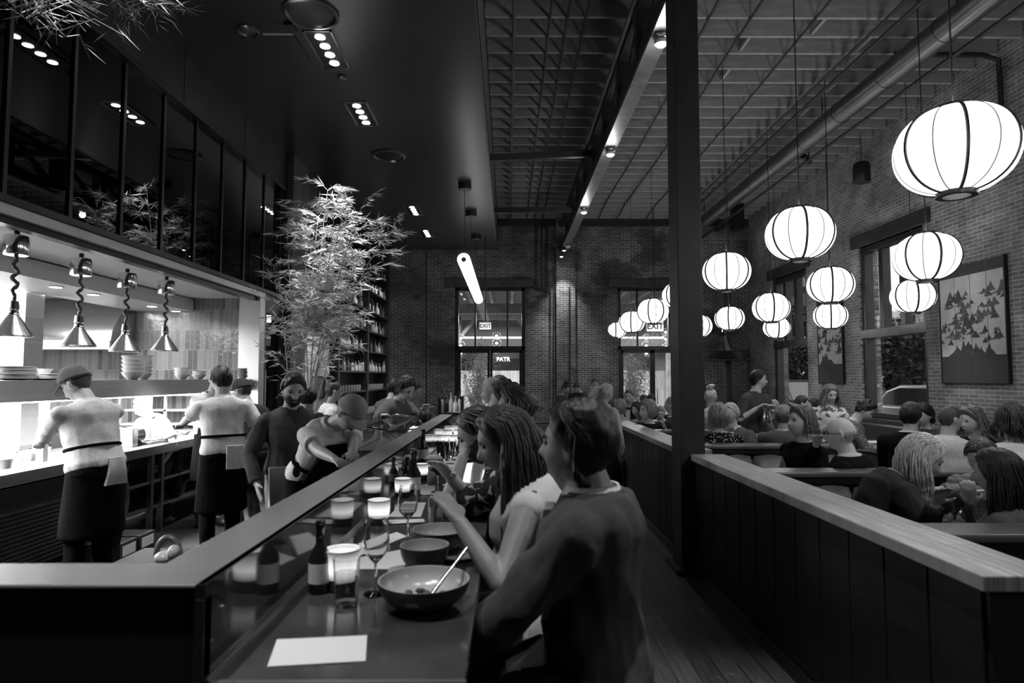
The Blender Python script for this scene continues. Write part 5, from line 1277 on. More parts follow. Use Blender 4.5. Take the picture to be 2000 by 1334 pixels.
    if hk != 'none':
        def thf(a, x, y, z):
            m_ = sstep(hline(a) - .008, hline(a) + .012, z); t_ = th * ((.55 if hk in ('long', 'bob', 'curly', 'swept') else .3) + (.45 if hk in ('long', 'bob', 'curly', 'swept') else .7) * sstep(-.01, .085, z))
            if hk == 'bald': m_ *= sstep(.05, .02, z) * (1 if math.cos(a) < .2 else 0)
            if hk == 'thin': m_ *= .35 + .65 * sstep(.09, .05, z)
            if hk == 'quiff': t_ += .018 * sstep(.05, .1, z) * sstep(-.02, .06, x)
            if hk == 'swept': t_ += .016 * sstep(.02, -.07, x) * sstep(-.07, .0, z)
            if hk in ('bob',): t_ += .012 * sstep(.02, -.06, z)
            return t_ * m_ - .014 * (1 - m_)
        shell(thf, 'hair', hm, ns=th * (.9 if hk == 'curly' else .33), nf=34 if hk == 'curly' else 26)
        nst = hair[3] if len(hair) > 3 else (90 if hk in ('short', 'quiff', 'medium') and head[2] < 9.5 and 'cap' not in [e if isinstance(e, str) else e[0] for e in extras] else 0)
        if hk in ('long', 'bob', 'curly', 'medium', 'swept', 'short', 'quiff') and nst:
            m = MB(); Lh = {'long': .40, 'bob': .13, 'curly': .16, 'medium': .03, 'swept': .05, 'short': .0, 'quiff': .0}[hk] * (hair[4] if len(hair) > 4 else 1)
            for i in range(nst):
                sg = 1 if i % 2 else -1; az = rr.uniform(math.radians((82 if nst > 250 else 60) if hk in ('long', 'bob') else 104 if hk == 'swept' else 80), PI); lay = rr.uniform(.85, 1.25)
                p = []; crown = V((-.01 + rr.uniform(-.03, .03), sg * rr.uniform(0, .012), .118)); 
                az_ = sg * az; hz = hline(az_); tend = math.asin(max(-.9, min(.9, (hz + .004) / .118))) if Lh <= .06 else rr.uniform(-.05, .12)
                t0 = PI / 2 * rr.uniform(.72, .98)
                for k in range(9):   # over the skull
                    u = k / 8; t = t0 + (tend - t0) * u; x, y, z = head_pt(az_ * (.45 + .55 * min(1, u * 1.6)), t, False); f = 1 + (th * lay * (.62 + .38 * min(1, u * 2.2)) + .002) / .095
                    p.append(C + (hf * x * f + hrt * y * f + hu * z * f) * hs)
                dn = V((0, 0, -1)); last = p[-1]; out = (last - C); out.z = 0; out = out.normalized()
                if Lh > .02:
                    LL = Lh * rr.uniform(.75, 1.1); wph = rr.uniform(0, 6)
                    for k in range(1, 8):
                        u = k / 7; wv = (.012 if hk != 'curly' else .02) * math.sin(wph + u * (5 if hk != 'curly' else 12))
                        p.append(last + dn * LL * u + out * ((.022 * math.sin(u * 2.6) * lay if Lh > .1 else (.02 * u if hk != 'swept' else .012 * math.sin(u * 3))) + wv * min(1, Lh * 5)))
                n_ = len(p); r0 = (.0036 if nst > 350 else .0048 if nst > 150 else (.0065 if Lh > .02 else .0042)) * rr.uniform(.7, 1.3)
                m.tube(p, [r0 * (.35 if k < 1 else 1) * (1 - .75 * max(0, (k - n_ * .5) / (n_ * .5)) ** 1.5) for k in range(n_)], 4, flat=.7)
            m.build('hair_strands', hm, root, smooth=True, auto=False)
        if hk == 'ponytail':
            m = MB(); b0 = C - hf * .135 * hs + hu * .045 * hs
            for i in range(26):
                o1 = V((rr.gauss(0, .016), rr.gauss(0, .016), rr.gauss(0, .012))); m.tube([C - hf * .06 * hs + hu * .08 * hs + o1 * .5, b0 + o1 * .3, b0 - hf * .05 + hu * .0 + o1, b0 - hf * .085 - U * .11 + o1 * 1.3, b0 - hf * .075 - U * (.22 + rr.uniform(0, .06)) + o1], [.012, .014, .013, .011, .003], 6)
            m.build('ponytail', hm, root, smooth=True)
        if hk == 'bun':
            m = MB(); b0 = C - hf * .045 * hs + hu * .145 * hs
            for i in range(12): o1 = V((rr.gauss(0, .02), rr.gauss(0, .02), rr.gauss(0, .014))); m.ell(b0 + o1, (.03, .03, .024), n=8, m=6)
            m.build('hair_bun', hm, root, smooth=True)
    ex = dict(e if isinstance(e, tuple) else (e, True) for e in extras)
    if 'beard' in ex:
        def bf(a, x, y, z):
            m_ = sstep(-.028, -.045, z) * sstep(-.1, .15, math.cos(a)) if abs(y) < .03 else sstep(.0, -.02, z) * sstep(-.05, .12, math.cos(a))
            if abs(y) < .017 and -.062 < z < -.053: m_ *= .2
            return (.012 if ex['beard'] is True else ex['beard']) * m_ - .014 * (1 - m_)
        shell(bf, 'beard', hairm(max(.01, hc * .8)), ns=.003)
    if 'cap' in ex:
        capc = ex['cap'] if ex['cap'] is not True else .2; cm2 = cloth(capc); back = 'cap_back' in ex
        def cf(a, x, y, z):
            zl = .03 + .02 * math.cos(a); m_ = sstep(zl - .004, zl + .002, z); return (.02 + .012 * sstep(.04, .1, z) * (1 if math.cos(a) > -.5 else .6)) * m_ - .02 * (1 - m_)
        cp = shell(cf, 'cap', cm2); fd = -1 if back else 1
        m = MB(); r0, r1 = [], []
        if 'nobrim' not in ex:
            for j in range(13):
                b = math.radians(-58 + 116 * j / 12); r0.append((.098 * math.cos(b), .088 * math.sin(b))); ln = .075 * math.cos(b) ** .7; r1.append((.098 * math.cos(b) + ln, .088 * math.sin(b) * 1.0))
            pts = lambda rr_, dz: [C + (hf * (x * fd) + hrt * y + hu * (.047 + dz)) * hs for x, y in rr_]
            m.rings([[p, q_, q_ - hu * .006, p - hu * .006] for p, q_ in zip(pts(r0, 0), pts(r1, -.022))]).build('brim', cm2, cp, smooth=True)
    if 'glasses' in ex:
        m = MB()
        for sg in (-1, 1):
            gc = C + (hf * .101 + hrt * (sg * .032) + hu * .012) * hs; m.tube([gc + hrt * (.023 * math.cos(a)) + hu * (.017 * math.sin(a)) for a in [2 * PI * k / 14 for k in range(15)]], .0022, 5)
            m.tube([gc + hrt * sg * .023, C + (hf * .05 + hrt * sg * .083 + hu * .012) * hs, C + (hf * -.012 + hrt * sg * .085 + hu * .008) * hs, C + (hf * -.022 + hrt * sg * .084 + hu * -.015) * hs], .0022, 5)
        m.build('glasses', blackm, root)
    if face:
        for sg in (-1, 1):
            MB().ell(C + (hf * .079 + hrt * (sg * .031) + hu * .011) * hs, (.012 * hs, .015 * hs, .0075 * hs), (hf, hrt, hu), 12, 8).build('eye', mat('eye_dark', .05, .2), root, smooth=True)
            MB().tube([C + (hf * (.092 - abs(q_) * .25) + hrt * (sg * (.033 + q_)) + hu * (.030 - abs(q_) * .12)) * hs for q_ in (-.018, -.006, .006, .018)], [.003, .004, .004, .002], 6).build('eyebrow', hairm(min(hc, .08)), root)
        MB().ell(C + (hf * .0985 + hu * -.058) * hs, (.007 * hs, .021 * hs, .007 * hs), (hf, hrt, hu), 12, 6).build('lips', skin(skin_c * .55), root, smooth=True)
    if 'apron' in ex:
        am = cloth(.004)
        m = MB(); rs = []
        for c, w, d in ((P + T * .17 * s, .168 * s, .135 * s), (P, .19 * s, .155 * s), (P - U * .15, .20 * s, .17 * s), (V((P.x, P.y, max(.35, P.z - .5))), .22 * s, .19 * s)):
            rs.append([c + Rt * (w * math.cos(2 * PI * j / 24)) + F * (d * math.sin(2 * PI * j / 24) + .01) for j in range(24)])
        m.rings(rs); bake(m, 'apron', am, root, .012, 3, .5, (.006, 6, (1, 1, .3)))
        MB().tube([N + TR * (.082 * math.cos(a)) * s + TF * (.09 * math.sin(a)) * s - T * (.015 - .02 * math.sin(a)) * s for a in [math.radians(-200 + 220 * k / 16) for k in range(17)]], .009, 6, flat=2.0).build('apron_strap', am, root)
        MB().tube([spine(.3) + TR * (.185 * math.cos(a)) * s + TF * (.148 * math.sin(a)) * s for a in [2 * PI * k / 24 for k in range(25)]], .013, 6).build('apron_tie', am, root)
        if ex['apron'] == 'bib':
            m = MB(); m.rings([[spine(u) + TF * dd * s + TR * x * s for x in (-w_, -w_ * .5, 0, w_ * .5, w_)] + [spine(u) + TF * (dd + .012) * s + TR * x * s for x in (w_, w_ * .5, 0, -w_ * .5, -w_)] for u, dd, w_ in ((.15, .125, .15), (.4, .13, .14), (.65, .147, .12), (.85, .13, .09))]).build('apron_bib', am, root)
    root['_j'] = 0
    del root['_j']
    return dict(root=root, C=C, N=N, P=P, F=F, R=Rt, U=U, T=T, TF=TF, TR=TR, arms=arms, hf=hf, hr=hrt, hu=hu, spine=spine)
# ---------------------------------------------------------------- who is where
def stool(c, lab):
    t = thing('bar_stool', lab, 'stool', (c.x, c.y, 0), 'bar stools'); z = c.z
    MB().lathe((c.x, c.y, z), [(.17, -.06), (.19, -.04), (.19, -.01), (.17, 0), (.02, .003)], 28).build('seat', leather_s, t, smooth=True)
    for a in range(4):
        q = PI / 4 + a * PI / 2; MB().tube([(c.x + .13 * math.cos(q), c.y + .13 * math.sin(q), z - .06), (c.x + .22 * math.cos(q), c.y + .22 * math.sin(q), 0)], .013, 8).build('leg', blackm, t)
    MB().tube([(c.x + .19 * math.cos(2 * PI * k / 20), c.y + .19 * math.sin(2 * PI * k / 20), .28) for k in range(21)], .009, 6).build('foot_ring', blackm, t)
leather_s = mat('stool_leather', .03, .4)
# --- bar diners
man = person('man in a dark tweed blazer with swept-back dark hair, seated at the bar end', (1124, 872, 1.86), 172, hy=-17, hp=-2, hr=-4, pose='stool', lean=1, s=1.0, hands=(('l', .42, .06, -.50), ('l', .44, .04, -.54)), skin_c=.22, hair=('swept', .007, .8, 620), top=('jacket', .06, None), legs=.03, vox=.0065, extras=('inner',), wr=.019, fat=1.04, hsc=.96, tors=-8, face=True, nv=.04, neck=.02)
stool(V((man['P'].x, man['P'].y, man['P'].z - .12)), 'bar stool under the man in the tweed blazer')
wom = person('woman with long dark hair in a pale sprigged sleeveless dress, eating at the bar', (986, 862, 2.35), 178, hy=6, hp=20, pose='stool', lean=10, s=.98, fem=True, hands=((897, 1018, 2.13), ('l', .30, .02, -.40)), skin_c=.24, nv=.01, elbow=(V((.55, -.5, -.7)), None), hair=('long', .02, 1.0, 800, .85), top=('dress', .50, 'sprig'), vox=.0065, extras=('sleeveless',), wr=.007, face=True)
stool(V((wom['P'].x, wom['P'].y, wom['P'].z - .12)), 'bar stool under the woman in the sprigged dress')
bm1 = person('bearded man in a dark floral shirt bent over his plate at the bar', (938, 848, 2.95), 175, hy=0, hp=28, pose='stool', lean=16, s=1.02, hands=((905, 890, 2.9), (880, 932, 2.75)), skin_c=.35, hair=('short', .015), top=('tee', .02, 'darkfloral'), vox=.008, extras=('beard',), face=True)
stool(V((bm1['P'].x, bm1['P'].y, bm1['P'].z - .12)), 'bar stool under the bearded man in the floral shirt')
for (h, yaw, kw) in (
    ((1003, 800, 3.9), 178, dict(lab='diner with brown wavy hair at the bar, just over the long-haired woman', hair=('medium', .06), top=('shirt', .12, None), fem=True)),
    ((985, 786, 4.3), 170, dict(lab='diner with short dark curls at the bar, behind the brown-haired one', hair=('curly', .02, .6), top=('shirt', .06, None))),
    ((1022, 796, 4.9), 175, dict(lab='diner with light hair at the bar, glimpsed above the man in the blazer', hair=('short', .25), top=('shirt', .2, None))),
    ((962, 765, 5.9), 185, dict(lab='white-haired man in a white shirt reaching over the far end of the bar', hair=('short', .6), top=('shirt', .6, None), hands=((925, 792, 6.0), None), hp=10)),
    ((975, 757, 6.7), 175, dict(lab='dark-haired diner behind the white-haired man', hair=('short', .02), top=('shirt', .1, None)))):
    kw = dict(kw); p = person(kw.pop('lab'), h, yaw, pose='stool', lean=8, **kw)
    stool(V((p['P'].x, p['P'].y, p['P'].z - .12)), 'bar stool %s' % {3.9: 'under the brown-haired diner', 4.3: 'under the curly-haired diner', 4.9: 'under the light-haired diner', 5.9: 'under the white-haired man', 6.7: 'under the last diner along the bar'}[h[2]])
# --- kitchen crew
ch1 = person('cook in a cap and white long-sleeved shirt reaching over the prep counter', (150, 752, 4.9), 158, hy=14, hp=34, pose='stand', lean=13, s=1.02, hands=((62, 888, 5.2), (88, 888, 5.55)), skin_c=.5, hair=('short', .05), top=('shirt', .62, None), legs=.005, vox=.008, extras=(('cap', .12), 'collar', 'apron'), wr=.010, face=True, hsc=1.04, fat=1.08, elbow=(V((-.3, -.8, -.9)), V((0, 0, -1))))
ch2 = person('cook seen from behind in a white short-sleeved shirt and black apron', (432, 742, 5.75), 128, hy=8, hp=12, pose='stand', lean=5, s=1.0, hands=((345, 838, 6.1), ('l', .10, .27, -.52)), skin_c=.42, hair=('short', .014, .9), top=('tee', .72, None), legs=.005, vox=.009, extras=('apron',), wr=.009, fat=1.02)
person('man with glasses facing us beside the head of the short-sleeved cook', (424, 742, 7.3), -40, hy=0, hp=25, pose='stand', lean=4, skin_c=.6, hair=('short', .5, .4), top=('tee', .7, None), extras=('glasses', 'apron'), face=True, hands=(('l', .3, .1, -.4), ('l', .3, .1, -.4)))
person('cook in a dark hat and dark shirt standing past the two white-shirted cooks', (474, 765, 6.9), 150, hp=25, pose='stand', lean=10, skin_c=.35, hair=('short', .02), top=('tee', .03, None), extras=(('cap', .03), 'nobrim'), hands=(('l', .35, .1, -.35), ('l', .06, .24, -.52)))
mgr = person('bearded man in a dark button shirt watching with his hand at his waist apron', (573, 762, 4.95), 296, hy=2, hp=20, pose='stand', lean=3, s=1.0, hands=(('l', .05, .22, -.50), ('l', .10, .25, -.56)), skin_c=.42, hair=('quiff', .018, .75), top=('shirt', .06, None), legs=.25, vox=.008, extras=('beard', 'collar'), wr=.011, face=True, fat=.98, curl=.35)
ch3 = person('cook in a tan cap and white short-sleeved shirt bending over the board', (682, 808, 4.35), 318, hy=12, hp=48, pose='stand', lean=38, s=.98, hands=((688, 898, 3.95), (672, 912, 3.8)), skin_c=.5, hair=('short', .04), top=('tee', .66, None), legs=.005, vox=.008, extras=(('cap', .30), 'collar', ('apron', 'bib')), wr=.008, face=True, neck=.02, elbow=(V((.1, -.4, -1)), V((-.5, 0, -1))))
person('server with tied-back dark hair in a white shirt beside the bottle shelves', (652, 765, 7.4), 20, hy=10, hp=5, pose='stand', skin_c=.42, hair=('bun', .02, 1), top=('shirt', .6, None), fem=True, s=.95, extras=('collar',), face=True)
person('person with dark hair half hidden behind the bearded man in the button shirt', (601, 775, 6.4), 100, pose='stand', skin_c=.3, hair=('short', .02), top=('shirt', .02, None), s=.95)
person('young bartender with a dark fringe in a grey jacket leaning over the bar well', (792, 760, 6.9), 330, hy=-5, hp=32, pose='stand', lean=16, skin_c=.5, hair=('medium', .015, 1.1), top=('jacket', .13, None), extras=('collar',), face=True, hands=((830, 802, 6.8), (748, 812, 6.3)), legs=.03)
person('second bartender with his back turned, behind the young one with the fringe', (770, 758, 8.6), 60, hp=12, pose='stand', lean=8, skin_c=.4, hair=('short', .015), top=('jacket', .09, None), hands=(('l', .3, .1, -.3), ('l', .35, .15, -.35)))
person('bartender whose sleeve and shoulder show beyond the young bartender', (806, 764, 7.9), 350, hp=25, pose='stand', lean=14, skin_c=.35, hair=('short', .02), top=('jacket', .10, None), hands=((838, 806, 7.9), ('l', .3, .1, -.35)))
person('line cook in white bent down in the bright kitchen behind the pass', (278, 795, 7.2), 250, hp=30, pose='stand', lean=30, skin_c=.5, hair=('short', .06), top=('tee', .8, None), extras=('apron',), s=.95)
person('line cook in a white jacket working at the range, seen under the shelf', (150, 815, 7.3), 230, hp=35, pose='stand', lean=32, skin_c=.55, hair=('short', .08), top=('shirt', .8, None), extras=('apron',), s=.92)
# --- far standing group and the gap beside the column
person('woman with a ponytail in a pale jacket standing in the aisle', (1184, 768, 7.9), 40, hy=-12, hp=10, pose='stand', fem=True, s=.96, skin_c=.45, hair=('ponytail', .5), top=('jacket', .45, None), extras=('collar',), face=True, wr=.006)
person('dark-haired woman looking down at the far wall, closest to the brick pier', (1104, 760, 14.2), 330, hp=25, pose='stand', fem=True, s=.97, skin_c=.35, hair=('bun', .02), top=('shirt', .06, None))
person('man with a pale forehead bowing his head over his hands at the far wall', (1127, 757, 14.4), 240, hp=45, pose='stand', lean=6, skin_c=.5, hair=('short', .03), top=('jacket', .03, None), hands=(('l', .28, .05, -.2), ('l', .28, .05, -.2)))
person('tall man in a grey zip jacket standing before the far brick wall', (1162, 751, 13.2), 265, hp=12, pose='stand', s=1.02, skin_c=.35, hair=('short', .08), top=('jacket', .10, None), extras=('collar',), hands=(('l', .15, .15, -.4), ('l', .15, .15, -.4)))
laugh = person('laughing woman with short light hair and black jacket, arm along the partition cap', (1265, 803, 8.95), 225, hy=-25, hp=-2, pose='sit', lean=2, fem=True, s=1.05, skin_c=.42, hair=('bob', .18, .8), top=('jacket', .015, None), face=True, hands=((1300, 842, 8.8), (1200, 822, 8.9)), hsc=1.1)
person('woman with dark hair hanging forward beside the laughing woman', (1245, 800, 10.5), 210, hp=15, fem=True, s=.98, skin_c=.4, hair=('long', .02, 1, 60, .5), top=('shirt', .3, None))
person('woman with a grey bob and pale top seated with her back to us', (1212, 797, 10.9), 95, fem=True, s=1.05, skin_c=.4, hair=('bob', .25, .9), top=('sweater', .38, None))
person('woman with brown hair seated next to the grey bob', (1198, 795, 11.6), 60, fem=True, skin_c=.4, hair=('medium', .05), top=('shirt', .3, None))
person('man with receding dark hair in a dark suit facing the room before the lit bamboo', (1228, 776, 11.9), 250, hp=4, s=1.12, skin_c=.4, hair=('short', .02, .7), top=('jacket', .02, None), extras=('inner',), face=True)
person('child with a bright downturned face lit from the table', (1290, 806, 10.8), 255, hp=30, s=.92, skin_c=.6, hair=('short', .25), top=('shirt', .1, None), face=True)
person('person in a dark knit cap before the far doors', (1272, 785, 12.6), 80, skin_c=.3, hair=('none', .1), top=('jacket', .05, None), extras=(('cap', .03), 'nobrim'), s=1.05)
person('person with dark hair between the suited man and the dark knit cap', (1258, 783, 12.9), 120, skin_c=.4, hair=('short', .03), top=('shirt', .35, None))
person('man with cropped hair in a dark jacket right beside the steel column', (1312, 792, 9.6), 150, hp=-3, s=1.08, skin_c=.35, hair=('crop', .15), top=('jacket', .03, None), extras=('inner',))
# --- booths to the right of the column
person('woman with a pale blonde updo and light knit top, next to the column', (1388, 776, 9.7), 70, hp=0, pose='sit', fem=True, s=1.1, skin_c=.4, hair=('bun', .45), top=('sweater', .4, None))
polka = person('woman with a short grey bob in a black polka-dot blouse, back turned', (1404, 815, 7.2), 80, fem=True, s=1.02, skin_c=.4, hair=('bob', .20, .85, 90, .4), top=('shirt', .012, 'dots'), hsc=1.08, fat=1.15, vox=.009)
person('white-haired man in a pale shirt facing us beside the polka-dot woman', (1427, 808, 8.0), 230, hy=-15, hp=3, s=1.06, skin_c=.4, hair=('short', .5, 1.1), top=('jacket', .09, None), extras=('inner',), face=True, hands=(('l', .3, .1, -.35), ('l', .3, .1, -.35)), vox=.009)
wt = person('young waiter in a dark shirt holding a steel pitcher, looking aside', (1481, 742, 8.45), 300, hy=50, hp=3, pose='stand', s=1.03, skin_c=.5, hair=('short', .014, 1.1), top=('shirt', .055, None), legs=.42, vox=.008, extras=('collar', 'rolled'), face=True, hands=((1508, 798, 8.25), (1479, 797, 8.2)), curl=1.2)
person('grey-haired man in a tweed jacket and light collar, back turned', (1531, 813, 7.3), 55, hy=0, s=1.04, skin_c=.4, hair=('short', .16, 1.0), top=('jacket', .09, None), extras=('inner',), vox=.009, fat=1.1)
person('guest with long hair sitting between the waiter and the car window', (1490, 800, 10.2), 20, fem=True, skin_c=.35, hair=('long', .05, 1, 50, .5), top=('shirt', .12, None))
person('bald-crowned guest whose head shows beyond the grey-haired man', (1512, 793, 11.2), 300, skin_c=.3, hair=('bald', .1), top=('shirt', .05, None))
curly = person('woman with curly auburn hair in black, one hand raised to her neck', (1563, 825, 5.75), 205, hy=-12, hp=-6, fem=True, s=1.04, skin_c=.48, hair=('curly', .11, .6, 220, .6), top=('shirt', .008, None), face=True, hands=(('l', .28, .1, -.34), (1594, 868, 5.5)), vox=.008, elbow=(None, V((.5, -.2, -1))), hsc=1.05)
bald = person('bald man with glasses in a black sweater, back half turned', (1642, 848, 5.15), 140, hy=8, hp=4, s=1.04, skin_c=.5, hair=('bald', .35), top=('sweater', .008, None), extras=('glasses',), face=True, vox=.008, fat=1.2, hsc=1.08, neck=.01)
fl = person('woman standing in a pale puff-sleeved floral dress, hands clasped', (1621, 770, 8.0), 262, hy=8, hp=18, pose='stand', lean=0, fem=True, s=.95, skin_c=.5, hair=('long', .18, 1, 110, .5), top=('dress', .62, 'floral'), extras=('puff',), face=True, hands=(('l', .2, .03, -.26), ('l', .2, .01, -.24)), vox=.009)
person('dark-haired man facing a companion before the parked car window', (1566, 789, 10.3), 350, hp=8, skin_c=.45, hair=('short', .014, 1.2), top=('shirt', .3, None), s=1.05)
person('woman in profile facing the dark-haired man before the parked car', (1587, 794, 10.4), 190, fem=True, skin_c=.45, hair=('long', .02, 1, 50, .4), top=('shirt', .03, None), s=1.05)
person('person with short dark hair in a patterned grey top reading at the window', (1688, 802, 8.7), 330, hp=38, lean=14, s=1.1, skin_c=.5, hair=('curly', .012, .55), top=('shirt', .12, 'darkfloral'), face=True, hands=(('l', .3, .08, -.36), ('l', .34, .1, -.36)))
person('man in a black suit with white collar seated by the side window, back to us', (1779, 812, 6.55), 50, hy=-12, s=1.08, skin_c=.35, hair=('short', .012, 1.1), top=('jacket', .008, None), extras=('inner',), vox=.009, fat=1.1)
person('woman with black hair seated across from the man in the black suit', (1803, 812, 7.6), 215, hy=-10, hp=15, fem=True, skin_c=.45, hair=('medium', .012, 1.2), top=('jacket', .05, None), s=1.02)
person('man with receding hair in a white dress shirt, turned in profile', (1856, 820, 6.2), 60, hy=-55, hp=4, s=1.06, skin_c=.38, hair=('crop', .05, 1.2), top=('shirt', .6, None), extras=('collar',), face=True, vox=.009, fat=1.08)
person('woman with long curly hair in black leaning towards the white-shirted man', (1897, 823, 6.5), 190, hy=0, hp=8, fem=True, s=1.04, skin_c=.5, hair=('curly', .13, .7, 110, 1.0), top=('shirt', .01, None), face=True, hands=(('l', .25, .05, -.1), ('l', .3, .08, -.34)), lean=10)
person('woman with dark shoulder-length hair in a white top at the picture edge', (1977, 825, 5.35), 70, fem=True, s=1.04, skin_c=.4, hair=('bob', .016, 1.0, 110, 1.1), top=('sweater', .62, None), vox=.009, fat=1.1)
blonde = person('blonde woman in a dark sweater leaning across the table with hair falling forward', (1800, 893, 4.05), 350, hy=-8, hp=30, lean=34, fem=True, s=1.04, skin_c=.45, hair=('long', .7, 1.0, 320, .62), top=('sweater', .04, None), face=True, hands=((1888, 968, 3.95), (1828, 985, 3.6)), vox=.007, hsc=1.08, neck=.01, elbow=(None, V((0, -.3, -1))))
vest = person('man in a plaid shirt and dark vest leaning in beside the long-haired girl', (1918, 893, 4.35), 215, hy=0, hp=30, lean=22, s=1.04, skin_c=.35, hair=('short', .04, 1.2), top=('shirt', .12, 'plaid'), vox=.008, hands=((1800, 955, 4.3), ('l', .3, .08, -.3)), elbow=(V((0, -.2, -1)), None), extras=('collar',))
girl = person('girl seen from behind with very long straight dark hair', (1948, 925, 3.45), 130, hy=0, hp=8, lean=2, fem=True, s=1.0, skin_c=.35, hair=('long', .014, 1.1, 420, .95), top=('dress', .14, 'floral'), vox=.008, hands=((1895, 985, 3.6), ('l', .3, .1, -.33)))
# pieces they carry or wear that are things of their own
q = vest; m = MB()
t = tag(MB().ell(q['spine'](.55), (.185, .15, .24), (q['TR'], q['TF'], q['T']), 20, 12).build('vest', cloth(.02), q['root'], smooth=True))
# towel and shirt tail on the first cook
q = ch1; b = q['spine'](.10) - q['F'] * .17 + q['R'] * .04
m = MB(); rs = []
for k in range(9):
    u = k / 8; c = b + V((0, 0, .03 - .20 * u)) - q['F'] * (.015 * math.sin(u * 3)); w_ = .055 + .035 * u
    rs.append([c + q['R'] * (w_ * math.cos(2 * PI * j / 16)) - q['F'] * (.022 * math.sin(2 * PI * j / 16) + .012 * math.sin(5 * w_ + j)) for j in range(16)])
tw = m.rings(rs).build('folded_towel', cloth(.6), None, smooth=True); tag(tw, 'white folded towel tucked into the apron string of the cook in the cap', 'towel')
b = q['P'] + q['R'] * .2 - V((0, 0, .02)); m = MB(); rs = []
for k in range(12):
    u = k / 11; c = b + V((0, 0, -.62 * u)) + q['R'] * .03 * math.sin(u * 5); w_ = .035 + .05 * math.sin(u * 2.6)
    rs.append([c + q['F'] * (w_ * math.cos(2 * PI * j / 12)) + q['R'] * (.014 * math.sin(2 * PI * j / 12)) for j in range(12)])
tag(m.rings(rs).build('hanging_towel', cloth(.10), None, smooth=True), 'long dark towel hanging down the side of the cook in the cap', 'towel')
for q, lab in ((ch2, 'white cloth flap hanging over the apron of the short-sleeved cook'),):
    b = q['P'] - q['F'] * .20; m = MB()
    m.rings([[b + q['R'] * x + V((0, 0, z)) - q['F'] * (.012 * math.sin(x * 40)) for x in (-.02, .05, .12, .17)] + [b + q['R'] * x + V((0, 0, z)) - q['F'] * (.012 + .012 * math.sin(x * 40)) for x in (.17, .12, .05, -.02)] for z in (.08, .0, -.08, -.12)])
    tag(m.build('apron_cloth', cloth(.85), None, smooth=True), lab, 'towel')
q = mgr; b = q['P'] + q['F'] * .155; m = MB()
rs = []
for k in range(8):
    u = k / 7; rs.append([b + q['R'] * x * (1 - .1 * u) + V((0, 0, .06 - .34 * u)) + q['F'] * (.02 * math.cos(x * 30) * .5 - .0) for x in (-.17, -.1, 0, .1, .17)] + [b - q['F'] * .02 + q['R'] * x + V((0, 0, .06 - .34 * u)) for x in (.17, .1, 0, -.1, -.17)])
m.rings(rs).build('waist_apron', cloth(.62), q['root'], smooth=True)
# pitcher
c = wt['arms'][0][2] * .5 + wt['arms'][1][2] * .5 + V((.0, -.06, -.06)); t = thing('water_pitcher', 'polished steel water pitcher in the hands of the waiter', 'pitcher', c)
MB().lathe(c + V((0, 0, -.14)), [(.05, 0), (.062, .03), (.06, .1), (.045, .16), (.055, .2), (.05, .2), (.04, .16), (.02, .02)], 24).build('jug', chrome, t, smooth=True)
MB().tube([c + V((.055, 0, .04)), c + V((.11, 0, .03)), c + V((.11, 0, -.05)), c + V((.058, 0, -.08))], .008, 8).build('handle', chrome, t, smooth=True)
# chairs under the table guests
for (x, y, rz, lab) in ((4.1, 6.3, -.9, 'dark curved-back chair of the man in the black suit'), (4.35, 7.9, -.4, 'dark curved-back chair of the reading person'), (4.35, 5.9, .2, 'dark curved-back chair of the man in the white shirt'), (4.25, 5.2, -.3, 'dark curved-back chair of the woman in the white top')):
    CH.put((x, y - .0, 0), rz, lab, 'curved-back chairs')
# ================================================================ THINGS ON THE BAR
def wpt(px, py, z):   # point on the horizontal plane z under a pixel
    d = RM @ V(((px - 1000) / FPX, -(py - 667) / FPX, -1)); k = (z - H) / d.z; return V((0, 0, H)) + d * k
glm = glassm('drink_glass', 0, .97, 1.45, False); water = glassm('water', 0, .85, 1.33, True, .08)
candle_em = emis('candle_glow', 1.5); candle_core = emis('candle_core', 3)
cvm = bpy.data.materials.new('votive_glass'); cvm.use_nodes = True; _b = cvm.node_tree.nodes['Principled BSDF']
_b.inputs['Base Color'].default_value = (.6, .6, .6, 1); _b.inputs['Roughness'].default_value = .3; _b.inputs['Emission Color'].default_value = (1, 1, 1, 1); _b.inputs['Emission Strength'].default_value = .42
_nt = cvm.node_tree; _t = _nt.nodes.new('ShaderNodeTexCoord'); _s = _nt.nodes.new('ShaderNodeSeparateXYZ'); _r = _nt.nodes.new('ShaderNodeValToRGB'); _nt.links.new(_t.outputs['Generated'], _s.inputs[0]); _nt.links.new(_s.outputs[2], _r.inputs[0]); _nt.links.new(_r.outputs[0], _b.inputs['Emission Color'])
_b.inputs['Emission Strength'].default_value = .9; _b.inputs['Base Color'].default_value = (.3, .3, .3, 1)
_e = _r.color_ramp.elements; _e[0].position = 0; _e[0].color = (.15, .15, .15, 1); _e[1].position = 1; _e[1].color = (.10, .10, .10, 1); _q = _e.new(.38); _q.color = (1, 1, 1, 1)  # candle glow painted into the cup's emission, strongest below the middle
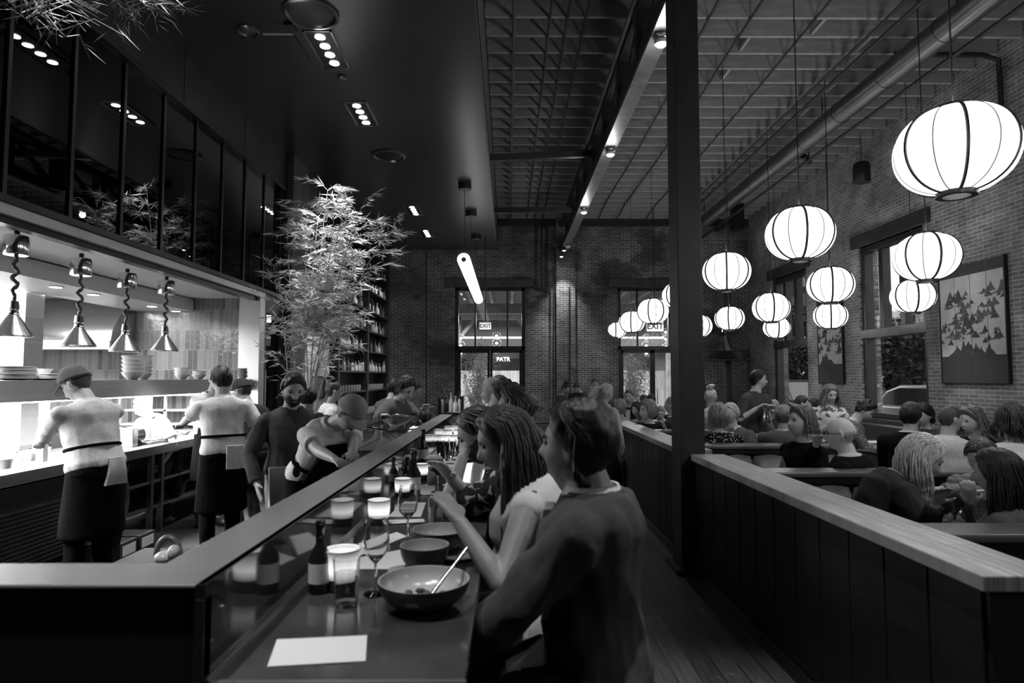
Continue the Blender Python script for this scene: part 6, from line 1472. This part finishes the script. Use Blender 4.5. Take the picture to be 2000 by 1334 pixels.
def votive(c, lab, s=1.0, group='lit votive candles on the bar'):
    t = thing('votive_candle', lab, 'candle', c, group)
    MB().lathe(c, [(.030 * s, .0), (.036 * s, .004), (.037 * s, .028 * s)], 24).build('dark_foot', mat('votive_foot', .03, .2), t, smooth=True)
    MB().lathe(c + V((0, 0, .028 * s)), [(.037 * s, 0), (.040 * s, .03 * s), (.041 * s, .062 * s), (.038 * s, .062 * s), (.036 * s, .03 * s), (.034 * s, .004)], 24, cap=False).build('frosted_cup', cvm, t, smooth=True)
    MB().lathe(c + V((0, 0, .028 * s)), [(.033 * s, .004), (.035 * s, .03 * s), (.02 * s, .036 * s)], 20).build('glowing_wax', candle_core, t, smooth=True)
    MB().lathe(c + V((0, 0, .09 * s)), [(.0375 * s, 0), (.0425 * s, 0), (.0425 * s, .003), (.0375 * s, .003), (.0375 * s, 0)], 24, cap=False).build('rim', white_cer, t)
    return t
votive(wpt(668, 1150, ZC), 'lit votive candle in a frosted cup, nearest one, behind the water glass', 1.25)
votive(wpt(740, 1025, ZC), 'lit votive candle in a frosted cup, second from the near end', 1.12)
votive(wpt(787, 972, ZC), 'lit votive candle beside the dark bottle, third from the near end', 1.05)
votive(wpt(823, 936, ZC), 'lit votive candle in front of the martini glass', 1.0)
for i, (px, py) in enumerate(((868, 868), (885, 868), (876, 856), (893, 855), (888, 848))):
    votive(wpt(px, py, ZC), 'small lit votive candle far along the bar, %s' % ('left of the near pair', 'right of the near pair', 'left of the middle pair', 'right of the middle pair', 'last of the cluster')[i] if False else 'small lit votive in the far cluster, %s' % ('one of its near pair, towards the glass case', 'one of its near pair, towards the bearded man', 'in the middle row by the upstand', 'in the middle row by the plates', 'farthest of all')[i], .95, 'distant votive candles')
def bowl(c, r, h, lab, outm, inm, food=False):
    t = thing('stoneware_bowl', lab, 'bowl', c)
    pr = [(r * .38, 0), (r * .42, .006)] + [(r * (.42 + .58 * math.sin(PI / 2 * k / 9)), .006 + (h - .006) * (1 - math.cos(PI / 2 * k / 9))) for k in range(1, 10)]
    inn = [(r * .965, h)] + [(r * (.38 + .57 * math.sin(PI / 2 * (9 - k) / 9)), .014 + (h - .018) * (1 - math.cos(PI / 2 * (9 - k) / 9))) for k in range(1, 10)] + [(.004, .013)]
    MB().lathe(c, [(.002, 0)] + pr + [(r * .99, h)], 48, cap=False).build('outer_shell', outm, t, smooth=True)
    MB().lathe(c, [(r * .995, h + .0005)] + inn, 48, cap=False).build('glazed_inside', inm, t, smooth=True)
    if food:
        m = MB(); rr = random.Random(3)
        for k in range(22): a = rr.uniform(0, 6.28); q = rr.uniform(.1, .55) * r; m.ell(c + V((q * math.cos(a), q * math.sin(a) - r * .1, .02 + .3 * q * q / r)), (rr.uniform(.008, .016), rr.uniform(.007, .013), .008), n=8, m=5)
        tag(m.build('food_scraps', mat('food_dark', .05, .5, 0, 80, .5), t), kind='stuff')
    return t
inl = mat('bowl_glaze', .36, .22, 0, 12, .15)
b1 = wpt(825, 1192, ZC); bowl(b1 + V((0, .03, 0)), .122, .072, 'wide dark stoneware bowl with food scraps and a spoon, nearest on the bar', dark_cer, inl, True)
c = b1 + V((0, .03, 0)); t = thing('serving_spoon', 'steel serving spoon leaning in the wide nearest bowl', 'spoon', c)
MB().tube([c + V((.015, -.03, .03)), c + V((.06, .02, .08)), c + V((.11, .07, .135))], [.008, .005, .008], 8, flat=.6).build('handle', chrome, t, smooth=True); MB().ell(c + V((.005, -.045, .026)), (.018, .026, .006), n=12, m=6).build('spoon_bowl', chrome, t, smooth=True)
bowl(wpt(829, 1112, ZC), .078, .078, 'deep dark stoneware bowl, second from the near end of the bar', dark_cer, inl)
bowl(wpt(859, 1078, ZC), .097, .08, 'larger dark stoneware bowl touching the plate, behind the deep one', dark_cer, inl)
bowl(wpt(893, 972, ZC), .075, .065, 'dark stoneware bowl in front of the bearded diner', dark_cer, mat('bowl_pale', .5, .3))
for px, py, r, lab, m_ in ((785, 1122, .045, 'small shallow saucer beside the deep bowl', grey_cer), (892, 1090, .07, 'plate half under the larger stoneware bowl', grey_cer), (868, 915, .1, 'oval plate of food between the diners', white_cer), (905, 898, .09, 'plate held by the bearded diner', white_cer), (905, 880, .08, 'plate beyond the bearded diner', white_cer), (920, 996, .08, 'plate with a folded napkin by the woman in the sprigged dress', dark_cer)):
    c = wpt(px, py, ZC); tag(MB().lathe(c, [(r * .5, 0), (r, .012), (r * .98, .016), (r * .5, .006), (.004, .006)], 32).build('plate', m_, None, smooth=True), lab, 'plate')
# paper
def sheet(p4, lab, name='menu_card', m_=paper, z=ZC + .001):
    pts = [wpt(x, y, z) for x, y in p4]; t = tag(MB().prism(pts, (0, 0, .0016)).build(name, m_), lab, 'paper'); return t
mc = sheet(((541, 1250), (717, 1242), (714, 1292), (522, 1303)), 'blank pale folded menu card lying at the near end of the bar', 'menu_card', paper)
mc2 = sheet(((541, 1248), (717, 1240), (714, 1289), (521, 1301)), 'upper leaf of the folded menu card at the near end', 'menu_leaf', mat('paper_top', .62, .8), ZC + .006)
bpy.data.objects.remove(mc2)
sheet(((700, 1112), (815, 1112), (795, 1072), (700, 1090)), 'printed sheet under the wine glasses, the nearest of the printed ones')
sheet(((705, 1085), (795, 1048), (775, 1040), (700, 1062)), 'second printed sheet just beyond the first')
sheet(((758, 1010), (822, 1010), (832, 982), (785, 982)), 'printed sheet in front of the woman in the sprigged dress')
sheet(((756, 1024), (830, 1020), (828, 1014), (757, 1016)), 'thin sheet edge beside the second votive', z=ZC + .004)
sheet(((816, 968), (850, 966), (850, 948), (816, 950)), 'printed sheet by the martini glass')
sheet(((868, 905), (892, 905), (890, 896), (868, 897)), 'small card among the distant glasses')
# glasses
def wine(c, s, lab, fill=0, tilt=0):
    t = thing('wine_glass', lab, 'glass', c)
    MB().lathe(c, [(.034 * s, 0), (.033 * s, .003), (.006 * s, .008), (.0038 * s, .02), (.0038 * s, .085 * s), (.012 * s, .095 * s), (.032 * s, .118 * s), (.039 * s, .15 * s), (.036 * s, .19 * s), (.030 * s, .215 * s), (.0288 * s, .215 * s), (.0347 * s, .19 * s), (.0375 * s, .15 * s), (.0305 * s, .119 * s), (.01 * s, .098 * s), (.001, .096 * s)], 32, cap=True).build('bowl_and_stem', glm, t, smooth=True)
    if fill: MB().lathe(c, [(.003, .096 * s), (.03 * s, .118 * s), (.0365 * s, .138 * s), (.003, .1385 * s)], 28, cap=False).build('wine', glassm('white_wine', 0, .8, 1.34, True, .1), t, smooth=True)
    return t
def tumbler(c, r, h, lab, fill=.6):
    t = thing('water_glass', lab, 'glass', c)
    MB().lathe(c, [(r * .8, 0), (r * .82, .002), (r, h), (r * .95, h), (r * .76, .014), (.003, .012)], 28, cap=True).build('tumbler', glm, t, smooth=True)
    if fill: MB().lathe(c, [(r * .75, .015), (r * (.76 + .18 * fill), h * fill), (.003, h * fill + .0005)], 24, cap=False).build('water', water, t, smooth=True)
    return t
wine(wpt(733, 1160, ZC), .98, 'empty wine glass nearest on the bar, beside the wide bowl')
wine(wpt(796, 1060, ZC), .98, 'wine glass part filled with white wine, before the two stacked bowls', 1)
tumbler(wpt(676, 1182, ZC), .036, .125, 'tall water glass in front of the nearest votive', .7)
tumbler(wpt(852, 1036, ZC), .036, .135, 'tall glass of ice water held by the woman in the sprigged dress', .75)
for i, (px, py) in enumerate(((868, 900), (880, 893), (897, 884), (905, 878), (860, 888))):
    tumbler(wpt(px, py, ZC), .034, .11, 'water glass in the distant cluster, %s' % ('closest to the martini glass', 'second of the cluster', 'beside the bearded man', 'tucked behind his plate', 'closest to the upstand')[i], .5)
wine(wpt(905, 868, ZC), .9, 'small stemmed glass among the distant votives')
c = wpt(855, 962, ZC); t = thing('martini_glass', 'martini glass with a flower garnish before the bearded diner', 'glass', c)
MB().lathe(c, [(.036, 0), (.034, .003), (.005, .006), (.0035, .02), (.0035, .088), (.052, .145), (.0505, .145), (.003, .0905), (.0005, .0905)], 28, cap=True).build('glass', glm, t, smooth=True)
MB().lathe(c, [(.003, .091), (.045, .138), (.003, .1385)], 24, cap=False).build('cocktail', mat('cocktail_pale', .6, .2), t, smooth=True)
m = MB()
for k in range(7): a = k * .9; m.ell(c + V((.02 * math.cos(a), .02 * math.sin(a), .148)), (.014, .009, .005), n=8, m=5)
m.build('flower_garnish', white_cer, t)
def bot(c, s, lab, m_=None):
    t = thing('sauce_bottle', lab, 'bottle', c)
    MB().lathe(c, [(.028 * s, 0), (.031 * s, .006), (.031 * s, .10 * s), (.013 * s, .135 * s), (.0115 * s, .175 * s), (.014 * s, .178 * s), (.014 * s, .2 * s), (.003, .202 * s)], 28).build('glass_body', m_ or mat('bottle_black', .012, .06, 0, spec=.8), t, smooth=True)
    MB().lathe(c, [(.0318 * s, .03 * s), (.0318 * s, .085 * s)], 28, cap=False).build('label', paper, t, smooth=True)
bot(wpt(624, 1156, ZC), 1.0, 'dark sauce bottle with a white label, nearest on the bar by the upstand')
bot(wpt(808, 968, ZC), 1.15, 'tall dark bottle standing behind the third votive')
bot(wpt(795, 948, ZC), .8, 'shorter dark bottle among the three beyond the third votive'); bot(wpt(785, 942, ZC), .8, 'small dark bottle next to the upstand beyond the third votive')
bot(wpt(826, 905, ZC), 1.2, 'slim tall bottle by the corner of the glass case')
# napkin
c = wpt(930, 1000, ZC + .015); m = MB(); rs = []
for k in range(9):
    u = k / 8; rs.append([c + V((-.09 + .2 * u, .03 * math.sin(4 * u) + .05 * math.cos(2 * PI * j / 14), .012 * math.sin(2 * PI * j / 14) * (1 + .5 * math.sin(9 * u)) + .008 * math.sin(6 * u))) for j in range(14)])
tag(m.rings(rs).build('cloth_napkin', cloth(.3), None, smooth=True), 'crumpled striped napkin at the bar edge by the woman in the sprigged dress', 'napkin')
c = wpt(865, 880, ZC) ; c = wpt(845, 905, ZC); tag(MB().ell(c + V((0, 0, .03)), (.075, .06, .035), n=16, m=8).build('bread_roll', mat('crust', .5, .7, 0, 20, .3), None, smooth=True), 'pale rounded loaf on a dark board by the glass case corner', 'bread')
# items in the booths
TBL = .75
for i, (px, py, D, lab) in enumerate(((1500, 912, 5.35, 'martini glass on the booth table by the curly-haired woman'),)):
    c = W(px, py - 4, D); c.z = TBL; t = thing('martini_glass', lab, 'glass', c)
    MB().lathe(c, [(.036, 0), (.034, .003), (.005, .006), (.0035, .02), (.0035, .098), (.058, .165), (.0565, .165), (.003, .1005), (.0005, .1005)], 24, cap=True).build('glass', glm, t, smooth=True); MB().lathe(c, [(.003, .101), (.054, .16), (.003, .1605)], 24, cap=False).build('cocktail', mat('cocktail_pale'), t, smooth=True)
c = wpt(1593, 918, .87); c = V((W(1593, 900, 5.3).x, 5.3, TBL)); votive(c, 'lit white votive on the table between the curly-haired woman and the bald man', 1.0, None)
c = V((W(1565, 900, 5.55).x, 5.55, TBL)); tumbler(c + V((.06, .1, 0)), .04, .09, 'low water glass next to the votive by the bald man', .4)
c = V((W(1530, 900, 5.45).x, 5.45, TBL)); tag(MB().prism([c + V((-.09, 0, 0)), c + V((.09, .02, 0)), c + V((.0, .02, .26))], (.01, .02, 0)).build('folded_napkin', cloth(.1)), 'dark napkin folded to a tall triangle beside the martini glass', 'napkin')
def bigwine(px, py, D, s, lab):
    c = V((W(px, py, D).x, D, TBL)); t = thing('wine_glass', lab, 'glass', c)
    MB().lathe(c, [(.042 * s, 0), (.04 * s, .003), (.006, .008), (.0042, .02), (.0042, .08 * s), (.02 * s, .09 * s), (.05 * s, .125 * s), (.056 * s, .16 * s), (.046 * s, .21 * s), (.041 * s, .23 * s), (.0395 * s, .23 * s), (.0445 * s, .21 * s), (.0542 * s, .16 * s), (.0483 * s, .126 * s), (.018 * s, .093 * s), (.001, .09 * s)], 36, cap=True).build('bowl_and_stem', glm, t, smooth=True)
bigwine(1841, 990, 3.62, 1.1, 'large round wine glass in front of the blonde woman'); bigwine(1885, 990, 3.55, .9, 'tilted-looking smaller wine glass by the long-haired girl')
c = V((W(1768, 1012, 3.75).x, 3.75, TBL)); tag(MB().prism([c + V(p) for p in ((-.14, -.1, 0), (.12, -.12, 0), (.16, .06, 0), (-.1, .09, 0))], (0, 0, .012)).build('menu_folder', black, None), 'black menu folder lying by the partition cap next to the blonde woman', 'folder')
c = V((W(1425, 850, 7.55).x, 7.55, TBL)); tumbler(c, .045, .12, 'water glass before the white-haired man', .5)
bigwine(1478, 845, 7.6, 1.0, 'empty wine glass on the table of the grey-haired man')
for px, D, z, lab in ((1683, 9.2, TBL, 'water glass with candle glow on the table of the reading person'), (1806, 7.15, TBL, 'round-based glass between the man in the black suit and his companion'), (1618, 9.4, TBL, 'tall glass on the tray near the floral dress')):
    c = V((W(px, 820, D).x, D, z)); tumbler(c, .04, .14, lab, .5)
votive(V((W(1677, 830, 9.3).x, 9.3, TBL)), 'lit votive on the window table of the reading person', 1.1, None)
votive(V((W(1801, 830, 7.1).x, 7.1, TBL)), 'lit votive between the black-suited man and the black-haired woman', 1.1, None)
c = V((W(1700, 835, 9.25).x, 9.25, TBL + .001)); tag(MB().box(c.x - .2, c.x + .2, 9.1, 9.4, TBL, TBL + .004).build('paper_sheets', paper), 'bright papers in front of the reading person', 'paper')
c = V((W(1278, 840, 8.75).x, 8.78, TBL)); tumbler(c, .04, .13, 'water glass in front of the laughing woman', .5)
# ================================================================ LIGHT
w = bpy.data.worlds.new('world'); sc.world = w; w.use_nodes = True
w.node_tree.nodes['Background'].inputs[0].default_value = (1, 1, 1, 1); w.node_tree.nodes['Background'].inputs[1].default_value = 1.0
def area(name, loc, sx, sy, e, rot=(0, 0, 0)):
    l = bpy.data.lights.new(name, 'AREA'); l.shape = 'RECTANGLE'; l.size = sx; l.size_y = sy; l.energy = e
    o = bpy.data.objects.new(name, l); o.location = loc; o.rotation_euler = rot; COL.objects.link(o); return o
def spot(name, loc, e, ang, target, blend=.6, r=.05):
    l = bpy.data.lights.new(name, 'SPOT'); l.energy = e; l.spot_size = math.radians(ang); l.spot_blend = blend; l.shadow_soft_size = r
    o = bpy.data.objects.new(name, l); o.location = loc; o.rotation_euler = (V(target) - V(loc)).to_track_quat('-Z', 'Y').to_euler(); COL.objects.link(o); return o
def point(name, loc, e, r=.1):
    l = bpy.data.lights.new(name, 'POINT'); l.energy = e; l.shadow_soft_size = r; o = bpy.data.objects.new(name, l); o.location = loc; COL.objects.link(o); return o
sc.view_settings.view_transform = 'Standard'; sc.view_settings.look = 'None'; sc.view_settings.gamma = 1; sc.view_settings.use_curve_mapping = False
sc.view_settings.exposure = 0.5
sc.cycles.max_bounces = 5; sc.cycles.adaptive_threshold = .035; sc.cycles.transparent_max_bounces = 12; sc.cycles.caustics_reflective = False; sc.cycles.caustics_refractive = False
sc.cycles.use_light_tree = True; sc.cycles.sample_clamp_indirect = 4
# kitchen: strip under the pass shelf, ceiling downlights
area('pass_strip', (-4.05, 6.4, 1.465), .25, 5.8, 260)
area('kitchen_ceiling', (-5.9, 6.0, 2.80), 1.6, 5, 650)
area('alcove_lamp', (-4.6, 12.2, 2.7), .8, 1.0, 18)
# soffit troughs, single spots, fill over the bar
for D, x in ((7.2, -2.1), (9.0, -2.12), (14.3, -2.15), (16.6, -2.15)): spot('trough_beam', (x, D, ZS - .03), 320, 70, (x + .2, D, 0), .8, .06)
spot('tree_beam', (-2.2, 7.9, ZS - .05), 520, 36, (-2.45, 8.9, 3.7), .8, .05)
spot('pier_beam', (1.62, 17.9, 5.2), 200, 60, (1.6, 18.6, 3.0), .9, .03)
for D in (1.5, 2.9, 4.6, 6.6): spot('bar_fill', (-.75, D, ZS - .05), 190, 20, (-.42, D, 1.0), .9, .05)  # spots added to brighten the bar top, no fittings belong to them
spot('aisle_beam', (.7, 1.9, ZJ), 620, 30, (.85, 2.5, 0), .9, .05)
for D in (6.68, 10.1, 13.7): point('puck_glow', (XT, D, ZB - .18), 10, .06)

area('patio_lamps', (1.8, 24.0, 3.9), 8, 3, 800)
for (cx, cy, w_, X_, *_r) in LAN:
    D = X_ * 1240 / (cx - 992); c = W(cx, cy, D); r = w_ / 1240 * D / 2
    spot('lantern_up', c + V((0, 0, r * .80)), 15, 150, c + V((0, 0, 4)), .9, .06)
    spot('lantern_down', c - V((0, 0, r * .80)), 30, 125, c - V((0, 0, 4)), .9, .06)

for y in (4.2, 5.6, 7.0): spot('crew_fill', (-2.5, y, ZS - .05), 210, 52, (-3.0, y, 1.2), .8, .06)  # extra spots added above the cooks to lift their white shirts
for px in (27, 155, 246, 323):
    D = 4.02 * 1240 / (992 - px); spot('heat_lamp_beam', (-4.02, D, 2.0), 26, 120, (-4.0, D, 1.0), .8, .03)
spot('cap_fill', (-1.6, .9, ZS - .05), 420, 50, (-1.6, 1.4, 1.2), .8, .05)  # unseen spot put in to brighten the steel cap

for (x, y, e) in ((3.2, 2.2, 34), (3.2, -.1, 26), (4.9, 5.1, 30), (4.9, 2.8, 26)): point('offframe_lantern', (x, y, 3.2), e, .32)

for y in (14.5, 17.2): spot('shelf_fill', (-2.2, y, ZS - .05), 130, 70, (-3.6, y, 2.6), .8, .05)  # fill spots added so the bottles on the shelves read brighter
